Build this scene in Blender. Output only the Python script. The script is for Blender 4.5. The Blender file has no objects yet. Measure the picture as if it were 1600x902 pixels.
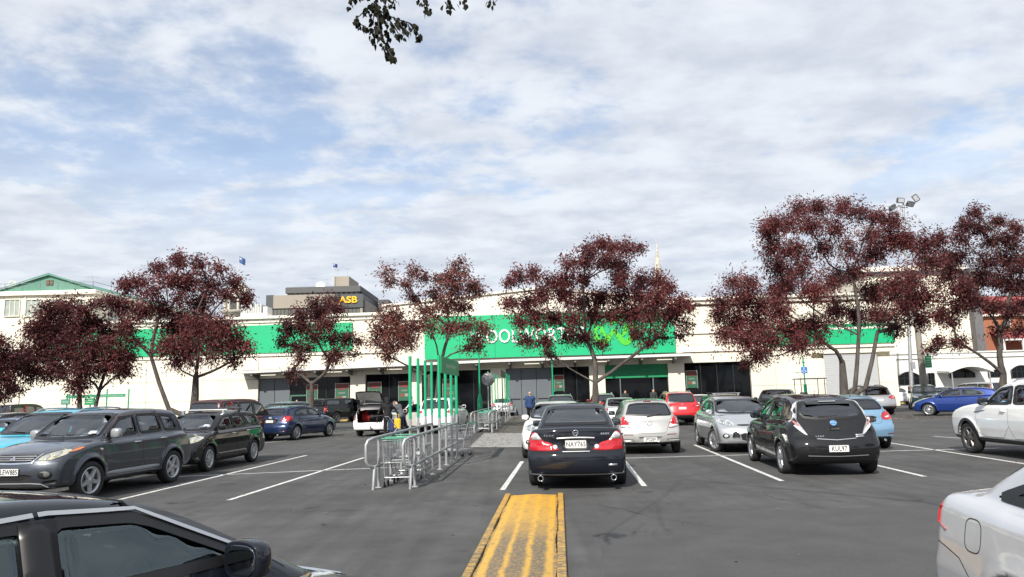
import bpy, bmesh, math, random
import numpy as np
from mathutils import Vector, Matrix
from mathutils.geometry import delaunay_2d_cdt
random.seed(7); RS = np.random.RandomState(11)
D = bpy.data; S = bpy.context.scene; COL = S.collection
rad = math.radians; PI = math.pi

# ------------------------------------------------------------------ camera
CF, CP, CR, CH = 1150.0, rad(8.2), rad(1.5), 1.70
_F = np.array([0, math.cos(CP), math.sin(CP)]); _R0 = np.array([1., 0, 0]); _U0 = np.array([0, -math.sin(CP), math.cos(CP)])
_R = math.cos(CR)*_R0 - math.sin(CR)*_U0; _U = math.cos(CR)*_U0 + math.sin(CR)*_R0
cd = D.cameras.new('camera'); cam = D.objects.new('camera', cd); COL.objects.link(cam)
cd.sensor_width = 36; cd.sensor_fit = 'HORIZONTAL'; cd.lens = 36*CF/1600; cd.clip_start = .05; cd.clip_end = 3000
M4 = Matrix(((_R[0], _U[0], -_F[0], 0), (_R[1], _U[1], -_F[1], 0), (_R[2], _U[2], -_F[2], CH), (0, 0, 0, 1)))
cam.matrix_world = M4; S.camera = cam

def ray(px, py):
    d = _F*CF + _R*(px-800) + _U*(451-py); return d/np.linalg.norm(d)
def G(px, py, z=0.):                      # ground point seen at a place of the photograph
    d = ray(px, py); t = (z-CH)/d[2]; return Vector((d[0]*t, d[1]*t, z))
def P(px, py, Y):                         # point at depth Y
    d = ray(px, py); t = Y/d[1]; return Vector((d[0]*t, Y, CH+d[2]*t))

# ------------------------------------------------------------------ world, sun, exposure
SUN_EL, SUN_AZ = rad(38), rad(201)        # azimuth of the sun clockwise from +Y: behind the camera, to its left
W = D.worlds.new('World'); S.world = W; W.use_nodes = True
nt = W.node_tree; nt.nodes.clear(); N = nt.nodes.new; LK = nt.links.new
def wn(t, **k):
    n = N(t)
    for a, b in k.items(): setattr(n, a, b)
    return n
def wmath(op, a, b=None):
    n = wn('ShaderNodeMath', operation=op)
    for i, v in enumerate((a, b)):
        if v is None: continue
        if isinstance(v, (int, float)): n.inputs[i].default_value = v
        else: LK(v, n.inputs[i])
    return n.outputs[0]
sky = wn('ShaderNodeTexSky', sky_type='NISHITA'); sky.sun_disc = False
sky.sun_elevation = SUN_EL; sky.sun_rotation = SUN_AZ; sky.air_density = 1.0; sky.dust_density = .6; sky.ozone_density = 2.2
bgs = wn('ShaderNodeBackground'); bgs.inputs[1].default_value = .10
LK(sky.outputs[0], bgs.inputs[0])
tc = wn('ShaderNodeTexCoord'); sp = wn('ShaderNodeSeparateXYZ'); LK(tc.outputs['Generated'], sp.inputs[0])
zz = wmath('ADD', wmath('MAXIMUM', sp.outputs[2], 0.0), .16)
cx = wmath('DIVIDE', sp.outputs[0], zz); cy = wmath('DIVIDE', sp.outputs[1], zz)
cv = wn('ShaderNodeCombineXYZ'); LK(cx, cv.inputs[0]); LK(cy, cv.inputs[1])
def wnoise(scale, detail, rough, off, dist=0.):
    mp = wn('ShaderNodeMapping'); mp.inputs['Location'].default_value = off; mp.inputs['Scale'].default_value = scale
    LK(cv.outputs[0], mp.inputs[0])
    n = wn('ShaderNodeTexNoise'); n.inputs['Scale'].default_value = 1; n.inputs['Detail'].default_value = detail
    n.inputs['Roughness'].default_value = rough; n.inputs['Distortion'].default_value = dist
    LK(mp.outputs[0], n.inputs[0]); return n.outputs[0]
def wramp(v, a, b, lo=0., hi=1.):
    r = wn('ShaderNodeMapRange'); r.interpolation_type = 'SMOOTHSTEP'
    for i, q in ((1, a), (2, b), (3, lo), (4, hi)): r.inputs[i].default_value = q
    LK(v, r.inputs[0]); return r.outputs[0]
nA = wnoise((.85, 1.0, 1), 4, .5, (3.1, 1.7, 0), .15)      # large cloud sheets
nB = wnoise((5.5, 6.0, 1), 5, .58, (7.3, 2.2, 4), .1)       # puffs
nC = wnoise((3.4, 5.0, 1), 5, .52, (1.2, 9.1, 8), .1)      # grey undersides
SKY_A, SKY_B = .36, .50
cover = wramp(wmath('ADD', wmath('MULTIPLY', nA, .60), wmath('MULTIPLY', nB, .40)), SKY_A, SKY_B)
hz = wramp(sp.outputs[2], .42, .16)                         # clouds close up towards the horizon
cover = wmath('MAXIMUM', wmath('ADD', wmath('MULTIPLY', cover, .60), .36), wmath('MULTIPLY', hz, .93))
shade = wramp(wmath('ADD', wmath('MULTIPLY', nC, .6), wmath('MULTIPLY', nB, .4)), .34, .64)
mixc = wn('ShaderNodeMixRGB'); mixc.inputs[1].default_value = (.37, .40, .455, 1); mixc.inputs[2].default_value = (.505, .53, .565, 1)
LK(shade, mixc.inputs[0])
bgc = wn('ShaderNodeBackground'); LK(mixc.outputs[0], bgc.inputs[0]); bgc.inputs[1].default_value = .93
mxs = wn('ShaderNodeMixShader'); LK(cover, mxs.inputs[0]); LK(bgs.outputs[0], mxs.inputs[1]); LK(bgc.outputs[0], mxs.inputs[2])
wo = wn('ShaderNodeOutputWorld'); LK(mxs.outputs[0], wo.inputs[0])

ld = D.lights.new('sun', 'SUN'); ld.energy = 3.3; ld.angle = rad(.6); ld.color = (1, .95, .87)
sun = D.objects.new('sun', ld); COL.objects.link(sun)
sdir = Vector((math.sin(SUN_AZ)*math.cos(SUN_EL), math.cos(SUN_AZ)*math.cos(SUN_EL), math.sin(SUN_EL)))
sun.rotation_euler = sdir.to_track_quat('Z', 'Y').to_euler(); sun.location = sdir*60
vs = S.view_settings; vs.view_transform = 'Standard'; vs.look = 'None'; vs.exposure = .9; vs.gamma = 1
S.cycles.max_bounces = 6; S.cycles.transparent_max_bounces = 12; S.cycles.use_denoising = True
S.cycles.sample_clamp_indirect = 6

# ------------------------------------------------------------------ materials
MATS = {}
def mat(name, col, rough=.6, metal=0., coat=0., spec=.5, var=0., vscale=3., bump=0., bscale=40., alpha=None, back=None, emit=None, col2=None, clo=.4, chi=.6, cscale=None, cdetail=6, tex='Object', stretch=(1, 1, 1)):
    """Principled material; var/vscale: tonal noise; col2: second colour mixed in by noise (dirt, wear); bump: fine relief."""
    if name in MATS: return MATS[name]
    m = D.materials.new(name); m.use_nodes = True; t = m.node_tree; b = t.nodes['Principled BSDF']
    nn, lk = t.nodes.new, t.links.new
    c4 = (*col, 1); b.inputs['Base Color'].default_value = c4
    b.inputs['Roughness'].default_value = rough; b.inputs['Metallic'].default_value = metal
    b.inputs['Coat Weight'].default_value = coat; b.inputs['Coat Roughness'].default_value = .04
    b.inputs['Specular IOR Level'].default_value = spec
    cur = None
    if var or col2 or bump:
        tcn = nn('ShaderNodeTexCoord'); mp = nn('ShaderNodeMapping'); mp.inputs['Scale'].default_value = stretch
        lk(tcn.outputs[tex], mp.inputs[0]); vec = mp.outputs[0]
    def noise(sc, det=5, ro=.6):
        n = nn('ShaderNodeTexNoise'); n.inputs['Scale'].default_value = sc; n.inputs['Detail'].default_value = det; n.inputs['Roughness'].default_value = ro
        lk(vec, n.inputs[0]); return n.outputs[0]
    def rng(v, a, b_, lo, hi):
        r = nn('ShaderNodeMapRange'); lk(v, r.inputs[0])
        for i, q in ((1, a), (2, b_), (3, lo), (4, hi)): r.inputs[i].default_value = q
        return r.outputs[0]
    if col2:
        mx = nn('ShaderNodeMixRGB'); mx.inputs[1].default_value = c4; mx.inputs[2].default_value = (*col2, 1)
        lk(rng(noise(cscale or vscale*1.7, cdetail, .65), clo, chi, 0, 1), mx.inputs[0]); cur = mx.outputs[0]
    if var:
        mx = nn('ShaderNodeMixRGB'); mx.blend_type = 'MULTIPLY'; mx.inputs[0].default_value = 1
        if cur: lk(cur, mx.inputs[1])
        else: mx.inputs[1].default_value = c4
        lk(rng(noise(vscale), .25, .75, 1-var, 1+var), mx.inputs[2]); cur = mx.outputs[0]
    if back:
        ge = nn('ShaderNodeNewGeometry'); mx = nn('ShaderNodeMixRGB'); mx.inputs[2].default_value = (*back, 1)
        if cur: lk(cur, mx.inputs[1])
        else: mx.inputs[1].default_value = c4
        lk(ge.outputs['Backfacing'], mx.inputs[0]); cur = mx.outputs[0]
        mm = nn('ShaderNodeMath'); mm.operation = 'SUBTRACT'; mm.inputs[0].default_value = 1; lk(ge.outputs['Backfacing'], mm.inputs[1])
        for key, val in (('Coat Weight', coat), ('Metallic', metal)):
            m2 = nn('ShaderNodeMath'); m2.operation = 'MULTIPLY'; m2.inputs[1].default_value = val; lk(mm.outputs[0], m2.inputs[0]); lk(m2.outputs[0], b.inputs[key])
    if cur: lk(cur, b.inputs['Base Color'])
    if bump:
        bp = nn('ShaderNodeBump'); bp.inputs['Strength'].default_value = bump; bp.inputs['Distance'].default_value = .02
        lk(noise(bscale, 4), bp.inputs['Height']); lk(bp.outputs[0], b.inputs['Normal'])
    if emit:
        b.inputs['Emission Color'].default_value = (*emit[:3], 1); b.inputs['Emission Strength'].default_value = emit[3]
    MATS[name] = m; return m

def glass(name, tint=(.35, .4, .4), refl=.06, rough=.02, gcol=(.95, .97, 1)):
    if name in MATS: return MATS[name]
    m = D.materials.new(name); m.use_nodes = True; t = m.node_tree; t.nodes.clear(); nn, lk = t.nodes.new, t.links.new
    tr = nn('ShaderNodeBsdfTransparent'); tr.inputs[0].default_value = (*tint, 1)
    gl = nn('ShaderNodeBsdfGlossy'); gl.inputs['Roughness'].default_value = rough; gl.inputs[0].default_value = (*gcol, 1)
    lw = nn('ShaderNodeFresnel'); lw.inputs[0].default_value = 1.55
    ad = nn('ShaderNodeMath'); ad.operation = 'ADD'; ad.use_clamp = True; lk(lw.outputs[0], ad.inputs[0]); ad.inputs[1].default_value = refl
    mx = nn('ShaderNodeMixShader'); lk(ad.outputs[0], mx.inputs[0]); lk(tr.outputs[0], mx.inputs[1]); lk(gl.outputs[0], mx.inputs[2])
    o = nn('ShaderNodeOutputMaterial'); lk(mx.outputs[0], o.inputs[0]); MATS[name] = m; return m

# ------------------------------------------------------------------ mesh builders
class MB:
    def __init__(s): s.v = []; s.f = []; s.mi = []; s.m = 0; s.sm = []
    def add(s, vs, fs, smooth=False):
        o = len(s.v); s.v += [tuple(map(float, p)) for p in vs]
        for f in fs: s.f.append(tuple(i+o for i in f)); s.mi.append(s.m); s.sm.append(smooth)
    def box(s, a, b, T=None):
        (x0, y0, z0), (x1, y1, z1) = a, b
        v = [(x0, y0, z0), (x1, y0, z0), (x1, y1, z0), (x0, y1, z0), (x0, y0, z1), (x1, y0, z1), (x1, y1, z1), (x0, y1, z1)]
        if T: v = [T @ Vector(p) for p in v]
        s.add(v, [(0, 3, 2, 1), (4, 5, 6, 7), (0, 1, 5, 4), (1, 2, 6, 5), (2, 3, 7, 6), (3, 0, 4, 7)])
    def cbox(s, c, d, T=None): s.box([c[i]-d[i]/2 for i in range(3)], [c[i]+d[i]/2 for i in range(3)], T)
    def bbox(s, a, b, r=.02, T=None):          # box with chamfered vertical and top edges
        (x0, y0, z0), (x1, y1, z1) = a, b
        def ring(i, z): return [(x0+i+r, y0+i, z), (x1-i-r, y0+i, z), (x1-i, y0+i+r, z), (x1-i, y1-i-r, z), (x1-i-r, y1-i, z), (x0+i+r, y1-i, z), (x0+i, y1-i-r, z), (x0+i, y0+i+r, z)]
        v = ring(0, z0)+ring(0, z1-r)+ring(r, z1)
        f = [tuple(range(7, -1, -1)), tuple(range(16, 24))]
        for k in (0, 8):
            for i in range(8): f.append((k+i, k+(i+1) % 8, k+8+(i+1) % 8, k+8+i))
        if T: v = [T @ Vector(p) for p in v]
        s.add(v, f)
    def prism(s, poly, z0, z1, T=None):        # poly in xy
        n = len(poly); v = [(x, y, z0) for x, y in poly]+[(x, y, z1) for x, y in poly]
        if T: v = [T @ Vector(p) for p in v]
        s.add(v, [tuple(range(n-1, -1, -1)), tuple(range(n, 2*n))]+[(i, (i+1) % n, n+(i+1) % n, n+i) for i in range(n)])
    def tube(s, pts, r, n=8, cap=True, smooth=True):
        pts = [Vector(p) for p in pts]; k = len(pts)
        rr = r if isinstance(r, (list, tuple, np.ndarray)) else [r]*k
        v = []; prev = None
        for i, p in enumerate(pts):
            d = (pts[min(i+1, k-1)]-pts[max(i-1, 0)]).normalized()
            if prev is None:
                a = Vector((0, 0, 1)) if abs(d.z) < .9 else Vector((1, 0, 0)); u = d.cross(a).normalized()
            else: u = (prev-d*prev.dot(d)).normalized()
            prev = u; w = d.cross(u)
            for j in range(n):
                an = 2*PI*j/n; v.append(p+(u*math.cos(an)+w*math.sin(an))*rr[i])
        f = []
        for i in range(k-1):
            for j in range(n): f.append((i*n+j, i*n+(j+1) % n, (i+1)*n+(j+1) % n, (i+1)*n+j))
        o = len(s.v); s.add(v, f, smooth)
        if cap: s.add(v[:n], [tuple(range(n-1, -1, -1))]); s.add(v[-n:], [tuple(range(n))])
    def lathe(s, prof, n=24, T=None, smooth=True, axis='z'):   # prof [(r, z)]
        v = []; k = len(prof)
        for r, z in prof:
            for j in range(n):
                an = 2*PI*j/n; c, q = r*math.cos(an), r*math.sin(an)
                v.append((c, q, z) if axis == 'z' else (c, z, q) if axis == 'y' else (z, c, q))
        fl = axis == 'y'
        f = []
        for i in range(k-1):
            for j in range(n):
                q = (i*n+j, i*n+(j+1) % n, (i+1)*n+(j+1) % n, (i+1)*n+j); f.append(q[::-1] if fl else q)
        if T: v = [T @ Vector(p) for p in v]
        s.add(v, f, smooth)
    def sphere(s, c, r, n=12, m=8, sc=(1, 1, 1), T=None):
        v = []; f = []
        for i in range(m+1):
            th = PI*i/m
            for j in range(n):
                ph = 2*PI*j/n; v.append((c[0]+r*sc[0]*math.sin(th)*math.cos(ph), c[1]+r*sc[1]*math.sin(th)*math.sin(ph), c[2]+r*sc[2]*math.cos(th)))
        for i in range(m):
            for j in range(n): f.append((i*n+j, (i+1)*n+j, (i+1)*n+(j+1) % n, i*n+(j+1) % n))
        if T: v = [T @ Vector(p) for p in v]
        s.add(v, f, True)
    def build(s, name, mats, parent=None, loc=None, rot=None):
        me = D.meshes.new(name); me.from_pydata(s.v, [], s.f)
        if not isinstance(mats, (list, tuple)): mats = [mats]
        for m in mats: me.materials.append(m)
        if s.f:
            me.polygons.foreach_set('material_index', s.mi); me.polygons.foreach_set('use_smooth', s.sm)
        me.update(); return link(name, me, parent, loc, rot)

def link(name, data, parent=None, loc=None, rot=None):
    o = D.objects.new(name, data); COL.objects.link(o)
    if parent: o.parent = parent
    if loc is not None: o.location = loc
    if rot is not None: o.rotation_euler = rot
    return o
def tag(o, label=None, cat=None, group=None, kind=None):
    for k, v in (('label', label), ('category', cat), ('group', group), ('kind', kind)):
        if v: o[k] = v
    return o
def thing(name, label, cat, loc=(0, 0, 0), rz=0., group=None):
    o = link(name, None, None, loc, (0, 0, rz)); o.empty_display_size = .2
    return tag(o, label, cat, group)
def copy_tree(o, parent=None):
    c = o.copy(); COL.objects.link(c)
    if parent: c.parent = parent
    for ch in o.children: copy_tree(ch, c)
    return c
def text_mesh(s, size, depth=.01, align='CENTER', sx=1., spacing=1., bold=0.):
    cu = D.curves.new('lettering', 'FONT'); cu.body = s; cu.size = size; cu.extrude = depth/2; cu.align_x = align; cu.align_y = 'CENTER'
    cu.space_character = spacing; cu.resolution_u = 3; cu.offset = bold
    o = D.objects.new('lettering', cu); COL.objects.link(o)
    me = D.meshes.new_from_object(o)
    D.objects.remove(o); D.curves.remove(cu)
    if sx != 1: me.transform(Matrix.Diagonal((sx, 1, 1, 1)))
    return me
def text_obj(name, s, size, m, parent, loc, rot, depth=.01, sx=1., spacing=1., bold=0.):
    me = text_mesh(s, size, depth, 'CENTER', sx, spacing, bold); me.materials.clear(); me.materials.append(m)
    return link(name, me, parent, loc, rot)
def np_mesh(name, V, Fq, mats, parent=None, normals=None, mi=None, smooth=True, attr=None):
    """mesh from numpy arrays (faces n x 3 or n x 4)"""
    me = D.meshes.new(name); n = len(V); k = Fq.shape[1]; m = len(Fq)
    me.vertices.add(n); me.vertices.foreach_set('co', np.asarray(V, np.float32).ravel())
    me.loops.add(m*k); me.loops.foreach_set('vertex_index', np.asarray(Fq, np.int32).ravel())
    me.polygons.add(m); me.polygons.foreach_set('loop_start', np.arange(0, m*k, k, dtype=np.int32))
    me.polygons.foreach_set('loop_total', np.full(m, k, np.int32)) if not bpy.app.version >= (4, 1) else None
    me.polygons.foreach_set('use_smooth', np.full(m, smooth))
    for q in (mats if isinstance(mats, (list, tuple)) else [mats]): me.materials.append(q)
    if mi is not None: me.polygons.foreach_set('material_index', np.asarray(mi, np.int32))
    me.update(calc_edges=True)
    if attr is not None:
        a = me.attributes.new('tint', 'FLOAT', 'FACE'); a.data.foreach_set('value', np.asarray(attr, np.float32))
    if normals is not None: me.normals_split_custom_set_from_vertices(np.asarray(normals, np.float32))
    return link(name, me, parent)
def sstep(a, b, x):
    t = np.clip((x-a)/(b-a), 0, 1); return t*t*(3-2*t)
# ================================================================== implicit surfaces
def surface_nets(F, o, h):
    """closed zero surface of the grid F (value < 0 inside): vertices, quads"""
    nx, ny, nz = F.shape; ins = F < 0
    c = [ins[i:nx-1+i, j:ny-1+j, k:nz-1+k] for i in (0, 1) for j in (0, 1) for k in (0, 1)]
    s = sum(q.astype(np.int8) for q in c); act = (s > 0) & (s < 8)
    I, J, K = np.nonzero(act); n = len(I)
    idx = np.full(act.shape, -1, np.int64); idx[I, J, K] = np.arange(n)
    pos = np.zeros((n, 3)); cnt = np.zeros(n)
    for ax in range(3):
        for a in (0, 1):
            for b in (0, 1):
                d0 = [0, 0, 0]; oth = [q for q in range(3) if q != ax]; d0[oth[0]] = a; d0[oth[1]] = b
                d1 = list(d0); d1[ax] = 1
                f0 = F[I+d0[0], J+d0[1], K+d0[2]]; f1 = F[I+d1[0], J+d1[1], K+d1[2]]
                cr = (f0 < 0) != (f1 < 0); t = np.where(cr, f0/np.where(cr, f0-f1, 1), 0)
                p = np.zeros((n, 3)); p[:, oth[0]] = a; p[:, oth[1]] = b; p[:, ax] = t
                pos += p*cr[:, None]; cnt += cr
    V = (np.stack([I, J, K], 1)+pos/cnt[:, None])*h+np.array(o)
    Q = []
    for ax in range(3):
        sl0 = [slice(1, -1)]*3; sl0[ax] = slice(0, -1); sl1 = [slice(1, -1)]*3; sl1[ax] = slice(1, None)
        A = ins[tuple(sl0)]; B = ins[tuple(sl1)]; e = np.argwhere(A != B)
        if not len(e): continue
        inside0 = A[e[:, 0], e[:, 1], e[:, 2]]
        g = e.copy()
        for q in range(3):
            if q != ax: g[:, q] += 1
        u, v = [(1, 2), (2, 0), (0, 1)][ax]
        def cell(du, dv):
            p = g.copy(); p[:, u] -= du; p[:, v] -= dv; return idx[p[:, 0], p[:, 1], p[:, 2]]
        q = np.stack([cell(1, 1), cell(0, 1), cell(0, 0), cell(1, 0)], 1)
        q[~inside0] = q[~inside0][:, ::-1]
        Q.append(q)
    return V, np.concatenate(Q)

def smax(a, b, k):
    h = np.maximum(k-np.abs(a-b), 0)/k; return np.maximum(a, b)+h*h*k*.25
def smin(a, b, k): return -smax(-a, -b, k)
def chaikin(p, n=2, closed=True, cut=.22):
    p = np.array(p, float)
    for _ in range(n):
        if closed:
            q = np.roll(p, -1, 0); p = np.stack([p*(1-cut)+q*cut, p*cut+q*(1-cut)], 1).reshape(-1, 2)
        else:
            a, b = p[:-1], p[1:]; p = np.concatenate([p[:1], np.stack([a*.78+b*.22, a*.22+b*.78], 1).reshape(-1, 2)[1:-1], p[-1:]])
    return p
def in_poly(x, z, poly):
    r = np.zeros(np.shape(x), bool); n = len(poly)
    for i in range(n):
        x0, z0 = poly[i]; x1, z1 = poly[(i+1) % n]
        if z0 == z1: continue
        c = ((z0 > z) != (z1 > z)) & (x < (x1-x0)*(z-z0)/(z1-z0)+x0); r ^= c
    return r
def seg_dist(x, z, poly):
    d = np.full(np.shape(x), 1e9); n = len(poly)
    for i in range(n):
        a = np.array(poly[i]); b = np.array(poly[(i+1) % n]); e = b-a; L = e@e
        if L < 1e-12: continue
        t = np.clip(((x-a[0])*e[0]+(z-a[1])*e[1])/L, 0, 1)
        d = np.minimum(d, (x-a[0]-t*e[0])**2+(z-a[1]-t*e[1])**2)
    return np.sqrt(d)
class Table2:
    """signed distance to a closed outline, looked up bilinearly"""
    def __init__(s, poly, lo, hi, h=.022):
        s.lo = lo; s.h = h; nx = int((hi[0]-lo[0])/h)+2; nz = int((hi[1]-lo[1])/h)+2
        X, Z = np.meshgrid(lo[0]+h*np.arange(nx), lo[1]+h*np.arange(nz), indexing='ij')
        d = seg_dist(X, Z, poly); s.T = np.where(in_poly(X, Z, poly), -d, d); s.n = (nx, nz)
    def __call__(s, x, z):
        u = np.clip((x-s.lo[0])/s.h, 0, s.n[0]-1.001); w = np.clip((z-s.lo[1])/s.h, 0, s.n[1]-1.001)
        i = u.astype(int); j = w.astype(int); u = u-i; w = w-j; T = s.T
        return (T[i, j]*(1-u)+T[i+1, j]*u)*(1-w)+(T[i, j+1]*(1-u)+T[i+1, j+1]*u)*w
def fill_poly(poly, step):
    """triangulated outline with inner points: 2D points, triangles, the boundary loop"""
    poly = np.array(poly, float); pts = []
    for i in range(len(poly)):
        a, b = poly[i], poly[(i+1) % len(poly)]; k = max(1, int(np.linalg.norm(b-a)/step+.5))
        for t in range(k): pts.append(a+(b-a)*t/k)
    nb = len(pts); lo, hi = poly.min(0), poly.max(0)
    X, Z = np.meshgrid(np.arange(lo[0]+step*.5, hi[0], step), np.arange(lo[1]+step*.5, hi[1], step))
    q = np.stack([X.ravel(), Z.ravel()], 1)
    if len(q):
        k = in_poly(q[:, 0], q[:, 1], poly) & (seg_dist(q[:, 0], q[:, 1], poly) > step*.45); q = q[k]
    allp = np.concatenate([np.array(pts), q]) if len(q) else np.array(pts)
    r = delaunay_2d_cdt([Vector(p) for p in allp], [(i, (i+1) % nb) for i in range(nb)], [list(range(nb))], 1, 1e-6)
    return np.array([list(p) for p in r[0]]), [tuple(f) for f in r[2]], nb
def inset(poly, w):
    p = np.array(poly, float); n = len(p)
    ar = sum(p[i][0]*p[(i+1) % n][1]-p[(i+1) % n][0]*p[i][1] for i in range(n)); sg = 1 if ar > 0 else -1
    out = []
    for i in range(n):
        a, b, c = p[i-1], p[i], p[(i+1) % n]
        d1 = (b-a)/max(np.linalg.norm(b-a), 1e-9); d2 = (c-b)/max(np.linalg.norm(c-b), 1e-9)
        n1 = np.array([-d1[1], d1[0]])*sg; n2 = np.array([-d2[1], d2[0]])*sg; m = n1+n2; L = m@m
        out.append(b+m*(2*w/max(L, .8)))
    return np.array(out)

# ------------------------------------------------------------------ materials of vehicles
def paint(name, col, metal=.0, rough=.32, coat=1.):
    dk = max(col) < .02
    return mat('paint_'+name, col, .6 if dk else rough, 0 if dk else metal, coat, var=.06, vscale=2.2, back=(.03, .03, .032), spec=.12 if dk else .5)
M_BLK = mat('black_plastic', (.014, .014, .015), .45, var=.15, vscale=6)
M_UNDER = mat('underbody_dark', (.008, .008, .008), .9, var=.2)
M_SEAL = mat('window_rubber', (.009, .009, .01), .35, var=.1)
M_TYRE = mat('tyre_rubber', (.02, .02, .021), .85, var=.2, vscale=9, bump=.2, bscale=60)
M_RIM = mat('alloy', (.50, .51, .53), .3, .75, var=.08)
M_RIMD = mat('dark_alloy', (.16, .15, .145), .35, .6, var=.1)
M_COVER = mat('wheel_cover_plastic', (.40, .41, .43), .4, .3, var=.1)
M_CHROME = mat('chrome', (.78, .79, .8), .08, 1., var=.03)
M_SATIN = mat('satin_metal', (.52, .53, .55), .32, .7, var=.05)
M_RED = mat('red_lens', (.42, .012, .02), .12, coat=1., var=.18, vscale=14)
M_REDD = mat('dark_red_lens', (.16, .008, .012), .12, coat=1., var=.2, vscale=14)
M_CLEAR = mat('clear_lens', (.62, .64, .66), .10, .25, coat=1., var=.22, vscale=22)
M_HEAD = mat('headlamp_lens', (.52, .54, .52), .08, .35, coat=1., var=.3, vscale=18)
M_HEADY = mat('aged_headlamp_lens', (.46, .45, .34), .14, .1, coat=1., var=.25, vscale=16)
M_AMBER = mat('amber_lens', (.65, .17, .03), .15, coat=1., var=.1)
M_INT = mat('cabin_trim', (.028, .028, .03), .8, var=.2)
M_SEATG = mat('seat_cloth', (.055, .055, .06), .9, var=.2, vscale=8)
M_PLATE = mat('plate_white', (.72, .72, .70), .45, var=.05)
M_INK = mat('plate_ink', (.012, .012, .014), .5, var=.05)
G_CAR = glass('car_glass', (.42, .48, .47), .09)
G_TINT = glass('tinted_car_glass', (.11, .12, .13), .10)
G_FRONT = glass('windscreen_glass', (.58, .64, .64), .09)
M_MIRR = mat('mirror_surface', (.22, .24, .26), .04, 1.)
M_PAPER = mat('white_paper', (.7, .72, .75), .7, var=.05)

_wheel_cache = {}
def wheel_meshes(R, w, rimr, style, rm):
    key = (round(R, 3), w, rimr, style, rm.name)
    if key in _wheel_cache: return _wheel_cache[key]
    t = MB(); hw = w/2
    t.lathe([(rimr, -hw*.72), (rimr+.02, -hw*.9), (R-.05, -hw), (R-.015, -hw*.86), (R, -hw*.6), (R, hw*.6), (R-.015, hw*.86), (R-.05, hw), (rimr+.02, hw*.9), (rimr, hw*.72)], 36, axis='y')
    tyre = t.build('tyre', M_TYRE)
    r = MB()
    r.lathe([(rimr, -hw*.72), (rimr+.012, hw*.86), (rimr-.012, hw*.88), (rimr-.03, hw*.55), (rimr-.04, -hw*.7)], 36, axis='y')   # barrel and lip
    ns = {'five': 5, 'ten': 10, 'seven': 7, 'cover': 9, 'six': 6, 'split': 5}[style]
    y0, y1 = hw*.45, hw*.80
    for i in range(ns):
        T = Matrix.Rotation(2*PI*i/ns+.2, 4, 'Y')
        if style == 'five': pr = [(.05, .055), (rimr-.02, .042)]
        elif style == 'ten': pr = [(.05, .026), (rimr-.02, .018)]
        elif style == 'seven': pr = [(.05, .040), (rimr-.02, .024)]
        elif style == 'cover': pr = [(.04, .03), (rimr-.015, .075)]
        elif style == 'six': pr = [(.05, .055), (rimr-.02, .036)]
        else: pr = [(.05, .06), (rimr-.02, .05)]
        (ra, wa), (rb, wb) = pr; v = []
        for (q, ww, yo) in ((ra, wa, y1), ((ra+rb)/2, (wa+wb)/2*.92, y1*.97), (rb, wb, y1*.93)):
            v += [(-ww, y0, q), (ww, y0, q), (ww*.72, yo, q), (-ww*.72, yo, q)]
        f = []
        for k in (0, 4):
            for j in range(4): f.append((k+j, k+(j+1) % 4, k+4+(j+1) % 4, k+4+j))
        r.add([T @ Vector(p) for p in v], [q[::-1] for q in f])
        if style == 'split':
            T2 = Matrix.Rotation(2*PI*i/ns+.2, 4, 'Y')
    r.lathe([(.001, y1+.006), (.03, y1+.004), (.062, y1*.95), (.066, y0)], 20, axis='y')
    rim = r.build('rim', rm)
    b = MB(); b.lathe([(.001, hw*.25), (rimr*.72, hw*.25), (rimr*.72, hw*.1), (.001, hw*.1)][::-1], 24, axis='y')
    b.lathe([(rimr-.012, -hw*.65), (.001, -hw*.65)], 24, axis='y')
    br = b.build('brake_disc', mat('brake_disc_steel', (.10, .095, .09), .5, .6, var=.2))
    out = (tyre.data, rim.data, br.data)
    for o in (tyre, rim, br): D.objects.remove(o)
    _wheel_cache[key] = out; return out

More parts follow.
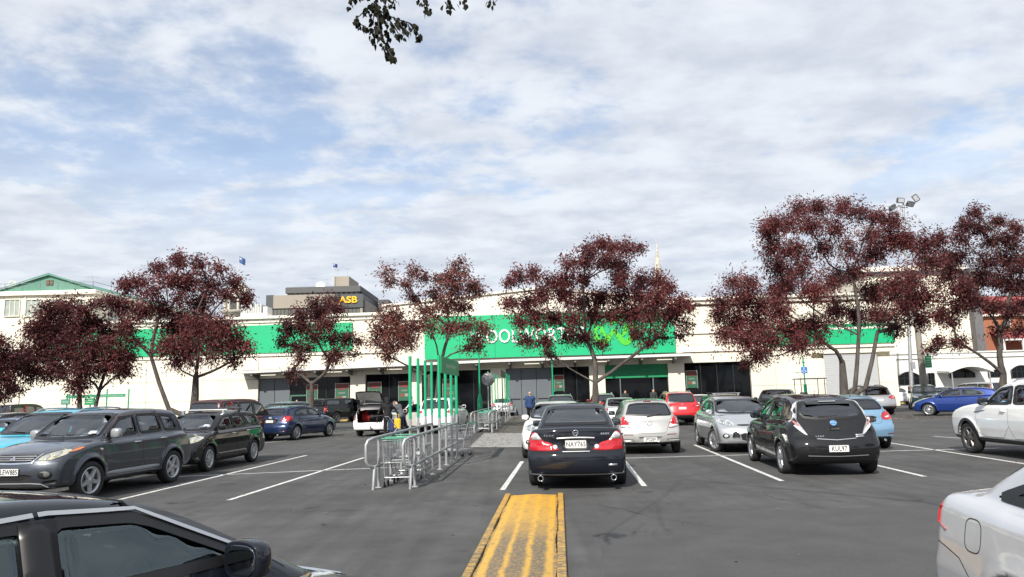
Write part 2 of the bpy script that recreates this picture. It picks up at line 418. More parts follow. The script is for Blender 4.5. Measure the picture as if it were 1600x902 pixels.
# ------------------------------------------------------------------ the car
class Car:
    def __init__(s, low, gh, W, wheels, R, hw, tumble=.30, gz=.95, bowf=.22, bowr=.14, crown=.05, r1=.07, r2=.08, plan=.10, planp=4.0, flare=.018, ra=.055, gplan=.10, bws=.16, sh=.03, h=.032, gw=None, rb=.04):
        s.W = W; s.hW = W/2; s.R = R; s.wh = wheels; s.h = h
        s.xf = max(p[0] for p in low); s.xr = min(p[0] for p in low); s.xm = (s.xf+s.xr)/2; s.L2 = (s.xf-s.xr)/2
        s.H = max(p[1] for p in gh); lo = (s.xr-.5, -.15); hi = (s.xf+.5, s.H+.4)
        s.tl = Table2(chaikin(low, 2), lo, hi); s.tg = Table2(chaikin(gh, 3), lo, hi)
        s.hz = np.array([q[0] for q in hw]); s.hy = np.array([q[1] for q in hw])*s.hW
        s.p = dict(tumble=tumble, gz=gz, bowf=bowf, bowr=bowr, crown=crown, r1=r1, r2=r2, plan=plan, planp=planp, flare=flare, ra=R+ra, gplan=gplan, bws=bws, sh=sh, gw=gw or float(np.interp(gz, s.hz, s.hy))-.015, rb=rb)
    def d(s, x, y, z):
        p = s.p; ay = np.abs(y); yn = np.minimum(ay/s.hW, 1.1); y2 = yn*yn; y3 = y2*yn
        t = (x-s.xm)/s.L2; tf = np.clip(t*1.6-.6, 0, 1); tr = np.clip(-t*1.6-.6, 0, 1)
        xs = x+p['bowf']*y3*tf-p['bowr']*y3*tr
        wf = 1-p['plan']*np.abs(np.clip(t, -1.05, 1.05))**p['planp']
        hw = np.interp(z, s.hz, s.hy)*wf
        rho = None
        for xw in s.wh:
            r = np.sqrt((x-xw)**2+(z-s.R)**2); rho = r if rho is None else np.minimum(rho, r)
        if p['flare']: hw = hw+p['flare']*np.exp(-((rho-p['ra']-.01)/.06)**2)
        a = smax(s.tl(xs, z+p['crown']*.8*y2*sstep(.55, .8, z)), ay-hw, p['r1'])
        tw = np.clip((x-.1)/1.2, 0, 1); tb = np.clip((-x-.9)/1.2, 0, 1)
        xg = x+p['bws']*y2*tw-p['bws']*.6*y2*tb
        gwx = (p['gw']-p['tumble']*(z-p['gz']))*(1-p['gplan']*np.abs(np.clip((x+.3)/(s.L2*.9), -1.1, 1.1))**2.5)
        g = smax(s.tg(xg, z+p['crown']*y2), ay-gwx, p['r2'])
        b = smin(a, g, p['sh'])
        return smax(b, np.minimum(p['ra']-rho, 1e9)*1.0 if False else -np.maximum(rho-p['ra'], (s.hW-.30)-ay), .012)
    def proj(s, pts, ax, off=.003):
        """2D outline points onto the body along an axis: L/R side (x,z), F/B (y,z), T (x,y)"""
        pts = np.asarray(pts, float); n = len(pts); o = np.zeros((n, 3)); dr = np.zeros(3)
        if ax in 'LR': o[:, 0], o[:, 2] = pts[:, 0], pts[:, 1]; sg = 1 if ax == 'L' else -1; o[:, 1] = sg*(s.hW+.25); dr[1] = -sg; mx = s.hW+.2
        elif ax in 'FB': o[:, 1], o[:, 2] = pts[:, 0], pts[:, 1]; sg = 1 if ax == 'F' else -1; o[:, 0] = (s.xf+.2) if sg > 0 else (s.xr-.2); dr[0] = -sg; mx = s.L2*1.9
        else: o[:, 0], o[:, 1] = pts[:, 0], pts[:, 1]; o[:, 2] = s.H+.2; dr[2] = -1; mx = s.H+.1
        t = np.zeros(n)
        for _ in range(60):
            q = o+t[:, None]*dr; t = np.minimum(t+np.clip(s.d(q[:, 0], q[:, 1], q[:, 2]), -.05, .4)*.7, mx)
        q = o+t[:, None]*dr; return q+s.grad(q)*off
    def grad(s, q, e=.006):
        g = np.stack([s.d(q[:, 0]+e*(k == 0), q[:, 1]+e*(k == 1), q[:, 2]+e*(k == 2))-s.d(q[:, 0]-e*(k == 0), q[:, 1]-e*(k == 1), q[:, 2]-e*(k == 2)) for k in range(3)], 1)
        return g/np.maximum(np.linalg.norm(g, axis=1), 1e-9)[:, None]
    # ---- the shell, cut into body, panels and window openings
    def shell(s, root, pm, windows, panels=(), dark=None, dm=None):
        h = s.h; hi = np.array([s.xf+.12, s.hW+.12, s.H+.12]); lo = np.array([s.xr-.12, 0, .02])
        ny = int((hi[1])/h)+1; ys = (np.arange(ny)+.5)*h
        xs = lo[0]+h*np.arange(int((hi[0]-lo[0])/h)+2); zs = lo[2]+h*np.arange(int((hi[2]-lo[2])/h)+2)
        X, Y, Z = np.meshgrid(xs, ys, zs, indexing='ij'); F = s.d(X, Y, Z)
        F = np.concatenate([F[:, ::-1], F], 1)
        V, Q = surface_nets(F, (xs[0], -ys[-1], zs[0]), h)
        for _ in range(3):
            dd = s.d(V[:, 0], V[:, 1], V[:, 2]); V = V-s.grad(V)*np.clip(dd, -h, h)[:, None]*.9
        Nn = s.grad(V, .012)
        C = V[Q].mean(1); cn = Nn[Q].mean(1)
        own = np.zeros(len(Q), int)               # 0 body, -1 removed, k panel
        parts = ['body']
        for (nm, ax, poly) in panels:
            parts.append(nm); k = len(parts)-1; near = (C[:, 0] < s.xr+.5) | (C[:, 0] > s.xf-.5) if 'bumper' in nm else True; own[s._sel(C, cn, ax, poly) & (own == 0) & near] = k
        for (ax, poly) in windows:
            own[s._sel(C, cn, ax, inset(poly, -.004))] = -1
        rho = np.min([np.hypot(C[:, 0]-xw, C[:, 2]-s.R) for xw in s.wh], 0)
        under = ((rho < s.p['ra']+.004) & (np.abs(C[:, 1]) < s.hW-.02)) | (cn[:, 2] < -.75)
        mi = np.where(under, 1, 0)
        if dark is not None:
            for (ax, poly) in dark: mi[s._sel(C, cn, ax, poly) & (mi == 0)] = 2
        objs = {}
        for k, nm in enumerate(parts):
            f = Q[own == k]
            if not len(f): continue
            u, inv = np.unique(f, return_inverse=True); inv = inv.reshape(f.shape)
            objs.setdefault(nm, []).append(np_mesh(nm, V[u], inv, [pm, M_UNDER, dm or M_BLK], root, Nn[u], mi[own == k]))
        s.objs = objs; return objs
    def _sel(s, C, cn, ax, poly):
        if ax == 'L': return (C[:, 1] > 0) & (np.abs(cn[:, 1]) > .12) & in_poly(C[:, 0], C[:, 2], poly)
        if ax == 'R': return (C[:, 1] < 0) & (np.abs(cn[:, 1]) > .12) & in_poly(C[:, 0], C[:, 2], poly)
        if ax == 'F': return (cn[:, 0] > .12) & (C[:, 0] > s.xm) & in_poly(C[:, 1], C[:, 2], poly)
        if ax == 'B': return (cn[:, 0] < -.12) & (C[:, 0] < s.xm) & in_poly(C[:, 1], C[:, 2], poly)
        if ax == 'T+': return (cn[:, 2] > .6) & (C[:, 2] > s.H-.22) & in_poly(C[:, 0], C[:, 1], poly)
        return (cn[:, 2] > .25) & in_poly(C[:, 0], C[:, 1], poly)
    def patch(s, name, poly, ax, m, parent, off=.004, step=.06, round_=1, skirt=.02, taper=True):
        if round_: poly = chaikin(poly, round_, cut=.16)
        P2, T, nb = fill_poly(poly, step); q = s.proj(P2, ax, off)
        if ax in 'FB':                        # keep lamps from sliding down the flanks
            lim = np.median(q[:, 0])
            for _ in range(14):
                far = np.abs(q[:, 0]-lim) > .26
                if not far.any(): break
                P2[far, 0] *= .975; q[far] = s.proj(P2[far], ax, off)
        n2 = q.copy(); v = list(map(tuple, q)); f = []
        e1 = q[[t[1] for t in T]]-q[[t[0] for t in T]]; e2 = q[[t[2] for t in T]]-q[[t[0] for t in T]]
        g = s.grad(q); nn = np.cross(e1, e2); flip = (nn*g[[t[0] for t in T]]).sum(1).sum() < 0
        f = [t[::-1] if flip else t for t in T]
        nv = len(v); b = q[:nb]-s.grad(q[:nb])*skirt; v += list(map(tuple, b))
        sk = [(i, (i+1) % nb, nv+(i+1) % nb, nv+i) for i in range(nb)]
        if not flip: sk = [w[::-1] for w in sk]
        me = D.meshes.new(name); me.from_pydata(v, [], f+sk); me.materials.append(m)
        me.polygons.foreach_set('use_smooth', [True]*len(f)+[False]*len(sk)); me.update()
        return link(name, me, parent)
    def ring(s, name, poly, ax, m, parent, w=.025, off=.006, step=.07, outer=0., round_=2):
        p = chaikin(poly, round_, cut=.11); pts = []
        for i in range(len(p)):
            a, b = p[i], p[(i+1) % len(p)]; k = max(1, int(np.linalg.norm(b-a)/step+.5)); pts += [a+(b-a)*t/k for t in range(k)]
        pts = np.array(pts); A = s.proj(inset(pts, -outer) if outer else pts, ax, off); B = s.proj(inset(pts, w), ax, off+.001); n = len(pts)
        A2 = A-s.grad(A)*(off+.012); B2 = B-s.grad(B)*(off+.012)
        v = np.concatenate([A, B, A2, B2]); f = []
        for i in range(n):
            j = (i+1) % n; f += [(i, j, n+j, n+i), (2*n+i, 2*n+j, j, i), (n+i, n+j, 3*n+j, 3*n+i)]
        nn = np.cross(v[f[0][1]]-v[f[0][0]], v[f[0][3]]-v[f[0][0]])
        if (nn*s.grad(v[[f[0][0]]])[0]).sum() < 0: f = [q[::-1] for q in f]
        me = D.meshes.new(name); me.from_pydata(v.tolist(), [], f); me.materials.append(m); me.update()
        return link(name, me, parent)
    def seam(s, mb, line, ax, w=.007, off=.0015, closed=False, step=.05):
        """thin dark joint line along an outline, added to a builder"""
        line = np.array(line, float); pts = []
        L = len(line) if closed else len(line)-1
        for i in range(L):
            a, b = line[i], line[(i+1) % len(line)]; k = max(1, int(np.linalg.norm(b-a)/step+.5)); pts += [a+(b-a)*t/k for t in range(k)]
        if not closed: pts.append(line[-1])
        pts = np.array(pts); q = s.proj(pts, ax, off); g = s.grad(q); n = len(q)
        tng = np.roll(q, -1, 0)-np.roll(q, 1, 0)
        if not closed: tng[0] = q[1]-q[0]; tng[-1] = q[-1]-q[-2]
        sd = np.cross(tng, g); sd /= np.maximum(np.linalg.norm(sd, axis=1), 1e-9)[:, None]
        v = np.concatenate([q+sd*w/2, q-sd*w/2]); f = [(i, n+i, n+(i+1) % n, (i+1) % n) for i in range(n if closed else n-1)]
        mb.add(v.tolist(), f)
    def window(s, name, poly, ax, gm, parent, seal=True, w=.028, chrome=False):
        p = chaikin(poly, 2, cut=.11); g = s.patch(name, inset(p, .004), ax, gm, parent, .002, .09, 0, .004)
        if seal: s.ring('window_seal', poly, ax, M_SEAL, g, w+.004, outer=.012+.3*s.h)
        if chrome: s.ring('window_trim', poly, ax, M_CHROME, g, .004, .012, outer=.022)
        return g
    def wheels(s, root, style='five', rm=None, rimr=None, w=.21, inset_=.015, steer=0.):
        tm = wheel_meshes(s.R, w, rimr or s.R*.68, style, rm or M_RIM)
        for i, xw in enumerate(s.wh):
            for sg in (1, -1):
                y = sg*(s.hW-w/2-inset_+s.p['flare'])
                t = link('wheel', tm[0], root, (xw, y, s.R), (0, random.uniform(0, 6.2), (0 if sg > 0 else PI)+(steer if i == 0 else 0)))
                link('rim', tm[1], t); link('brake_disc', tm[2], t)
    def plate(s, root, txt, x, z, front=False, w=.36, hgt=.125, y=0, tilt=0.):
        sg = 1 if front else -1
        b = MB(); b.bbox((-w/2, -hgt/2, -.006), (w/2, hgt/2, .006), .008)
        o = b.build('number_plate', M_PLATE, root, (x, y, z), (PI/2+tilt*sg, 0, PI/2 if front else -PI/2))
        r = MB()
        for a, c in (((-w/2+.006, hgt/2-.011, .006), (w/2-.006, hgt/2-.007, .008)), ((-w/2+.006, -hgt/2+.007, .006), (w/2-.006, -hgt/2+.011, .008))): r.box(a, c)
        r.build('plate_border', M_INK, o)
        if txt:
            me = text_mesh(txt, .118, .003, 'CENTER', .80, 1.06, .0015); me.materials.clear(); me.materials.append(M_INK)
            xsv = [v.co.x for v in me.vertices]; k = min(1., (w-.03)/(max(xsv)-min(xsv))); me.transform(Matrix.Diagonal((k, 1, 1, 1)))
            link('plate_lettering', me, o, (0, 0, .008))
        return o
    def mirror(s, root, x, z, pm, size=(.13, .20, .14), sides=(1, -1), yo=.035):
        for sg in sides:
            yb = s.proj([(x, z-.03)], 'L' if sg > 0 else 'R')[0][1]
            b = MB(); T = Matrix.Translation((x-.03, yb+sg*(yo+size[1]/2-.02), z))
            prof = []
            b.sphere((0, 0, 0), .5, 16, 12, (1, 1, 1))
            b.v = [tuple(T @ Vector([math.copysign(abs(q*2)**.62/2, q)*size[i] for i, q in enumerate(p)])) for p in b.v]
            o = b.build('wing_mirror', pm, root)
            for v in o.data.vertices:                # flat rear face, squared ends
                if v.co.x < x-.03-size[0]*.22: v.co.x = x-.03-size[0]*.22
            k = MB(); k.box((x-.03, min(yb-sg*.02, yb+sg*(yo+.03)), z-size[2]*.42), (x+.03, max(yb-sg*.02, yb+sg*(yo+.03)), z-size[2]*.2)); k.build('mirror_arm', M_BLK, o)
            gl = MB(); gl.sphere((0, 0, 0), .5, 16, 12); T2 = Matrix.Translation((x-.032-size[0]*.22, yb+sg*(yo+size[1]/2-.02), z)); gl.v = [tuple(T2 @ Vector([math.copysign(abs(q*2)**.62/2, q)*(.01, size[1]*.84, size[2]*.78)[i] for i, q in enumerate(p)])) for p in gl.v]
            gl.build('mirror_glass', M_MIRR, o)
    def handle(s, root, x, z, m, sides=(1, -1), L=.19):
        for sg in sides:
            y = s.proj([(x, z)], 'L' if sg > 0 else 'R')[0][1]; b = MB()
            b.tube([(x-L/2, y-sg*.01, z), (x-L/2+.02, y+sg*.022, z+.002), (x+L/2-.02, y+sg*.022, z+.002), (x+L/2, y-sg*.01, z)], [.012, .015, .015, .012], 8)
            par = root
            b.build('door_handle', m, par)
    def interior(s, root, belt, xs=(.15, -.75), dash=.75, right=True, shelf=None, floor=.35, hr=True):
        b = MB(); w = s.hW-.18
        for i, x in enumerate(xs):
            for y in ((.38, -.38) if i == 0 else (.40, 0, -.40)):
                T = Matrix.Translation((x, y, floor)) @ Matrix.Rotation(-.22, 4, 'Y')
                b.bbox((-.10, -.24 if i == 0 else -.2, .0), (.06, .24 if i == 0 else .2, belt-floor+.02), .05, T)
                if hr: b.bbox((-.07, -.13, belt-floor+.06), (.02, .13, belt-floor+.24), .04, T)
                b.bbox((x, y-.24, floor-.02), (x+.5, y+.24, floor+.16), .04)
        o = b.build('seats', M_SEATG, root)
        k = MB(); k.bbox((dash, -w, .55), (dash+.5, w, belt-.02), .05)
        if shelf: k.box((shelf[0], -w, belt-.10), (shelf[1], w, belt-.07))
        k.box((s.xr+.35, -w, floor-.06), (s.xf-.9, w, floor-.02))
        k.build('cabin_trim', M_INT, root)
        st = MB(); T = Matrix.Translation((dash-.12, -.38 if right else .38, belt-.08)) @ Matrix.Rotation(-1.1, 4, 'Y')
        st.tube([T @ Vector((.18*math.cos(a), .18*math.sin(a), 0)) for a in np.linspace(0, 2*PI, 20)], .014, 6, False)
        st.box((-.18, -.02, -.01), (.18, .02, .01), T); st.build('steering_wheel', M_BLK, root)
def place(root, ref, px, py, heading, z=0.):
    """stands a car so that its local ground point ref lies where the photograph shows it; heading clockwise from +Y"""
    a = PI/2-rad(heading); g = G(px, py, z); c, q = math.cos(a), math.sin(a)
    root.location = (g.x-(c*ref[0]-q*ref[1]), g.y-(q*ref[0]+c*ref[1]), z); root.rotation_euler = (0, 0, a)
HW_CAR = [(.0, .84), (.18, .90), (.30, .955), (.45, .985), (.62, 1.0), (.78, .985), (.92, .955), (1.05, .91), (1.3, .86)]
HW_SUV = [(.0, .86), (.25, .92), (.40, .96), (.60, .99), (.80, 1.0), (.95, .98), (1.10, .95), (1.3, .9)]
def mir(p): return [(-a, b) for a, b in p][::-1]
# ================================================================== ground and markings
def asphalt():
    m = D.materials.new('asphalt'); m.use_nodes = True; t = m.node_tree; b = t.nodes['Principled BSDF']; nn, lk = t.nodes.new, t.links.new
    tcn = nn('ShaderNodeTexCoord')
    def noise(sc, det=6, ro=.6, st=(1, 1, 1)):
        mp = nn('ShaderNodeMapping'); mp.inputs['Scale'].default_value = st; lk(tcn.outputs['Object'], mp.inputs[0])
        n = nn('ShaderNodeTexNoise'); n.inputs['Scale'].default_value = sc; n.inputs['Detail'].default_value = det; n.inputs['Roughness'].default_value = ro; lk(mp.outputs[0], n.inputs[0]); return n.outputs[0]
    def rng(v, a, b_, lo, hi):
        r = nn('ShaderNodeMapRange'); lk(v, r.inputs[0])
        for i, q in ((1, a), (2, b_), (3, lo), (4, hi)): r.inputs[i].default_value = q
        return r.outputs[0]
    def mul(c, f):
        x = nn('ShaderNodeMixRGB'); x.blend_type = 'MULTIPLY'; x.inputs[0].default_value = 1
        if isinstance(c, tuple): x.inputs[1].default_value = (*c, 1)
        else: lk(c, x.inputs[1])
        lk(f, x.inputs[2]); return x.outputs[0]
    c = mul((.076, .075, .074), rng(noise(.35, 6), .3, .7, .72, 1.28))           # broad patches
    c = mul(c, rng(noise(1.6, 8, .7), .3, .7, .80, 1.20))
    c = mul(c, rng(noise(90, 3, .7), .25, .75, .30, 1.70))                       # aggregate
    c = mul(c, rng(noise(.9, 4, .5, (4, .18, 1)), .35, .62, .86, 1.06))          # tyre-polished lanes
    x = nn('ShaderNodeMixRGB'); lk(c, x.inputs[1]); x.inputs[2].default_value = (.018, .017, .016, 1)
    lk(rng(noise(1.1, 3, .5), .66, .74, 0, .75), x.inputs[0])                    # oil drips
    x2 = nn('ShaderNodeMixRGB'); lk(x.outputs[0], x2.inputs[1]); x2.inputs[2].default_value = (.16, .155, .145, 1)
    lk(rng(noise(34, 2, .5), .70, .75, 0, .7), x2.inputs[0])                     # pale specks
    lk(x2.outputs[0], b.inputs['Base Color']); b.inputs['Roughness'].default_value = .82; b.inputs['Specular IOR Level'].default_value = .35
    bp = nn('ShaderNodeBump'); bp.inputs['Strength'].default_value = .55; bp.inputs['Distance'].default_value = .012; lk(noise(70, 4, .7), bp.inputs['Height']); lk(bp.outputs[0], b.inputs['Normal'])
    return m
M_ASPH = asphalt()
g = MB(); n_ = 24
for i in range(n_):
    for j in range(n_):
        x0, x1 = -400+800*i/n_, -400+800*(i+1)/n_; y0, y1 = -200+800*j/n_, -200+800*(j+1)/n_
        g.add([(x0, y0, 0), (x1, y0, 0), (x1, y1, 0), (x0, y1, 0)], [(0, 1, 2, 3)])
tag(g.build('ground', M_ASPH), kind='structure')
M_LINE = mat('line_paint', (.62, .62, .60), .7, col2=(.16, .155, .15), clo=.52, chi=.68, cscale=14, var=.12, vscale=2)
def strip(name, a, b, w=.10, z=.004, m=None):
    a = Vector((a[0], a[1], 0)); b = Vector((b[0], b[1], 0)); d = (b-a).normalized(); s_ = Vector((-d.y, d.x, 0))*w/2; k = max(1, int((b-a).length/1.2)); mb = MB(); v = []
    for i in range(k+1):
        p = a+(b-a)*i/k; e = random.uniform(-.004, .004); v += [tuple(p+s_*(1+e*20)+Vector((0, 0, z))), tuple(p-s_*(1+e*20)+Vector((0, 0, z)))]
    mb.add(v, [(2*i, 2*i+1, 2*i+3, 2*i+2) for i in range(k)]); o = mb.build(name, m or M_LINE); tag(o, kind='structure'); return o
SD = Vector((math.sin(rad(4.2)), math.cos(rad(4.2)), 0))       # direction of the stalls
for (px, py, L) in ((785, 766, 5.6), (1007, 760, 5.6), (1222, 752, 9.6), (1445, 745, 5.6), (357, 782, 8.6), (187, 781, 9.6)):
    e = G(px, py); strip('painted_line', e, e+SD*L)
e = G(1600, 725); strip('painted_line', e-SD*2.5, e+SD*9)
a, b = G(280, 745), G(640, 729.5); strip('painted_line', a, b, .09)
a, b = G(838, 720), G(1560, 700.5); strip('painted_line', a, b, .09)
a, b = G(1460, 684), G(1500, 684); strip('painted_line', G(1458, 682), G(1500, 685), .09)
strip('painted_line', G(300, 703), G(500, 684), .09); strip('painted_line', G(1370, 653.5), G(1410, 654.5), .10)
# older, darker strip of asphalt across the aisle
M_PATCH = mat('asphalt_patch', (.056, .056, .056), .85, var=.2, vscale=1.5, bump=.5, bscale=70, col2=(.075, .074, .073), cscale=80)
mb = MB(); pts = [G(930, 806), G(1470, 790)]; v = [(pts[0].x, pts[0].y, .003), (pts[1].x, pts[1].y, .003), (pts[1].x+.3, 4, .003), (.55, 4, .003)]
mb.add(v, [(3, 2, 1, 0)[::-1] if False else (0, 3, 2, 1)]); o = mb.build('asphalt_patch', M_PATCH); tag(o, kind='structure')

# fine cracks in the surface
M_CRACK = mat('crack', (.02, .019, .018), .95, var=.2)
def crack(px0, py0, px1, py1, n=26, wob=.06, w=.012, sd=1):
    rr = random.Random(sd); a = G(px0, py0); b = G(px1, py1); d = (b-a).normalized(); s_ = Vector((-d.y, d.x, 0)); off = 0; v = []
    for i in range(n+1):
        off += rr.uniform(-wob, wob); q = a.lerp(b, i/n)+s_*off; ww = w*rr.uniform(.3, 1)*math.sin(PI*min(1, max(.05, i/n))); v += [(q.x+s_.x*ww, q.y+s_.y*ww, .0035), (q.x-s_.x*ww, q.y-s_.y*ww, .0035)]
    mb = MB(); mb.add(v, [(2*i, 2*i+1, 2*i+3, 2*i+2) for i in range(n)]); tag(mb.build('crack', M_CRACK), kind='structure')
crack(905, 785, 1120, 832, sd=2); crack(1180, 768, 1330, 800, 20, .05, .009, 7); crack(430, 800, 640, 795, 20, .04, .008, 9); pass
# pedestrian crossing of narrow pale bars
A_, B_, C_, D_ = G(733, 699), G(832, 699), G(832, 677), G(757, 677); nb_ = 15
for i in range(nb_):
    t0, t1 = i/nb_, (i+.78)/nb_; mb = MB()
    q = [A_.lerp(D_, t0), B_.lerp(C_, t0), B_.lerp(C_, t1), A_.lerp(D_, t1)]
    mb.add([(p.x, p.y, .006) for p in q], [(0, 1, 2, 3)]); o = mb.build('crossing_bar', mat('crossing_paint', (.40, .39, .37), .75, col2=(.14, .135, .13), clo=.45, chi=.65, cscale=5, var=.15)); tag(o, kind='structure')
# brownish paved walk beyond it
mb = MB(); q = [G(757, 677), G(836, 677), G(826, 648), G(800, 648)]; mb.add([(p.x, p.y, .005) for p in q], [(0, 1, 2, 3)])
tag(mb.build('walkway', mat('walkway_paving', (.10, .088, .075), .85, var=.3, vscale=2.5, col2=(.06, .052, .045), cscale=1.2)), kind='structure')

# ---- yellow painted median, slightly domed, with kerb stones along both sides
def yellow_paint():
    m = D.materials.new('worn_yellow_paint'); m.use_nodes = True; t = m.node_tree; b = t.nodes['Principled BSDF']; nn, lk = t.nodes.new, t.links.new
    tcn = nn('ShaderNodeTexCoord')
    def noise(sc, det=6, ro=.6, st=(1, 1, 1)):
        mp = nn('ShaderNodeMapping'); mp.inputs['Scale'].default_value = st; lk(tcn.outputs['Object'], mp.inputs[0])
        n = nn('ShaderNodeTexNoise'); n.inputs['Scale'].default_value = sc; n.inputs['Detail'].default_value = det; n.inputs['Roughness'].default_value = ro; lk(mp.outputs[0], n.inputs[0]); return n.outputs[0]
    def mth(op, a, b_=None, c_=None):
        n = nn('ShaderNodeMath'); n.operation = op
        for i, v in enumerate((a, b_, c_)):
            if v is None: continue
            if isinstance(v, (int, float)): n.inputs[i].default_value = v
            else: lk(v, n.inputs[i])
        return n.outputs[0]
    def rng(v, a, b_, lo, hi):
        r = nn('ShaderNodeMapRange'); r.interpolation_type = 'SMOOTHSTEP'; lk(v, r.inputs[0])
        for i, q in ((1, a), (2, b_), (3, lo), (4, hi)): r.inputs[i].default_value = q
        return r.outputs[0]
    sx = nn('ShaderNodeSeparateXYZ'); lk(tcn.outputs['Object'], sx.inputs[0]); X, Y = sx.outputs[0], sx.outputs[1]
    Xw = mth('ADD', X, mth('MULTIPLY', mth('SUBTRACT', noise(3, 3), .5), .10))
    band = None                                            # tyre tracks worn through the paint, object x across, y along
    for c0, w0 in ((-.20, .075), (.0, .085), (.21, .08)):
        r = rng(mth('ABSOLUTE', mth('SUBTRACT', Xw, c0)), w0*.6, w0*1.25, 1, 0); band = r if band is None else mth('MAXIMUM', band, r)
    along = rng(mth('ADD', Y, mth('MULTIPLY', noise(1.3, 4), 1.5)), -.6, 1.7, 1., .25)        # wear is heavier at the near end
    grain = rng(noise(26, 5, .75), .36, .60, 0, 1); gr2 = rng(noise(12, 6, .7, (1, 2.2, 1)), .40, .62, 0, 1)
    wear = mth('MULTIPLY', mth('MULTIPLY', band, along), mth('ADD', .50, mth('MULTIPLY', grain, .62)))
    side = rng(mth('ABSOLUTE', X), .345, .37, 0, 1)
    wear = mth('MAXIMUM', wear, mth('MULTIPLY', side, mth('ADD', .18, mth('MULTIPLY', gr2, rng(Y, -2.5, 2., .95, .45)))))
    wear = mth('MAXIMUM', wear, mth('MULTIPLY', rng(noise(9, 7, .8), .53, .62, 0, 1), .75))
    ye = nn('ShaderNodeMixRGB'); ye.inputs[1].default_value = (.56, .33, .06, 1); ye.inputs[2].default_value = (.66, .34, .014, 1); lk(rng(mth('ADD', Y, mth('MULTIPLY', X, 2.0)), -1, 3, 0, 1), ye.inputs[0])
    un = nn('ShaderNodeMixRGB'); un.inputs[1].default_value = (.085, .075, .062, 1); un.inputs[2].default_value = (.17, .145, .105, 1); lk(noise(60, 3), un.inputs[0])
    mx = nn('ShaderNodeMixRGB'); lk(wear, mx.inputs[0]); lk(ye.outputs[0], mx.inputs[1]); lk(un.outputs[0], mx.inputs[2]); lk(mx.outputs[0], b.inputs['Base Color'])
    b.inputs['Roughness'].default_value = .7
    bp = nn('ShaderNodeBump'); bp.inputs['Strength'].default_value = .6; bp.inputs['Distance'].default_value = .01; lk(noise(55, 5, .7), bp.inputs['Height']); lk(bp.outputs[0], b.inputs['Normal'])
    return m
M_YEL = yellow_paint()
f0, f1 = G(790, 775, 0), G(880, 774, 0); mid = (f0+f1)/2; wid = (f1-f0).length
n0, n1 = G(730, 902), G(880, 902); nm_ = (n0+n1)/2; ydir = (mid-nm_).normalized(); xdir = Vector((ydir.y, -ydir.x, 0))
isl = thing('traffic_island', 'worn yellow painted island with tyre marks in the middle of the aisle', 'traffic island', (nm_.x+ydir.x*2.2, nm_.y+ydir.y*2.2, 0), math.atan2(xdir.y, xdir.x))
Lf = (mid-nm_).length-2.2; L0 = -4.2; hw_ = wid/2
mb = MB(); nx, ny = 13, 26; v = []
for j in range(ny+1):
    y = L0+(Lf-.02-L0)*j/ny; end = min(1, (Lf-y)/.5)
    for i in range(nx+1):
        u = -1+2*i/nx; x = u*(hw_-.10); v.append((x+.012*math.sin(y*3+i)*(abs(u) > .95), y, (.035+.05*(1-u*u))*(.25+.75*sstep(0, 1, end)) + .003*math.sin(7*y)*math.cos(5*x)))
mb.add(v, [(j*(nx+1)+i, j*(nx+1)+i+1, (j+1)*(nx+1)+i+1, (j+1)*(nx+1)+i) for j in range(ny) for i in range(nx)], True)
o = mb.build('top', M_YEL, isl)
for sg in (1, -1):                                       # kerb stones, cracked away from the top by a dark uneven gap
    y = L0; k = 0
    while y < Lf-.05:
        ln = random.uniform(.75, 1.0); y2 = min(y+ln, Lf); mb = MB(); x0 = sg*(hw_-.085+random.uniform(-.008, .008)); x1 = sg*hw_
        mb.bbox((min(x0, x1), y+.006, 0), (max(x0, x1), y2-.006, .045+random.uniform(-.004, .004)), .008); mb.build('kerb_stone', M_YEL, isl); y = y2
mb = MB(); rr = np.random.RandomState(4)
for k in range(420):
    sg = rr.choice((1, -1)); y = rr.uniform(L0, Lf-.2); x = sg*(hw_-.095+rr.normal(0, .008)); s_ = rr.uniform(.008, .022); T = Matrix.Translation((x, y, .03+rr.uniform(0, .012))) @ Matrix.Rotation(rr.uniform(0, 6), 4, 'Z') @ Matrix.Rotation(rr.uniform(-.5, .5), 4, 'X')
    mb.add([T @ Vector(p) for p in ((-s_, 0, 0), (0, -s_*.4, .003), (s_, 0, 0), (0, s_*.4, .004))], [(0, 1, 2, 3)])
o = mb.build('debris', mat('grit_moss', (.05, .052, .03), .95, var=.5, vscale=30), isl); o['kind'] = 'stuff'

# yellow kerbs at the far edge of the parking
M_KERB = mat('kerb_yellow', (.55, .36, .06), .7, col2=(.25, .22, .17), clo=.45, chi=.6, cscale=4)
def kerb(a, b, label):
    d = (b-a); L = d.length; n = max(2, int(L/1.2)); r = thing('kerb', label, 'kerb', a, math.atan2(d.y, d.x))
    for i in range(n):
        mb = MB(); mb.bbox((L*i/n+.006, -.08, 0), (L*(i+1)/n-.006, .08, .12), .02); mb.build('kerb_stone', M_KERB, r)
kerb(G(440, 661), G(652, 655), 'yellow kerb running in front of the black pickup')
kerb(G(1372, 632.5), G(1442, 630), 'yellow kerb beneath the person in the red coat')

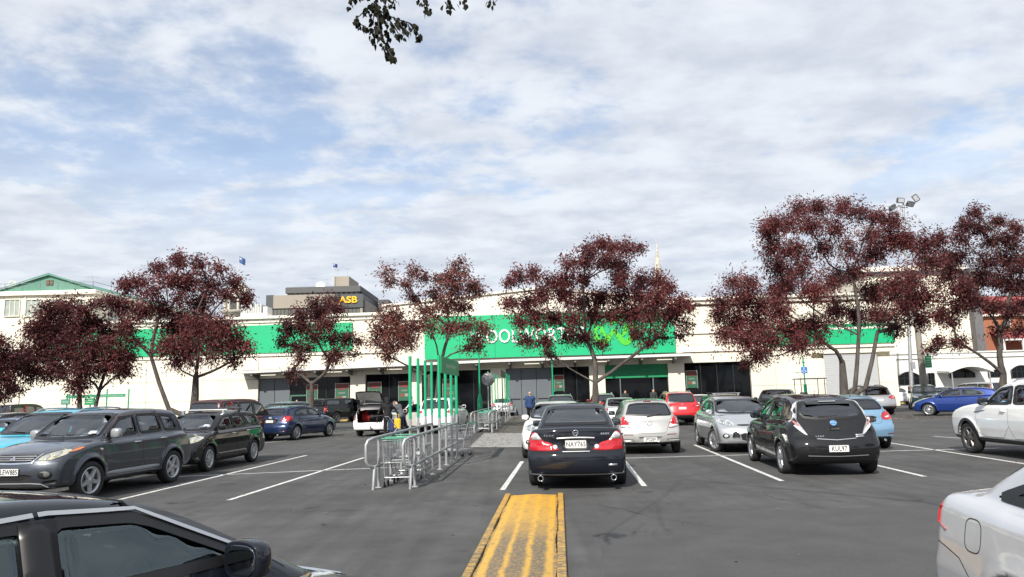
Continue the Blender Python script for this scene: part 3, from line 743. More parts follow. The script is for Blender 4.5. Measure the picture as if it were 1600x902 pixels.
# fallen leaves, drifts under the trees and a few strays on the open asphalt
def litter():
    rr = np.random.RandomState(3); pts = []
    for (px, py, sx, sy, n) in ((1425, 652, 2.6, 1.6, 1500), (1480, 646, 2.5, 1.2, 700), (545, 680, 2.0, 1.3, 420), (610, 668, 2.0, 1.5, 200), (800, 664, 1.4, 3.5, 420), (765, 690, .5, 3.5, 160), (700, 720, .5, 3.0, 70), (930, 655, 3.0, 1.5, 300), (690, 668, 2, 1.5, 200), (330, 690, 2.5, 1.5, 200)):
        g_ = G(px, py); pts.append(np.stack([rr.normal(g_.x, sx, n), rr.normal(g_.y, sy, n), np.full(n, .010)], 1))
    n = 240; pts.append(np.stack([rr.uniform(-14, 18, n), rr.uniform(5, 36, n), np.full(n, .010)], 1))
    p = np.concatenate(pts); n = len(p); a = rr.uniform(0, 6.28, n); L = rr.uniform(.025, .06, n)
    d = np.stack([np.cos(a), np.sin(a), rr.uniform(0, .25, n)], 1)*L[:, None]; w = np.stack([-np.sin(a), np.cos(a), rr.uniform(-.3, .5, n)], 1)*(L*.4)[:, None]
    V = np.stack([p-d, p-w, p+d, p+w], 1).reshape(-1, 3); V[:, 2] = np.maximum(V[:, 2], .008); F_ = np.arange(4*n).reshape(-1, 4)
    o = np_mesh('fallen_leaves', V, F_, mat('dry_leaf', (.13, .075, .045), .8, var=.6, vscale=5, col2=(.22, .17, .11), cscale=9), smooth=False); tag(o, 'scattered brown dry leaves lying on the asphalt', 'leaves', kind='stuff')
litter()

# ================================================================== the supermarket
FA = math.atan(.06)                                       # the front is turned slightly: its left end is farther away
mk = thing('supermarket', 'long cream supermarket with green sign bands and a canopy', 'supermarket', (0, 62, 0), -FA)
_fx = Vector((math.cos(FA), -math.sin(FA), 0)); _fn = Vector((math.sin(FA), math.cos(FA), 0))
def FL(px, py):                                           # place on the front: (distance along it, height)
    d = Vector(ray(px, py)); t = (Vector((0, 62, 0))-Vector((0, 0, CH))).dot(_fn)/d.dot(_fn); q = Vector((0, 0, CH))+d*t-Vector((0, 62, 0)); return q.dot(_fx), q.z
M_CREAM = mat('cream_render', (.71, .665, .55), .75, var=.05, vscale=.5, col2=(.62, .575, .47), clo=.5, chi=.8, cscale=.9, bump=.15, bscale=9, stretch=(1, 1, .25))
M_CREAM2 = mat('cream_trim', (.74, .70, .60), .7, var=.05, vscale=.7)
M_GREEN = mat('sign_green', (.006, .40, .17), .45, var=.05, vscale=.4)
M_GRN = mat('post_green', (.006, .33, .15), .4, var=.10, vscale=2)
M_DGRN = mat('shutter_green', (.008, .23, .09), .5, var=.08, vscale=1)
M_WHITE = mat('sign_white', (.8, .8, .8), .5, var=.03)
M_SHOPGL = mat('shop_glass', (.004, .005, .006), .06, spec=.22, var=.3, vscale=.8)
M_FRAME = mat('dark_frame', (.018, .02, .022), .4, var=.1)
M_GREYP = mat('grey_panel', (.105, .12, .135), .6, var=.08, vscale=.6)
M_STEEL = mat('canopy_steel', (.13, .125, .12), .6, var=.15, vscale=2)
M_GALV = mat('galvanised', (.40, .41, .42), .45, .55, var=.16, vscale=5)
XL, XR = FL(57, 600)[0], FL(1400, 560)[0]
OPEN = [(404, 547, 590, 3.60), (571, 643, 584, 3.70), (659, 766, 579, 3.84), (790, 920, 574, 3.88), (945, 1043, 570, 3.92), (1069, 1172, 567, 3.92), (1287, 1371, 553, 4.35)]
ops = [(FL(a, y)[0], FL(b, y)[0], h) for a, b, y, h in OPEN]
TOP = 8.55
def cast(name, a, b, m=None, parent=None, f=None):
    mb = MB(); mb.box(a, b); return mb.build(name, m or M_CREAM, parent or mk)
def panel_rows(x0, x1, z0, z1, nx, zs, dep=.30):
    for i in range(nx):
        a, b = x0+(x1-x0)*i/nx, x0+(x1-x0)*(i+1)/nx
        for k in range(len(zs)-1):
            mb = MB(); mb.bbox((a+.012, 0, zs[k]+.012), (b-.012, dep, zs[k+1]-.012), .01); mb.build('wall_panel', M_CREAM, mk)
mb = MB(); mb.box((XL+.1, .28, 0), (ops[0][0]-.2, 30, TOP-.1)); mb.box((ops[0][0]-.2, .8, 0), (XR-.1, 30, TOP-.1)); mb.build('wall_core', M_CREAM, mk)
zsL = [0, 1.85, 3.55, 5.55, 7.1, TOP]
panel_rows(XL, ops[0][0]-.02, 0, TOP, 4, zsL)
prev = None
for i, (a, b, h) in enumerate(ops):                        # piers between the openings and lintels over them
    if i: panel_rows(prev, a, 0, 0, 1 if a-prev < 3 else 3, [0, 1.9, 4.0] if a-prev > 3 else [0, 4.0], .8)
    mb = MB(); mb.box((a-.001, 0, h), (b+.001, .8, 4.4 if h > 4.1 else 4.0)); mb.build('lintel', M_CREAM, mk); prev = b
panel_rows(prev, XR, 0, 0, 1, [0, 1.9, 4.0], .8)
xs_ = np.linspace(ops[0][0], XR, 9)
for i in range(8):
    for z0, z1 in ((4.0 if not (xs_[i+1] > ops[6][0] and xs_[i] < ops[6][1]) else 4.4, 5.4), (5.4, TOP)):
        mb = MB(); mb.bbox((xs_[i]+.006, 0.02, z0+.004), (xs_[i+1]-.006, .8, z1-.004), .01); mb.build('wall_panel', M_CREAM, mk)
# cornices and parapets
def cornice(x0, x1, z):
    mb = MB(); pr = [(0, z-.55), (-.10, z-.55), (-.13, z-.30), (-.34, z-.22), (-.34, z), (.9, z), (.9, z-.55)]; n = len(pr)
    v = [(x0, y, zz_) for y, zz_ in pr]+[(x1, y, zz_) for y, zz_ in pr]; mb.add(v, [(i, (i+1) % n, n+(i+1) % n, n+i) for i in range(n)][::1]+[tuple(range(n))[::-1], tuple(range(n, 2*n))]); mb.build('cornice', M_CREAM2, mk)
xm0, xm1 = FL(600, 490)[0], FL(1062, 480)[0]
cornice(FL(165, 510)[0], xm0, 8.95); cornice(xm1, XR+.1, 9.30)
mb = MB(); mb.box((xm1, .9, 8.4), (XR, 1.2, 9.28)); mb.build('parapet', M_CREAM2, mk)
gx = [FL(p, 480)[0] for p in (598, 846, 1064)]; gp = [(gx[0], 8.2), (gx[2], 8.2), (gx[2], 9.15), (gx[1], 10.5), (gx[0], 9.45)]
mb = MB(); n = len(gp); mb.add([(x, -.18, z) for x, z in gp]+[(x, .9, z) for x, z in gp], [tuple(range(n)), tuple(range(2*n-1, n-1, -1))]+[(i+n, (i+1) % n+n, (i+1) % n, i) for i in range(n)]); mb.build('gable', M_CREAM2, mk)
mb = MB(); 
for (a, b) in ((0, 1), (1, 2)):
    za, zb = (9.45, 10.5) if a == 0 else (10.5, 9.15); mb.add([(gx[a], -.36, za-.02), (gx[b], -.36, zb-.02), (gx[b], .95, zb-.02), (gx[a], .95, za-.02), (gx[a], -.36, za+.14), (gx[b], -.36, zb+.14), (gx[b], .95, zb+.14), (gx[a], .95, za+.14)], [(0, 3, 2, 1), (4, 5, 6, 7), (0, 1, 5, 4), (1, 2, 6, 5), (2, 3, 7, 6), (3, 0, 4, 7)])
mb.build('gable_coping', M_CREAM2, mk)
# pilaster ribs and ledges over and under the bands
for x0, x1, z in ((XL+1, xm0, 5.62), (xm1, XR, 6.42), (xm1, XR, 4.92)):
    mb = MB(); mb.bbox((x0, -.12, z-.12), (x1, .02, z+.05), .02); mb.build('ledge', M_CREAM2, mk)
# green bands, each of single boards
def band(x0, x1, z0, z1, n, y=-.06):
    for i in range(n):
        mb = MB(); a, b = x0+(x1-x0)*i/n, x0+(x1-x0)*(i+1)/n; mb.bbox((a+.008, y-.05, z0), (b-.008, y+.075, z1), .006); mb.build('sign_board', M_GREEN, mk)
band(FL(62, 540)[0], FL(551, 525)[0], 5.78, 8.18, 9)
cb = (FL(664, 530)[0], FL(1054, 530)[0]); band(cb[0], cb[1], 4.80, 8.40, 7, -.24)
band(FL(1190, 520)[0], FL(1397, 520)[0], 5.10, 6.72, 3)
# lettering and the leaf-green emblem of the middle band
me = text_mesh('WOOLWORTHS', 1.62, .10, 'CENTER', 1., 1.02, .004); me.materials.clear(); me.materials.append(M_WHITE)
xa, xb = FL(735, 527)[0], FL(913, 525)[0]; wv = [v.co.x for v in me.vertices]; me.transform(Matrix.Diagonal(((xb-xa)/(max(wv)-min(wv)), 1, 1, 1)))
link('lettering', me, mk, ((xa+xb)/2, -.33, 6.52), (PI/2, 0, 0))
M_LIME = mat('emblem_lime', (.07, .48, .03), .5, var=.04); ex, ez = (FL(928, 525)[0]+FL(990, 525)[0])/2, 6.75
def ribbon(name, pts, w, m, y=-.34):
    mb = MB(); pts = chaikin(pts, 3, False); n = len(pts); v = []
    for i, p in enumerate(pts):
        d = pts[min(i+1, n-1)]-pts[max(i-1, 0)]; d /= np.linalg.norm(d)+1e-9; u = np.array([-d[1], d[0]]); ww = w*(.55+.45*math.sin(PI*i/(n-1)))
        for s_ in (1, -1): v += [(p[0]+u[0]*ww*s_, y, p[1]+u[1]*ww*s_), (p[0]+u[0]*ww*s_, y+.06, p[1]+u[1]*ww*s_)]
    f = []
    for i in range(n-1):
        k = 4*i; f += [(k, k+4, k+6, k+2), (k+1, k, k+2, k+3)[::-1] if False else (k, k+1, k+5, k+4), (k+2, k+6, k+7, k+3)]
    mb.add(v, f); return mb.build(name, m, mk)
for sg in (1, -1):
    ribbon('emblem', [(ex+sg*1.45, ez+.55), (ex+sg*1.55, ez-.45), (ex+sg*.95, ez-1.15), (ex+sg*.35, ez-.5), (ex, ez+.1)], .24, M_LIME)
    ribbon('emblem', [(ex+sg*.95, ez+.50), (ex+sg*1.0, ez-.1), (ex+sg*.6, ez-.45)], .20, M_LIME)
ribbon('emblem', [(ex-.1, ez+.55), (ex+.1, ez+1.05), (ex+.75, ez+1.2)], .26, M_LIME)
# canopy: sloping fascia, corrugated underside, brackets and tube lamps
def CZ(x): return np.interp(x, [-25, -13, -1, 15], [4.18, 4.40, 4.58, 4.62])
cx0, cx1 = FL(380, 580)[0], FL(1077, 556)[0]; nseg = 14; cd_ = 1.6
for i in range(nseg):
    a, b = cx0+(cx1-cx0)*i/nseg, cx0+(cx1-cx0)*(i+1)/nseg; za, zb = CZ(a), CZ(b); mb = MB()
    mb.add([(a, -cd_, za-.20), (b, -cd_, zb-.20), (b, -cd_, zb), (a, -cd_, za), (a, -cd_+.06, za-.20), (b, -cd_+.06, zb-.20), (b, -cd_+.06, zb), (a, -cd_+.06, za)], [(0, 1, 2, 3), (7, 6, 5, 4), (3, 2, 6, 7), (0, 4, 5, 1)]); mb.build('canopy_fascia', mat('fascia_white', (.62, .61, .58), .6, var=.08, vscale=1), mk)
    mb = MB(); k = 18; v = []
    for j in range(k+1):
        x = a+(b-a)*j/k; z = np.interp(x, [a, b], [za, zb])-.24+(.035 if j % 2 else 0); v += [(x, -cd_+.07, z), (x, 0.0, z+.16)]
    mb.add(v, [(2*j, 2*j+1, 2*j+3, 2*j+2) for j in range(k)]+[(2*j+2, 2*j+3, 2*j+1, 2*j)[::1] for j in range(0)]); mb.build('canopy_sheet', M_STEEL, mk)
    mb = MB(); x = (a+b)/2; z = CZ(x)-.30; mb.add([(x-.09, -cd_+.1, z), (x+.09, -cd_+.1, z), (x+.09, 0, z), (x-.09, 0, z), (x-.09, -cd_+.1, z-.12), (x+.09, -cd_+.1, z-.12), (x+.09, 0, z-.42), (x-.09, 0, z-.42)], [(0, 1, 2, 3), (7, 6, 5, 4), (0, 4, 5, 1), (1, 5, 6, 2), (3, 7, 4, 0)]); mb.build('canopy_bracket', M_STEEL, mk)
mb = MB(); mb.box((cx0, -cd_+.06, 0), (cx1, .0, .03)); bm_ = mb
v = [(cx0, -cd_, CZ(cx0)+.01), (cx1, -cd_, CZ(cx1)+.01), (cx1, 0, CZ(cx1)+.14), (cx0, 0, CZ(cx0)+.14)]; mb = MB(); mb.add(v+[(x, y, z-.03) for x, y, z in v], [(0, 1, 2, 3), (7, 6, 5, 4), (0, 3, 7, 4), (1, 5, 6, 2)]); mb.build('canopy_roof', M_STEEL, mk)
for px in (425, 527, 620, 700, 832, 940, 1037):
    x = FL(px, 580)[0]; z = CZ(x)-.36; mb = MB(); mb.bbox((x-.62, -.9, z-.07), (x+.62, -.76, z), .01); mb.build('tube_lamp', mat('lamp_diffuser', (.75, .72, .62), .5, emit=(1, .93, .75, .55)), mk)
# windows, doors and shutters
def glazing(x0, x1, z0, z1, n, y=.35, m=None, fr=.05):
    w = (x1-x0)/n
    for i in range(n):
        a = x0+w*i; mb = MB(); mb.box((a+fr/2, y, z0), (a+w-fr/2, y+.02, z1)); o = mb.build('window', m or M_SHOPGL, mk)
        f = MB(); f.box((a, y-.05, z0), (a+fr/2, y+.06, z1)); f.box((a+w-fr/2, y-.05, z0), (a+w, y+.06, z1)); f.box((a+fr/2, y-.05, z1-fr), (a+w-fr/2, y+.06, z1+.001)); f.build('window_frame', M_FRAME if m is None else M_GREYP, o)
def poster(px0, px1, py0, py1, flip=0):
    x0, z1 = FL(px0, py0); x1, z0 = FL(px1, py1); mb = MB(); mb.bbox((x0, .28, z0), (x1, .31, z1), .005); o = mb.build('poster', mat('poster_green', (.018, .10, .055), .5, var=.1), mk); h = z1-z0; w = x1-x0
    f = MB(); f.box((x0-.05, .27, z0-.05), (x0, .32, z1+.05)); f.box((x1, .27, z0-.05), (x1+.05, .32, z1+.05)); f.box((x0, .27, z1), (x1, .32, z1+.05)); f.build('poster_frame', mat('poster_frame', (.30, .30, .28), .4, .5), o)
    a = MB(); a.add([(x0, .272, z1), (x0, .272, z1-h*.20)]+[(x0+w*t, .272, z1-h*(.20+.12*math.sin(PI*t))) for t in np.linspace(.1, .9, 7)]+[(x1, .272, z1-h*.20), (x1, .272, z1)], [tuple(range(11))]); a.build('poster_print', mat('poster_red', (.16, .035, .03), .5, var=.25, vscale=6), o)
    for (u0, u1, t0, t1, c) in ((.15, .45, .62, .78, (.22, .05, .03)), (.52, .82, .62, .78, (.25, .25, .23)), (.2, .75, .42, .50, (.15, .17, .14))):
        q = MB(); q.box((x0+w*u0, .272, z1-h*t1), (x0+w*u1, .279, z1-h*t0)); q.build('poster_print', mat('print_%d' % int(c[0]*100), c, .6, var=.2, vscale=12), o)
e = .06
a, b, h = ops[0]; xg = FL(452, 600)[0]; xd = FL(489, 600)[0]
for i in range(2):
    mb = MB(); w = (xg-a)/2; mb.bbox((a+w*i+.02, .22, 0), (a+w*(i+1)-.02, .30, h-.04), .01); mb.build('wall_sheet', M_GREYP, mk)
glazing(xg, xd, 2.15, h, 1); glazing(xd, b, .25, h, 3)
mb = MB(); mb.box((xg+.12, .34, 0), (xd-.12, .38, 2.1)); o = mb.build('door', M_SHOPGL, mk); f = MB(); f.box((xg, .28, 0), (xg+.12, .42, 2.15)); f.box((xd-.12, .28, 0), (xd, .42, 2.15)); f.box((xg+.12, .28, 2.03), (xd-.12, .42, 2.15)); f.build('door_frame', mat('frame_green', (.05, .14, .10), .5), o)
for k, n in ((1, 2), (2, 4)): glazing(ops[k][0], ops[k][1], .3, ops[k][2], n)
a, b, h = ops[3]; xg = FL(862, 600)[0]
for i in range(3):
    w = (xg-a)/3; mb = MB(); mb.bbox((a+w*i+.015, .22, .0), (a+w*(i+1)-.015, .30, h-.05), .01); mb.build('wall_sheet', M_GREYP, mk)
    mb = MB(); mb.box((a+w*i+.1, .18, 1.28), (a+w*(i+1)-.1, .219, 1.36)); mb.build('push_rail', M_FRAME, mk)
glazing(xg, b, .2, h, 3)
a, b, h = ops[4]; zt = 2.92
for i in range(9):                                         # green roller shutter, half down
    z0 = zt+(h-zt)*i/9; mb = MB(); mb.bbox((a+.03, .16, z0), (b-.03, .24, z0+(h-zt)/9-.012), .015); mb.build('shutter_slat', M_DGRN, mk)
w = b-a
for x0, x1 in ((a, a+w*.24), (b-w*.24, b)): glazing(x0, x1, .1, zt, 1)
mb = MB(); mb.box((a+w*.24, .7, 0), (b-w*.24, .75, zt)); mb.build('doorway', M_SHOPGL, mk)
f = MB(); f.box((a+w*.24-.06, .2, 0), (a+w*.24+.03, .4, zt)); f.build('door_post', M_GREYP, mk); f = MB(); f.box((b-w*.24-.03, .2, 0), (b-w*.24+.06, .4, zt)); f.build('door_post', M_GREYP, mk)
mb = MB(); mb.box((a, .15, zt-.10), (b, .34, zt-.001)); mb.build('shutter_rail', M_DGRN, mk)
glazing(ops[5][0], ops[5][1], .25, ops[5][2], 4)
a, b, h = ops[6]
for i in range(22):
    z0 = h*i/22; mb = MB(); mb.bbox((a+.02, .14, z0), (b-.02, .22, z0+h/22-.014), .015); mb.build('shutter_slat', mat('shutter_grey', (.42, .43, .44), .5, var=.05), mk)
for q in ((478, 494, 602, 634), (523, 543, 600, 631), (574, 594, 598, 628), (622, 640, 597, 626), (691, 711, 593, 624), (1073, 1091, 580, 606), (866, 881, 587, 611)): poster(*q)
mb = MB(); xq, zq = FL(1245, 577); mb.bbox((xq-.18, -.06, zq-.25), (xq+.18, 0, zq+.25), .02); mb.build('meter_box', M_CREAM2, mk)
# rooftop plant
ac = thing('rooftop_air_conditioner', 'grey ribbed air conditioning unit on the supermarket roof beside the dome', 'air conditioner', tuple(P(402, 491, 70)), 0)
for i in range(9):
    mb = MB(); mb.bbox((-1.3+.22*i, -.8, 0), (-1.3+.22*i+.20, .8, .85), .02); mb.build('casing_rib', mat('ac_grey', (.42, .43, .42), .6, var=.08), ac)
mb = MB(); mb.bbox((.75, -.7, 0), (1.2, .7, .62), .03); mb.build('fan_housing', mat('ac_pale', (.5, .5, .48), .6), ac); mb = MB(); mb.box((-1.3, -.8, -1.4), (1.2, .8, 0)); mb.build('plinth', M_CREAM2, ac)

# ================================================================== buildings beyond
def win(parent, x0, x1, z0, z1, y=0, m=None, fm=None, n=2, d=.12):
    mb = MB(); mb.box((x0, y-.02, z0), (x1, y+.03, z1)); o = mb.build('window', m or mat('far_glass', (.02, .025, .03), .08, spec=.7), parent)
    f = MB(); t = .06
    f.box((x0-t, y-d, z0-t), (x0, y+.02, z1+t)); f.box((x1, y-d, z0-t), (x1+t, y+.02, z1+t)); f.box((x0, y-d, z1), (x1, y+.02, z1+t)); f.box((x0, y-d-.05, z0-t), (x1, y+.02, z0))
    for i in range(1, n): xx = x0+(x1-x0)*i/n; f.box((xx-.03, y-.06, z0), (xx+.03, y-.021, z1))
    f.build('window_frame', fm or M_CREAM2, o); return o
# green-roofed block at the left
gb = thing('green_roofed_building', 'cream block under a green gabled roof at the far left', 'building', (0, 78, 0), 0)
def LP(px, py, Y): q = P(px, py, Y); return q.x, q.z
x1 = LP(147, 452, 78)[0]; z1 = LP(100, 462, 78)[1]+.1
mb = MB(); mb.box((-75, 0, 0), (x1, 40, z1)); mb.build('wall', M_CREAM, gb)
mb = MB(); mb.bbox((-75, -.35, z1), (x1+.35, 40, z1+.45), .08); mb.build('cornice', M_CREAM2, gb)
pk = LP(78, 429, 79); zr = z1+.46; xa, xb = -75, x1+.3; M_GRF = mat('roof_green', (.075, .21, .15), .6, var=.1, vscale=.5, col2=(.10, .24, .18), cscale=.4)
xl = LP(-20, 456, 79)[0]
mb = MB(); mb.add([(xl, 1, zr), (xb-.2, 1, zr), (pk[0], 1, pk[1]), (xl, 38, zr), (xb-.2, 38, zr), (pk[0], 38, pk[1])], [(0, 1, 2), (5, 4, 3), (1, 4, 5, 2), (0, 2, 5, 3)]); mb.build('roof', M_GRF, gb)
mb = MB(); mb.add([(xl-.3, .7, zr-.05), (pk[0], .7, pk[1]+.12), (xb+.1, .7, zr-.05), (xl-.3, 1.0, zr-.05), (pk[0], 1.0, pk[1]+.12), (xb+.1, 1.0, zr-.05), (xl-.3, .7, zr-.30+.25), (pk[0], .7, pk[1]-.1), (xb+.1, .7, zr-.05)], [(0, 1, 4, 3), (1, 2, 5, 4), (0, 7, 1), (1, 7, 2)]); mb.build('verge', M_GRF, gb)
lx0, lz0 = LP(72, 446, 79); lx1, lz1 = LP(84, 438, 79)
for i in range(2):
    mb = MB(); w = (lx1-lx0)/2; mb.bbox((lx0+w*i+.03, .9, lz0), (lx0+w*(i+1)-.03, 1.05, lz1), .02); mb.build('louvre', mat('louvre_brown', (.12, .075, .05), .7), gb)
M_PANE = mat('pale_panes', (.33, .37, .33), .25, var=.25, vscale=1.2, coat=.4)
for a, b in ((9, 30), (42, 63), (75, 96), (109, 129)):
    wx0, wz1 = LP(a, 469, 78); wx1, wz0 = LP(b, 494, 78); win(gb, wx0, wx1, wz0, wz1, 0, M_PANE, None, 3)
for k in range(3):
    yy = 3+k*6; mb = MB(); mb.box((x1-.02, yy, z1-4), (x1+.03, yy+2.6, z1-1.2)); mb.build('window', M_PANE, gb)
mb = MB(); px_, pz_ = LP(38, 500, 78); mb.tube([(px_, -.08, 0), (px_, -.08, z1-.1)], .07, 8); mb.build('downpipe', M_CREAM2, gb)
mb = MB()
for i in range(11): xx = -60+i*1.9; mb.tube([(xx, -.2, z1+.4), (xx, -.2, z1+1.3)], .025, 6)
for zq in (z1+1.3, z1+.9): mb.tube([(-75, -.2, zq), (x1, -.2, zq)], .025, 6)
mb.tube([(x1, -.2, z1+1.3), (x1, 20, z1+1.3)], .025, 6); mb.build('roof_railing', mat('rail_grey', (.2, .22, .22), .5, .5), gb)
def dish(name, label, loc, r, m, tilt=rad(65), rz=.3):
    d = thing(name, label, 'satellite dish', loc, rz); T = Matrix.Translation((0, 0, r*1.15)) @ Matrix.Rotation(tilt, 4, 'X')
    mb = MB(); mb.lathe([(.001, 0), (r*.35, r*.04), (r*.7, r*.16), (r, r*.32), (r*1.01, r*.28), (r*.7, r*.10), (.001, -.03)][::-1], 28, T); mb.build('reflector', m, d)
    mb = MB(); mb.tube([(0, 0, -.5), (0, 0, r*1.1)], r*.06, 8); mb.build('mast', M_GALV, d); mb = MB(); mb.tube([T @ Vector((0, r*.9, r*.25)), T @ Vector((0, 0, r*.95))], r*.02, 6); mb.sphere(T @ Vector((0, 0, r*.95)), r*.09, 8, 6); mb.build('feed_arm', M_GALV, d); return d
q = P(19, 451, 80); dish('satellite_dish', 'small grey dish on the left slope of the green roof', (q.x, q.y, q.z), .42, mat('dish_grey', (.42, .44, .42), .6))
def aerial(label, loc, h=1.5):
    d = thing('aerial', label, 'aerial', loc, .4); mb = MB(); mb.tube([(0, 0, -.8), (0, 0, h)], .025, 6); mb.build('mast', M_GALV, d); mb = MB(); mb.tube([(-.7, 0, h-.1), (.7, 0, h-.1)], .018, 6)
    for i in range(6): mb.tube([(-.65+i*.26, -.4+i*.03, h-.1), (-.65+i*.26, .4-i*.03, h-.1)], .012, 5)
    mb.build('array', M_GALV, d); return d
q = P(144, 450, 79); aerial('thin roof aerial standing at the right corner of the green roof', (q.x, q.y, q.z), 1.3)
# stepped office block with the yellow lettering
ab = thing('office_block', 'stepped grey and beige office block with yellow lettering behind the supermarket', 'building', (0, 150, 0), 0)
M_BEI = mat('office_beige', (.30, .265, .215), .7, var=.06, vscale=.2); M_CON = mat('office_grey', (.11, .11, .10), .75, var=.08, vscale=.3); M_DK = mat('office_dark', (.055, .06, .065), .5, var=.1); M_DK2 = mat('office_roof_grey', (.085, .085, .085), .7, var=.1)
def ABX(px, py, Y=150): q = P(px, py, Y); return q.x, q.z
xa = ABX(417, 490)[0]; xb = ABX(567, 490)[0]
mb = MB(); mb.box((xa, 0, 0), (xb, 26, 17.4)); mb.build('lower_wall', M_BEI, ab)
nfin = 24
for i in range(nfin):
    mb = MB(); w = (xb-xa-1.2)/nfin; mb.box((xa+.6+w*i+.04, -.12, 17.4), (xa+.6+w*(i+1)-.04, .3, 20.4)); mb.build('louvre_panel', M_CON, ab)
mb = MB(); mb.box((xa+.5, .2, 17.4), (xb, 26, 20.4)); mb.build('louvre_wall', M_CON, ab)
for x in (xa, xb-.55): mb = MB(); mb.box((x, -.25, 17.0), (x+.55, .4, 20.4)); mb.build('end_pier', M_BEI, ab)
mb = MB(); mb.box((xa-.1, -.4, 20.4), (ABX(428, 470)[0], .6, 23.2)); mb.build('dark_panel', M_DK, ab)
mb = MB(); mb.box((ABX(428, 470)[0], -.4, 20.4), (ABX(524, 470)[0], 26, 23.1)); mb.build('beige_band', M_BEI, ab)
sx0, sx1 = ABX(524, 470)[0], ABX(568, 470)[0]
mb = MB(); mb.box((sx0, -.45, 20.2), (sx1, 26, 23.0)); mb.build('sign_wall', M_DK, ab)
M_YLET = mat('yellow_letters', (.80, .46, .02), .4, var=.03); me = text_mesh('ASB', 1.85, .2, 'CENTER', 1.2, 1.0, .05); me.materials.clear(); me.materials.append(M_YLET); link('lettering', me, ab, (ABX(544, 467)[0]+.15, -.6, 21.75), (PI/2, 0, 0))
mb = MB(); xx = ABX(531.5, 467)[0]; mb.prism([(xx-.25, 20.8), (xx+.05, 20.8), (xx+.55, 22.0), (xx+.30, 22.0)], .5, .7, Matrix.Rotation(PI/2, 4, 'X')); mb.build('lettering', M_YLET, ab)
mb = MB(); mb.box((xb, .6, 19.4), (xb+.4, 24, 21.8)); mb.build('side_band', M_BEI, ab)
mb = MB(); mb.box((xb, .3, 15), (xb+.3, 25, 19.3)); mb.build('side_wall', M_DK, ab)
mb = MB(); mb.box((ABX(590, 485)[0]-3, 20, 15), (ABX(592, 485)[0]+.3, 25.5, 21.5)); mb.build('rear_sign', M_YLET, ab)
mb = MB(); mb.box((ABX(575, 470)[0]-.4, 14, 19), (ABX(585, 470)[0]+.5, 19, 23.6)); mb.build('stair_tower', M_DK2, ab)
x2, x3 = ABX(440, 455)[0], ABX(555, 455)[0]
mb = MB(); mb.box((x2, 4, 22.5), (x3, 24, 24.0)); mb.build('upper_wall', M_DK2, ab)
for i in range(14):
    w = (x3-x2)/14; mb = MB(); mb.box((x2+w*i+.2, 3.92, 23.2), (x2+w*(i+1)-.2, 4.02, 24.1)); mb.build('window', mat('office_panes', (.16, .17, .165), .2, var=.3, vscale=.6), ab)
mb = MB(); mb.bbox((x2-.3, 3.4, 24.05), (x3+.4, 24, 25.3), .1); mb.build('upper_roof', M_DK2, ab)
t0, t1 = ABX(522, 440, 160)[0], ABX(545.5, 440, 160)[0]; tz = ABX(530, 432, 160)[1]
mb = MB(); mb.bbox((t0, 10, 25), (t1, 20, tz), .05); mb.build('lift_tower', M_BEI, ab)
q = P(501, 449, 156); dish('satellite_dish', 'white dish on the roof of the grey office block', (q.x, q.y, q.z-.9), .95, mat('dish_white', (.75, .75, .74), .5), rad(70), .2)
for px, py, hh, wh in ((489, 449, 2.2, 'roof, left of the white dish'), (512, 448, 1.8, 'roof, between white dish and lift tower'), (528, 431, 1.6, 'lift tower, next to the flagpole'), (543, 431, 1.8, 'lift tower, at its far corner')):
    q = P(px, py, 160 if py < 440 else 156); aerial('small aerial on the office block '+wh, (q.x, q.y, q.z-.2), hh)['group'] = 'aerials on the office block'
def flag(label, base, h, fw, fh, col, ang=0., furl=0.):
    d = thing('flagpole', label, 'flag', base, 0); mb = MB(); mb.tube([(0, 0, 0), (0, 0, h)], [h*.011, h*.006], 8); mb.sphere((0, 0, h), h*.014, 8, 6); mb.build('pole', mat('pole_white', (.6, .6, .6), .5), d)
    mb = MB(); v = []; n = 12
    for j in range(6):
        for i in range(n+1):
            u = i/n; v.append((u*fw*(1-.25*furl), .16*fw*math.sin(u*7+j*.3)*u, h*.97-fh*j/5-furl*u*fh*.9))
    f = [(j*(n+1)+i, j*(n+1)+i+1, (j+1)*(n+1)+i+1, (j+1)*(n+1)+i) for j in range(5) for i in range(n)]; mb.add(v, f, True); o = mb.build('cloth', mat('flag_'+str(int(col[2]*100)), col, .8, var=.25, vscale=2), d)
    mb = MB(); mb.add([(x, y-.02, z) for x, y, z in (v[2*13+1], v[2*13+5], v[13+5], v[13+1])], [(0, 1, 2, 3), (3, 2, 1, 0)]); mb.build('emblem', mat('flag_white', (.6, .6, .62), .8), d); return d
q = P(520, 450, 159); h = P(520, 411, 159).z-q.z; flag('dark blue flag on a pole above the office block lift tower', tuple(q), h, 1.0, .8, (.03, .06, .2), furl=.2)
# domed clock tower
q = P(371, 500, 130); tw = thing('domed_tower', 'pale stone tower with a small dome and flagpole behind the supermarket', 'tower', (q.x, 130, 0), 0); M_STONE = mat('pale_stone', (.58, .54, .45), .8, var=.1, vscale=1, col2=(.45, .42, .35), cscale=.8)
zb = P(371, 487, 130).z; zt_ = P(371, 441, 130).z; r = 2.0
mb = MB(); mb.lathe([(r*1.25, 0), (r*1.25, zb-.4), (r*1.5, zb-.2), (r*1.5, zb)], 8); mb.build('shaft', M_STONE, tw)
for k in range(8):
    a = PI/8+k*PI/4; mb = MB(); mb.tube([(r*1.05*math.cos(a), r*1.05*math.sin(a), zb-.05), (r*1.05*math.cos(a), r*1.05*math.sin(a), zb+2.3)], .27, 8); mb.build('column', M_STONE, tw)
mb = MB(); mb.lathe([(r*.72, zb-.1), (r*.72, zb+2.2)], 16); mb.build('drum', M_STONE, tw)
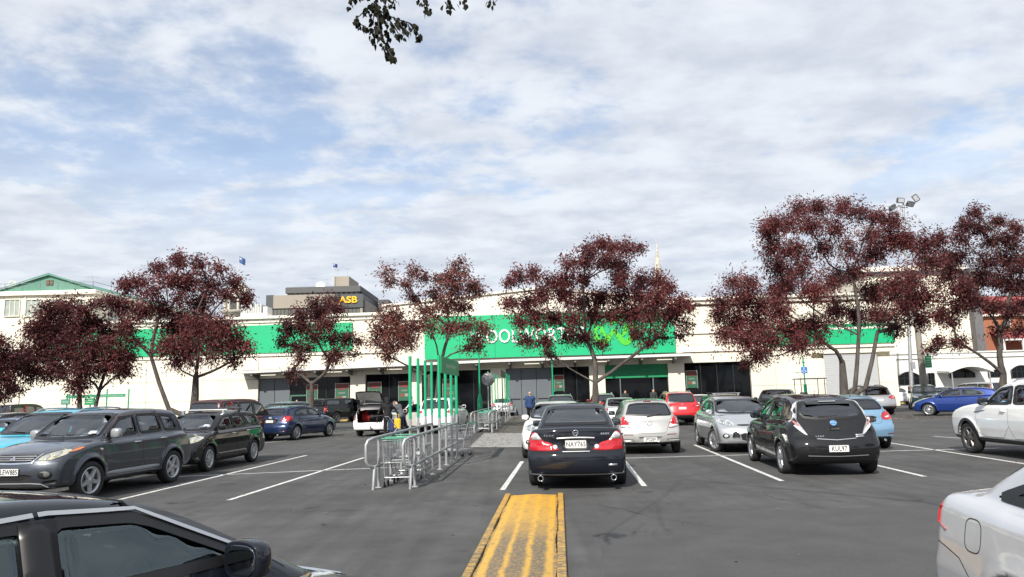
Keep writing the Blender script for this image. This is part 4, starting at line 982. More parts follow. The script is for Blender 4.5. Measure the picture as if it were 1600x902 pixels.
for a in (-PI/2, -PI/2+.8, -PI/2-.8): mb = MB(); T = Matrix.Rotation(a+PI/2, 4, 'Z'); mb.box((-.3, -r*.72-.06, zb+.3), (.3, -r*.70, zb+1.7), T); mb.build('opening', M_DK, tw)
hd = zt_-zb-2.3; mb = MB(); mb.lathe([(r*1.3, zb+2.2), (r*1.35, zb+2.5), (r*1.15, zb+2.6), (r*1.08, zb+2.6+hd*.3), (r*.85, zb+2.6+hd*.58), (r*.45, zb+2.6+hd*.78), (r*.2, zb+2.6+hd*.86), (r*.2, zb+2.6+hd*1.0), (.02, zt_+.3)], 24); mb.build('dome', M_STONE, tw)
flag('blue flag furling on the pole above the pale dome', (q.x, 130, zt_), P(371, 399, 130).z-zt_, 1.25, 1.2, (.04, .10, .24), furl=.55)
# church spire
q = P(1029, 440, 170); zt_ = P(1029, 380, 170).z; sp_ = thing('church_spire', 'slender pale stone church spire rising behind the tree crown', 'spire', (q.x, 170, 0), 0)
zb = P(1029, 445, 170).z-4; mb = MB(); mb.lathe([(1.55, zb), (.06, zt_)], 8, smooth=False); mb.build('spire', M_STONE, sp_); mb = MB(); mb.box((-2, -2, 0), (2, 2, zb)); mb.build('tower', M_STONE, sp_)
for k in range(8):
    for i in range(14):
        t = i/14; rr_ = 1.55*(1-t); a = k*PI/4; mb = MB() if i == 0 else mb; mb.cbox((rr_*math.cos(a), rr_*math.sin(a), zb+(zt_-zb)*t), (.22, .22, .3))
    mb.build('crocket', M_STONE, sp_)['kind'] = 'stuff'
mb = MB(); mb.tube([(0, 0, zt_-.3), (0, 0, zt_+1.2)], .05, 6); mb.box((-.3, -.04, zt_+.7), (.3, .04, zt_+.8)); mb.build('finial', M_STONE, sp_)
# tall cream block, red brick house and the long low white wall at the right
cr = thing('cream_tower_block', 'plain cream block with a dark roof line behind the right hand trees', 'building', (0, 88, 0), 0)
xa, xb = LP(1398, 420, 88)[0], LP(1496, 420, 88)[0]; zt_ = LP(1450, 419, 88)[1]
mb = MB(); mb.box((xa-4, 0, 0), (xb, 20, zt_-.8)); mb.build('wall', M_CREAM, cr); mb = MB(); mb.box((xa-4.2, -.2, zt_-.8), (xb+.2, 20, zt_-.3)); mb.build('roof_edge', M_DK, cr); mb = MB(); mb.bbox((xa-4, -.1, zt_-.3), (xb+1, 20, zt_+.3), .05); mb.build('parapet', M_CREAM2, cr)
xc = LP(1516, 440, 90)[0]; xc2 = LP(1529, 440, 90)[0]; mb = MB(); mb.box((xc, 2, 0), (xc2, 5, zt_+.2)); mb.build('stack', mat('stack_grey', (.12, .115, .12), .8, var=.15), cr)
mb = MB(); mb.box((xb, 3, 0), (xc, 14, zt_-1.2)); mb.build('rear_wall', M_CREAM2, cr)
bk = thing('red_brick_house', 'orange red brick house with a red roof and white windows', 'house', (0, 95, 0), 0)
def brick_mat():
    m = D.materials.new('red_brick'); m.use_nodes = True; t = m.node_tree; b = t.nodes['Principled BSDF']; tcn = t.nodes.new('ShaderNodeTexCoord'); mp = t.nodes.new('ShaderNodeMapping'); mp.inputs['Rotation'].default_value = (PI/2, 0, 0)
    br = t.nodes.new('ShaderNodeTexBrick'); br.inputs['Scale'].default_value = 3; br.inputs['Color1'].default_value = (.33, .11, .055, 1); br.inputs['Color2'].default_value = (.26, .085, .045, 1); br.inputs['Mortar'].default_value = (.35, .25, .18, 1); br.inputs['Mortar Size'].default_value = .012
    t.links.new(tcn.outputs['Object'], mp.inputs[0]); t.links.new(mp.outputs[0], br.inputs[0]); t.links.new(br.outputs[0], b.inputs['Base Color']); b.inputs['Roughness'].default_value = .85; return m
M_BRICK = brick_mat(); xa, xb = LP(1502, 520, 95)[0], 78; zt_ = LP(1540, 492, 95)[1]
mb = MB(); mb.box((xa, 0, 0), (xb, 14, zt_)); mb.build('wall', M_BRICK, bk)
M_RRF = mat('red_roof', (.32, .06, .055), .6, var=.1); mb = MB(); mb.add([(xa-.4, -.5, zt_), (xb, -.5, zt_), (xb, 7, zt_+3.2), (xa+2.5, 7, zt_+3.2), (xa-.4, 14.5, zt_), (xb, 14.5, zt_)], [(0, 1, 2, 3), (0, 3, 4), (3, 2, 5, 4)]); mb.build('roof', M_RRF, bk)
mb = MB(); mb.box((xa-.45, -.55, zt_-.25), (xb, -.3, zt_)); mb.build('gutter', M_CREAM2, bk)
for a, b in ((1506, 1514), (1525, 1532), (1570, 1578)):
    wx0, wz1 = LP(a, 493, 95); wx1, wz0 = LP(b, 511, 95); win(bk, wx0, wx1, wz0, wz1, 0, None, mat('white_frame', (.72, .72, .7), .5), 2)
wx0, wz1 = LP(1529, 512, 95); wx1, wz0 = LP(1537, 533, 95); win(bk, wx0, wx1, wz0, wz1, 0, M_PANE, mat('white_frame', (.72, .72, .7), .5), 2)
vx0, vz = LP(1562, 527, 93)[0], LP(1575, 523, 93)[1]; mb = MB(); mb.add([(vx0, -2.4, vz-.5), (xb, -2.4, vz-.5), (xb, 0, vz+.6), (vx0, 0, vz+.6)], [(0, 1, 2, 3), (3, 2, 1, 0)]); mb.build('verandah_roof', mat('red_verandah', (.38, .10, .10), .6), bk)
mb = MB()
for i in range(4): mb.box((vx0+.2+i*2.4, -2.3, 0), (vx0+.4+i*2.4, -2.1, vz-.5))
mb.box((vx0, -2.35, vz-.75), (xb, -2.1, vz-.55)); mb.build('verandah_posts', mat('white_frame', (.72, .72, .7), .5), bk)
lw = thing('low_white_building', 'long low white wall with arched openings and a curved porch hood', 'building', (0, 72, 0), 0)
xa = LP(1396, 570, 72)[0]; zt_ = LP(1500, 551, 72)[1]; M_WW = mat('white_render', (.66, .65, .61), .75, var=.04, vscale=.6, col2=(.56, .54, .50), clo=.55, chi=.8, cscale=.5)
mb = MB(); mb.box((xa, 0, 0), (90, 12, zt_)); mb.build('wall', M_WW, lw)
for z in (zt_-.5, zt_-.03): mb = MB(); mb.bbox((xa-.03, -.14, z), (90, .02, z+.12), .02); mb.build('ledge', M_WW, lw)
def arch(px0, px1, py0, py1, rise, m=None, bars=4):
    x0, z1 = LP(px0, py0, 72); x1, z0 = LP(px1, py1, 72); n = 10; top = [(x0+(x1-x0)*i/n, z1-rise+rise*math.sin(PI*i/n)) for i in range(n+1)]; pl = [(x0, z0)]+[(x1, z0)]+top[::-1]
    mb = MB(); mb.prism(pl, .04, .10, Matrix.Rotation(PI/2, 4, 'X')); o = mb.build('window', m or M_SHOPGL, lw); f = MB(); f.tube([(x, -.12, z) for x, z in [(x0, z0)]+top+[(x1, z0)]], .07, 6); 
    for i in range(1, bars): xx = x0+(x1-x0)*i/bars; f.box((xx-.03, -.13, z0), (xx+.03, -.105, z1-rise*.3))
    f.box((x0, -.13, z0+(z1-z0)*.5), (x1, -.105, z0+(z1-z0)*.5+.05)); f.build('window_frame', M_FRAME, o)
arch(1403, 1436, 582, 601, .35); arch(1448, 1460, 584, 604, .0, bars=2); arch(1483, 1522, 577, 590, .45); arch(1543, 1562, 579, 589, 0); arch(1578, 1612, 572, 590, .4)
px0, pz = LP(1463, 580, 72); px1, _ = LP(1530, 580, 72); mb = MB(); v = []; n = 14
for i in range(n+1):
    t = i/n; x = px0+(px1-px0)*t; z = pz-.25+.55*math.sin(PI*t); v += [(x, -2.2, z), (x, -.02, z+.1), (x, -2.2, z+.14), (x, -.02, z+.24)]
mb.add(v, [f for i in range(n) for f in ((4*i, 4*i+4, 4*i+6, 4*i+2), (4*i+2, 4*i+6, 4*i+7, 4*i+3), (4*i+1, 4*i+5, 4*i+4, 4*i))]); mb.build('porch_hood', mat('porch_white', (.70, .70, .66), .6), lw)
for x in (px0+.3, px1-.3): mb = MB(); mb.tube([(x, -2.0, 0), (x, -2.0, pz-.1)], .06, 8); mb.build('porch_post', M_GALV, lw)
mb = MB(); mb.box((px0, -2.15, .9), (px1, -2.1, .95)); 
for i in range(16): xx = px0+(px1-px0)*i/15; mb.box((xx-.015, -2.14, 0), (xx+.015, -2.11, .9))
mb.build('porch_railing', M_FRAME, lw)
# ================================================================== vehicle models
def finish(root, c, pm, side=(), ws=None, rw=None, doors=(), panels=(), seams=(), dark=None, dm=None, sg=G_CAR, rg=None, cabin=None, mirror=None, mpaint=None, handles=(), hm=None, wheels=None, detail=2, chrome=False, sides='LR', sealw=.026, skip=()):
    wins = [(a, p) for p in side for a in sides]+([('F', ws)] if ws else [])+([('B', rw)] if rw else [])
    pn = [('door', a, p) for p in doors for a in 'LR']+list(panels)
    c.shell(root, pm, wins, pn, dark, dm)
    for p in side:
        for a in sides: c.window('side_window', p, a, sg, root, True, sealw, chrome)
    if ws and 'ws' not in skip: c.window('windscreen', ws, 'F', G_FRONT, root, True, .02)
    if rw and 'rw' not in skip: c.window('rear_window', rw, 'B', rg or sg, root, True, .022)
    if detail > 0:
        mb = MB()
        for p in doors:
            for a in 'LR': c.seam(mb, chaikin(p, 1), a, closed=True)
        for (ax, ln, cl) in seams: c.seam(mb, ln, ax, closed=cl)
        if mb.f: mb.build('panel_gaps', M_UNDER, root)
    if cabin: c.interior(root, **cabin)
    if mirror: c.mirror(root, mirror[0], mirror[1], mpaint or pm, *(mirror[2:] or []))
    for (x, z) in handles: c.handle(root, x, z, hm or pm)
    c.wheels(root, **(wheels or {}))
def both(c, name, poly, ax, m, root, **k):
    """the same patch on the left and the right half"""
    o = []
    for q in ((poly, mir(poly)) if ax in 'FBT' else ((poly, poly))):
        o.append(c.patch(name, q, ax if ax in 'FBT' else ('L' if not o else 'R'), m, root, **k))
    return o
def roof_rails(c, root, x0, x1, y, m, raised=.035):
    for sg in (1, -1):
        xs = np.linspace(x0, x1, 9); q = c.proj([(x, sg*y) for x in xs], 'T', 0); b = MB()
        pts = [(p[0], p[1], p[2]+(raised if 0 < i < 8 else -.01)) for i, p in enumerate(q)]
        b.tube(pts, .018, 8); b.build('roof_rail', m, root)
def wiper(c, root, a, b_, ax='B'):
    P_ = c.proj([a, ((a[0]+b_[0])/2, (a[1]+b_[1])/2), b_], ax, .02); m = MB(); m.tube([tuple(p) for p in P_], [.012, .009, .006], 6); m.build('wiper', M_BLK, root)
def antenna(c, root, x, L=.22, y=0):
    q = c.proj([(x, y)], 'T', 0)[0]; b = MB(); b.tube([(q[0], q[1], q[2]-.01), (q[0]-.03, q[1], q[2]+.02)], .014, 8); b.tube([(q[0]-.03, q[1], q[2]+.02), (q[0]-.03-L*.5, q[1], q[2]+.02+L*.8)], .004, 6); b.build('antenna', M_BLK, root)
def exhaust(root, x, y, z, r=.04, L=.14):
    b = MB(); b.lathe([(r*.8, -.10), (r*.8, L), (r, L), (r, 0), (r*.9, -.02)], 16, Matrix.Translation((x, y, z)) @ Matrix.Rotation(PI, 4, 'Z'), axis='x')
    b.build('exhaust_pipe', M_CHROME, root)
def badge_ring(c, root, y, z, ax, r=.055, ell=1., m=None, bar=False, fill=None):
    q = c.proj([(y, z)], ax, .006)[0]; n = c.grad(q[None])[0]; sg = -1 if ax == 'B' else 1
    b = MB(); T = Matrix.Translation(q) @ Vector(n).to_track_quat('Z', 'Y').to_matrix().to_4x4()
    b.tube([T @ Vector((r*ell*math.cos(a), r*math.sin(a), 0)) for a in np.linspace(0, 2*PI, 21)], .009, 6, False)
    if bar: b.cbox((0, 0, .004), (r*2.3*ell, r*.36, .012), T)
    o = b.build('badge', m or M_CHROME, root)
    if fill:
        f = MB(); f.lathe([(.001, .0), (r*.98, .0)], 20, T @ Matrix.Diagonal((ell, 1, 1, 1))); f.build('badge_field', fill, o)
def badge_three_diamonds(c, root, y, z, ax, s_=.05, m=None):
    q = c.proj([(y, z)], ax, .008)[0]; n = c.grad(q[None])[0]
    T = Matrix.Translation(q) @ Vector(n).to_track_quat('Z', 'Y').to_matrix().to_4x4(); b = MB()
    for a in (90, 210, 330):
        u = Vector((math.cos(rad(a)), math.sin(rad(a)), 0)); w = Vector((-u.y, u.x, 0)); 
        p = [Vector((0, 0, 0)), u*s_*.58+w*s_*.33, u*s_*1.16, u*s_*.58-w*s_*.33]
        b.add([T @ (k+Vector((0, 0, e))) for e in (0, .008) for k in p], [(0, 1, 2, 3)[::-1], (4, 5, 6, 7), (0, 1, 5, 4), (1, 2, 6, 5), (2, 3, 7, 6), (3, 0, 4, 7)])
    b.build('badge', m or M_CHROME, root)
def script_badge(c, root, txt, y, z, ax, size=.05, m=None, spacing=1.3):
    q = c.proj([(y, z)], ax, .006)[0]; n = Vector(c.grad(q[None])[0])
    Tq = Matrix((Vector((0, -1 if ax == 'B' else 1, 0)), n.cross(Vector((0, -1 if ax == 'B' else 1, 0))), n)).transposed()
    text_obj('lettering', txt, size, m or M_CHROME, root, q, Tq.to_euler(), .006, 1.2, spacing, .001)
def grille(c, root, poly, ax='F', m=None, bars=4, frame=None):
    g = c.patch('grille', poly, ax, m or M_BLK, root, off=.003, round_=1)
    zs = [p[1] for p in poly]; ysp = lambda z: (min(p[0] for p in poly), max(p[0] for p in poly))
    b = MB()
    for z in np.linspace(min(zs), max(zs), bars+2)[1:-1]:
        y0, y1 = ysp(z); k = [y for y in np.linspace(y0, y1, 40) if in_poly(np.array([y]), np.array([z]), poly)[0]]
        if len(k) < 3: continue
        q = c.proj([(y, z) for y in np.linspace(k[0], k[-1], 9)], ax, .006); b.tube([tuple(p) for p in q], .007, 5)
    if b.f: b.build('grille_bar', frame or M_SATIN, g)
    return g

# ---------------- dark four-door saloon seen from behind
def dark_sedan(label):
    root = thing('parked_car', label, 'car'); pm = paint('midnight', (.0045, .0062, .012), .3, .22)
    low = [(2.2, .19), (2.31, .32), (2.31, .55), (2.22, .70), (1.75, .85), (1.15, .96), (.6, .98), (-1.4, 1.02), (-1.9, 1.065), (-2.34, 1.10), (-2.42, 1.07), (-2.43, .98), (-2.43, .76), (-2.50, .66), (-2.53, .58), (-2.53, .42), (-2.48, .30), (-2.36, .24), (-2.1, .20)]
    gh = [(1.45, .8), (.98, 1.01), (.28, 1.40), (-.2, 1.49), (-.7, 1.51), (-1.15, 1.475), (-2.02, 1.08), (-2.1, .8)]
    c = Car(low, gh, 1.80, (1.45, -1.45), .335, HW_CAR, tumble=.42, gz=1.0, bowf=.24, bowr=.16, plan=.055, planp=5, gplan=.06, r1=.08, r2=.10, gw=.755, h=.028)
    side = [[(.74, 1.03), (.16, 1.35), (-.27, 1.385), (-.30, 1.03)], [(-.37, 1.03), (-.35, 1.385), (-.85, 1.37), (-1.13, 1.22), (-1.25, 1.04)]]
    doors = [[(.95, .30), (1.0, .75), (.98, .98), (.12, 1.40), (-.31, 1.425), (-.34, .30)], [(-.34, .30), (-.31, 1.425), (-.95, 1.40), (-1.36, 1.04), (-1.30, .78), (-1.02, .45), (-.98, .30)]]
    rw = [(-.53, 1.425), (.53, 1.425), (.60, 1.16), (.57, 1.135), (-.57, 1.135), (-.60, 1.16)]
    bl = [(-.60, 1.12), (.60, 1.12), (.66, 1.06), (.58, .87), (.46, .66), (-.46, .66), (-.58, .87), (-.66, 1.06)]
    finish(root, c, pm, side, [(-.56, 1.41), (.56, 1.41), (.70, 1.06), (-.70, 1.06)], rw, doors,
           [('boot_lid', 'B', bl), ('rear_bumper', 'B', [(-.95, .655), (.95, .655), (.95, .1), (-.95, .1)]), ('bonnet', 'T', [(1.0, -.68), (2.1, -.62), (2.1, .62), (1.0, .68)])],
           [('B', bl[1:]+bl[:1], False), ('B', [(-.86, .668), (-.5, .655), (.5, .655), (.86, .668)], False)], sg=G_TINT, rg=glass('blue_tinted_glass', (.22, .27, .34), .10),
           cabin=dict(belt=1.0, dash=.75, shelf=(-1.95, -1.15)), mirror=(.62, 1.06), handles=((-.15, .88), (-1.1, .90)), wheels=dict(style='ten', w=.235), chrome=True)
    for sgn in (1, -1):
        f = (lambda p: p) if sgn == 1 else mir
        tl = c.patch('tail_light', f([(.71, 1.03), (.575, .86), (.46, .84), (.275, .705), (.46, .69), (.875, .70), (.89, .90), (.80, .99)]), 'B', M_RED, root, off=.008, round_=1)
        c.patch('clear_lens', f([(.70, 1.02), (.59, .875), (.79, .895), (.785, .96)]), 'B', M_CLEAR, tl, off=.014, round_=1)
        c.patch('reversing_lamp', f([(.366+.042*math.cos(a), .757+.042*math.sin(a)) for a in np.linspace(0, 2*PI, 13)[:-1]]), 'B', M_CLEAR, tl, off=.016, round_=0, step=.03)
        exhaust(root, -2.40, sgn*.64, .225, .052, .09)
    b = MB(); c.seam(b, [(-.83, .30), (-.5, .285), (.5, .285), (.83, .30)], 'B', .035, .006); b.build('bumper_strip', M_SATIN, root)
    q = c.proj([(y, .905+.012*(1-(y/.33)**2)) for y in np.linspace(-.33, .33, 9)], 'B', .012); b = MB(); b.tube([tuple(p) for p in q], .017, 8); b.build('boot_trim', M_SATIN, root)
    c.patch('plate_recess', [(-.25, .88), (.25, .88), (.24, .69), (-.24, .69)], 'B', M_BLK, root, off=.002)
    b = MB(); c.seam(b, [(-.24, .68), (.24, .68)], 'B', .014, .006); b.build('recess_trim', M_SATIN, root)
    c.plate(root, 'NAY765', c.proj([(0, .80)], 'B', .014)[0][0], .80, w=.37, hgt=.14)
    badge_ring(c, root, 0, 1.0, 'B', .046, 1.0, bar=True)
    script_badge(c, root, 'FUGA', .47, .955, 'B', .05); script_badge(c, root, '350XV', -.50, .975, 'B', .045)
    c.patch('bumper_sticker', [(-.56, .46), (-.71, .46), (-.71, .425), (-.56, .425)], 'B', M_SATIN, root, off=.004, round_=0)
    b = MB(); b.cbox((-1.75, -.33, 1.10), (.06, .34, .02)); b.build('parcel_shelf_speaker', M_INT, root)
    return root, c

# ---------------- small silver hatchback seen from behind
def silver_small_hatch(label):
    root = thing('parked_car', label, 'car'); pm = paint('warm_silver', (.50, .50, .475), .45, .30)
    low = [(1.85, .20), (1.95, .34), (1.95, .55), (1.84, .72), (1.35, .90), (.95, 1.0), (.4, .99), (-1.2, 1.04), (-1.72, 1.06), (-1.84, .98), (-1.90, .72), (-1.96, .60), (-1.97, .44), (-1.92, .30), (-1.75, .25)]
    gh = [(1.35, .8), (1.0, 1.0), (.35, 1.40), (-.1, 1.485), (-.7, 1.49), (-1.35, 1.445), (-1.62, 1.40), (-1.85, 1.0), (-1.85, .8)]
    c = Car(low, gh, 1.71, (1.26, -1.26), .30, HW_CAR, tumble=.36, gz=1.0, bowf=.22, bowr=.17, plan=.07, planp=5, gplan=.10, r1=.09, r2=.11, gw=.745, bws=.15, h=.028)
    side = [[(.72, 1.03), (.22, 1.34), (-.20, 1.375), (-.22, 1.03)], [(-.29, 1.03), (-.27, 1.375), (-.72, 1.365), (-1.02, 1.24), (-1.08, 1.10)]]
    doors = [[(.88, .30), (.93, .75), (.92, .98), (.18, 1.39), (-.24, 1.415), (-.26, .30)], [(-.26, .30), (-.24, 1.415), (-.80, 1.40), (-1.16, 1.12), (-1.10, .76), (-.86, .45), (-.82, .30)]]
    rw = [(-.50, 1.33), (-.3, 1.36), (.3, 1.36), (.50, 1.33), (.595, 1.08), (.575, 1.045), (-.575, 1.045), (-.595, 1.08)]
    hatch = [(-.54, 1.40), (.54, 1.40), (.64, 1.05), (.48, .70), (.44, .60), (.36, .57), (-.36, .57), (-.44, .60), (-.48, .70), (-.64, 1.05)]
    finish(root, c, pm, side, [(-.52, 1.40), (.52, 1.40), (.64, 1.05), (-.64, 1.05)], rw, doors, [('tailgate', 'B', hatch), ('rear_bumper', 'B', [(-.9, .565), (.9, .565), (.9, .1), (-.9, .1)])],
           [('B', hatch[2:]+hatch[:2], False)], sg=G_TINT, cabin=dict(belt=1.0, dash=.7), mirror=(.62, 1.06), mpaint=M_BLK, handles=((-.06, .90), (-.93, .93)), wheels=dict(style='cover', rm=M_COVER, w=.19), dark=[('B', [(-.9, .335), (.9, .335), (.9, .05), (-.9, .05)])])
    for sgn in (1, -1):
        f = (lambda p: p) if sgn == 1 else mir
        tl = c.patch('tail_light', f([(.72, 1.035), (.655, 1.02), (.56, .84), (.50, .705), (.60, .70), (.76, .735), (.81, .88), (.79, .985)]), 'B', M_RED, root, off=.009)
        c.patch('clear_lens', f([(.545, .80), (.515, .715), (.61, .71), (.75, .745), (.775, .79), (.65, .80)]), 'B', M_CLEAR, tl, off=.015)
        c.patch('reflector', f([(.45, .545), (.70, .55), (.70, .53), (.45, .525)]), 'B', M_REDD, root, off=.005, round_=0)
        c.patch('bumper_flute', f([(.42, .42), (.78, .43), (.80, .385), (.50, .375)]), 'B', pm, root, off=.02)
    c.patch('plate_recess', [(-.30, .475), (.30, .475), (.24, .335), (-.24, .335)], 'B', pm, root, off=.002)
    b = MB(); c.seam(b, [(-.31, .475), (.31, .475)], 'B', .016, .004); b.build('recess_gap', M_UNDER, root)
    c.plate(root, 'JPS289', c.proj([(0, .405)], 'B', .016)[0][0], .405, w=.36, hgt=.125)
    badge_ring(c, root, 0, .83, 'B', .045, 1.35, fill=M_SATIN)
    wiper(c, root, (.06, 1.0), (-.34, 1.075)); antenna(c, root, -1.25)
    c.patch('brake_lamp', [(-.10, 1.425), (.10, 1.425), (.10, 1.405), (-.10, 1.405)], 'B', M_REDD, root, off=.012, round_=0)
    return root, c

# ---------------- black electric hatchback seen from behind and its left
def black_ev_hatch(label):
    root = thing('parked_car', label, 'car'); pm = paint('black', (.0055, .0055, .0065), .1, .2)
    low = [(2.1, .19), (2.24, .34), (2.25, .55), (2.15, .74), (1.75, .93), (1.25, 1.03), (.6, 1.02), (-1.0, 1.05), (-1.75, 1.08), (-1.98, .98), (-2.06, .80), (-2.14, .70), (-2.19, .58), (-2.19, .42), (-2.12, .28), (-1.9, .21)]
    gh = [(1.7, .8), (1.3, 1.02), (.55, 1.43), (.0, 1.54), (-.6, 1.55), (-1.3, 1.49), (-1.74, 1.42), (-1.99, 1.02), (-2.0, .8)]
    c = Car(low, gh, 1.77, (1.35, -1.35), .315, HW_CAR, tumble=.36, gz=1.03, bowf=.26, bowr=.22, plan=.09, planp=4, gplan=.14, r1=.10, r2=.10, gw=.765, bws=.17, h=.028, flare=.025)
    side = [[(1.05, 1.06), (1.0, 1.10), (.45, 1.38), (.45, 1.07)][0:0] or [(.93, 1.07), (.32, 1.41), (-.12, 1.445), (-.15, 1.07)], [(-.22, 1.07), (-.19, 1.445), (-.75, 1.43), (-1.03, 1.35), (-1.10, 1.09)]]
    doors = [[(1.0, .30), (1.03, .80), (1.05, 1.03), (.26, 1.455), (-.16, 1.485), (-.19, .30)], [(-.19, .30), (-.16, 1.485), (-.85, 1.465), (-1.18, 1.36), (-1.22, 1.05), (-1.18, .80), (-.95, .48), (-.90, .30)]]
    rw = [(-.50, 1.40), (.50, 1.40), (.585, 1.20), (.52, 1.115), (.3, 1.085), (-.3, 1.085), (-.52, 1.115), (-.585, 1.20)]
    hatch = [(-.55, 1.455), (.55, 1.455), (.64, 1.15), (.55, .88), (.42, .72), (.30, .67), (-.30, .67), (-.42, .72), (-.55, .88), (-.64, 1.15)]
    finish(root, c, pm, side, [(-.56, 1.43), (.56, 1.43), (.68, 1.09), (-.68, 1.09)], rw, doors, [('tailgate', 'B', hatch), ('rear_bumper', 'B', [(-.95, .66), (.95, .66), (.95, .1), (-.95, .1)])],
           [('B', hatch[2:]+hatch[:2], False), ('B', [(-.42, .72), (-.6, .735), (-.8, .72)], False), ('B', [(.42, .72), (.6, .735), (.8, .72)], False)], sg=G_TINT, cabin=dict(belt=1.03, dash=.9), mirror=(.78, 1.10, (.14, .22, .16)), handles=((.02, .93), (-.98, .96)), hm=pm, wheels=dict(style='ten', w=.20))
    for sgn in (1, -1):
        f = (lambda p: p) if sgn == 1 else mir
        tl = c.patch('tail_light', f([(.545, 1.43), (.60, 1.43), (.685, 1.22), (.75, 1.05), (.70, .93), (.55, .79), (.50, .775), (.565, .90), (.655, 1.05), (.62, 1.2)]), 'B', M_CLEAR, root, off=.012)
        c.patch('red_lens', f([(.68, 1.06), (.715, 1.04), (.66, .95), (.62, .955)]), 'B', mat('pale_red_lens', (.45, .16, .16), .12, coat=1., var=.15, vscale=20), tl, off=.016)
    c.plate(root, 'KUL97', c.proj([(0, .53)], 'B', .014)[0][0], .53, w=.36, hgt=.13)
    badge_ring(c, root, 0, 1.0, 'B', .05, 1.1, m=mat('blue_chrome', (.35, .55, .8), .15, .8), bar=True, fill=mat('badge_blue', (.10, .28, .55), .2, coat=1.))
    b = MB(); c.seam(b, [(-.36, .715), (0, .69), (.36, .715)], 'B', .012, .006); b.build('chrome_line', M_SATIN, root)
    b = MB(); c.seam(b, [(-.55, .405), (0, .39), (.55, .405)], 'B', .014, .006); b.build('bumper_line', M_SATIN, root)
    c.patch('camera_handle', [(-.11, .93), (.11, .93), (.10, .86), (-.10, .86)], 'B', M_BLK, root, off=.012)
    script_badge(c, root, 'LEAF', .30, .755, 'B', .045, spacing=1.5)
    for z in (.775, .745): c.patch('emission_badge', [(-.36, z+.01), (-.52, z+.015), (-.52, z-.008), (-.36, z-.012)], 'B', M_SATIN, root, off=.006, round_=0)
    wiper(c, root, (.26, 1.115), (-.10, 1.13)); antenna(c, root, -.9, .12)
    q = c.proj([(-1.45, -.35), (-1.45, .35), (-1.68, -.42), (-1.68, .42)], 'T', .02); b = MB()
    b.add([tuple(p) for p in q]+[(p[0]-(.10 if i > 1 else 0), p[1], p[2]-.045) for i, p in enumerate(q)], [(0, 1, 3, 2), (4, 6, 7, 5), (2, 3, 7, 6), (0, 2, 6, 4), (1, 5, 7, 3), (0, 4, 5, 1)])
    sp_ = b.build('roof_spoiler', pm, root); zc = q[2][2]
    b = MB(); b.bbox((q[2][0]-.03, -.16, zc+.002), (q[2][0]+.12, .16, zc+.014), .005); b.build('solar_panel', mat('solar_panel_grey', (.45, .47, .5), .25, coat=1., var=.1), sp_)
    return root, c

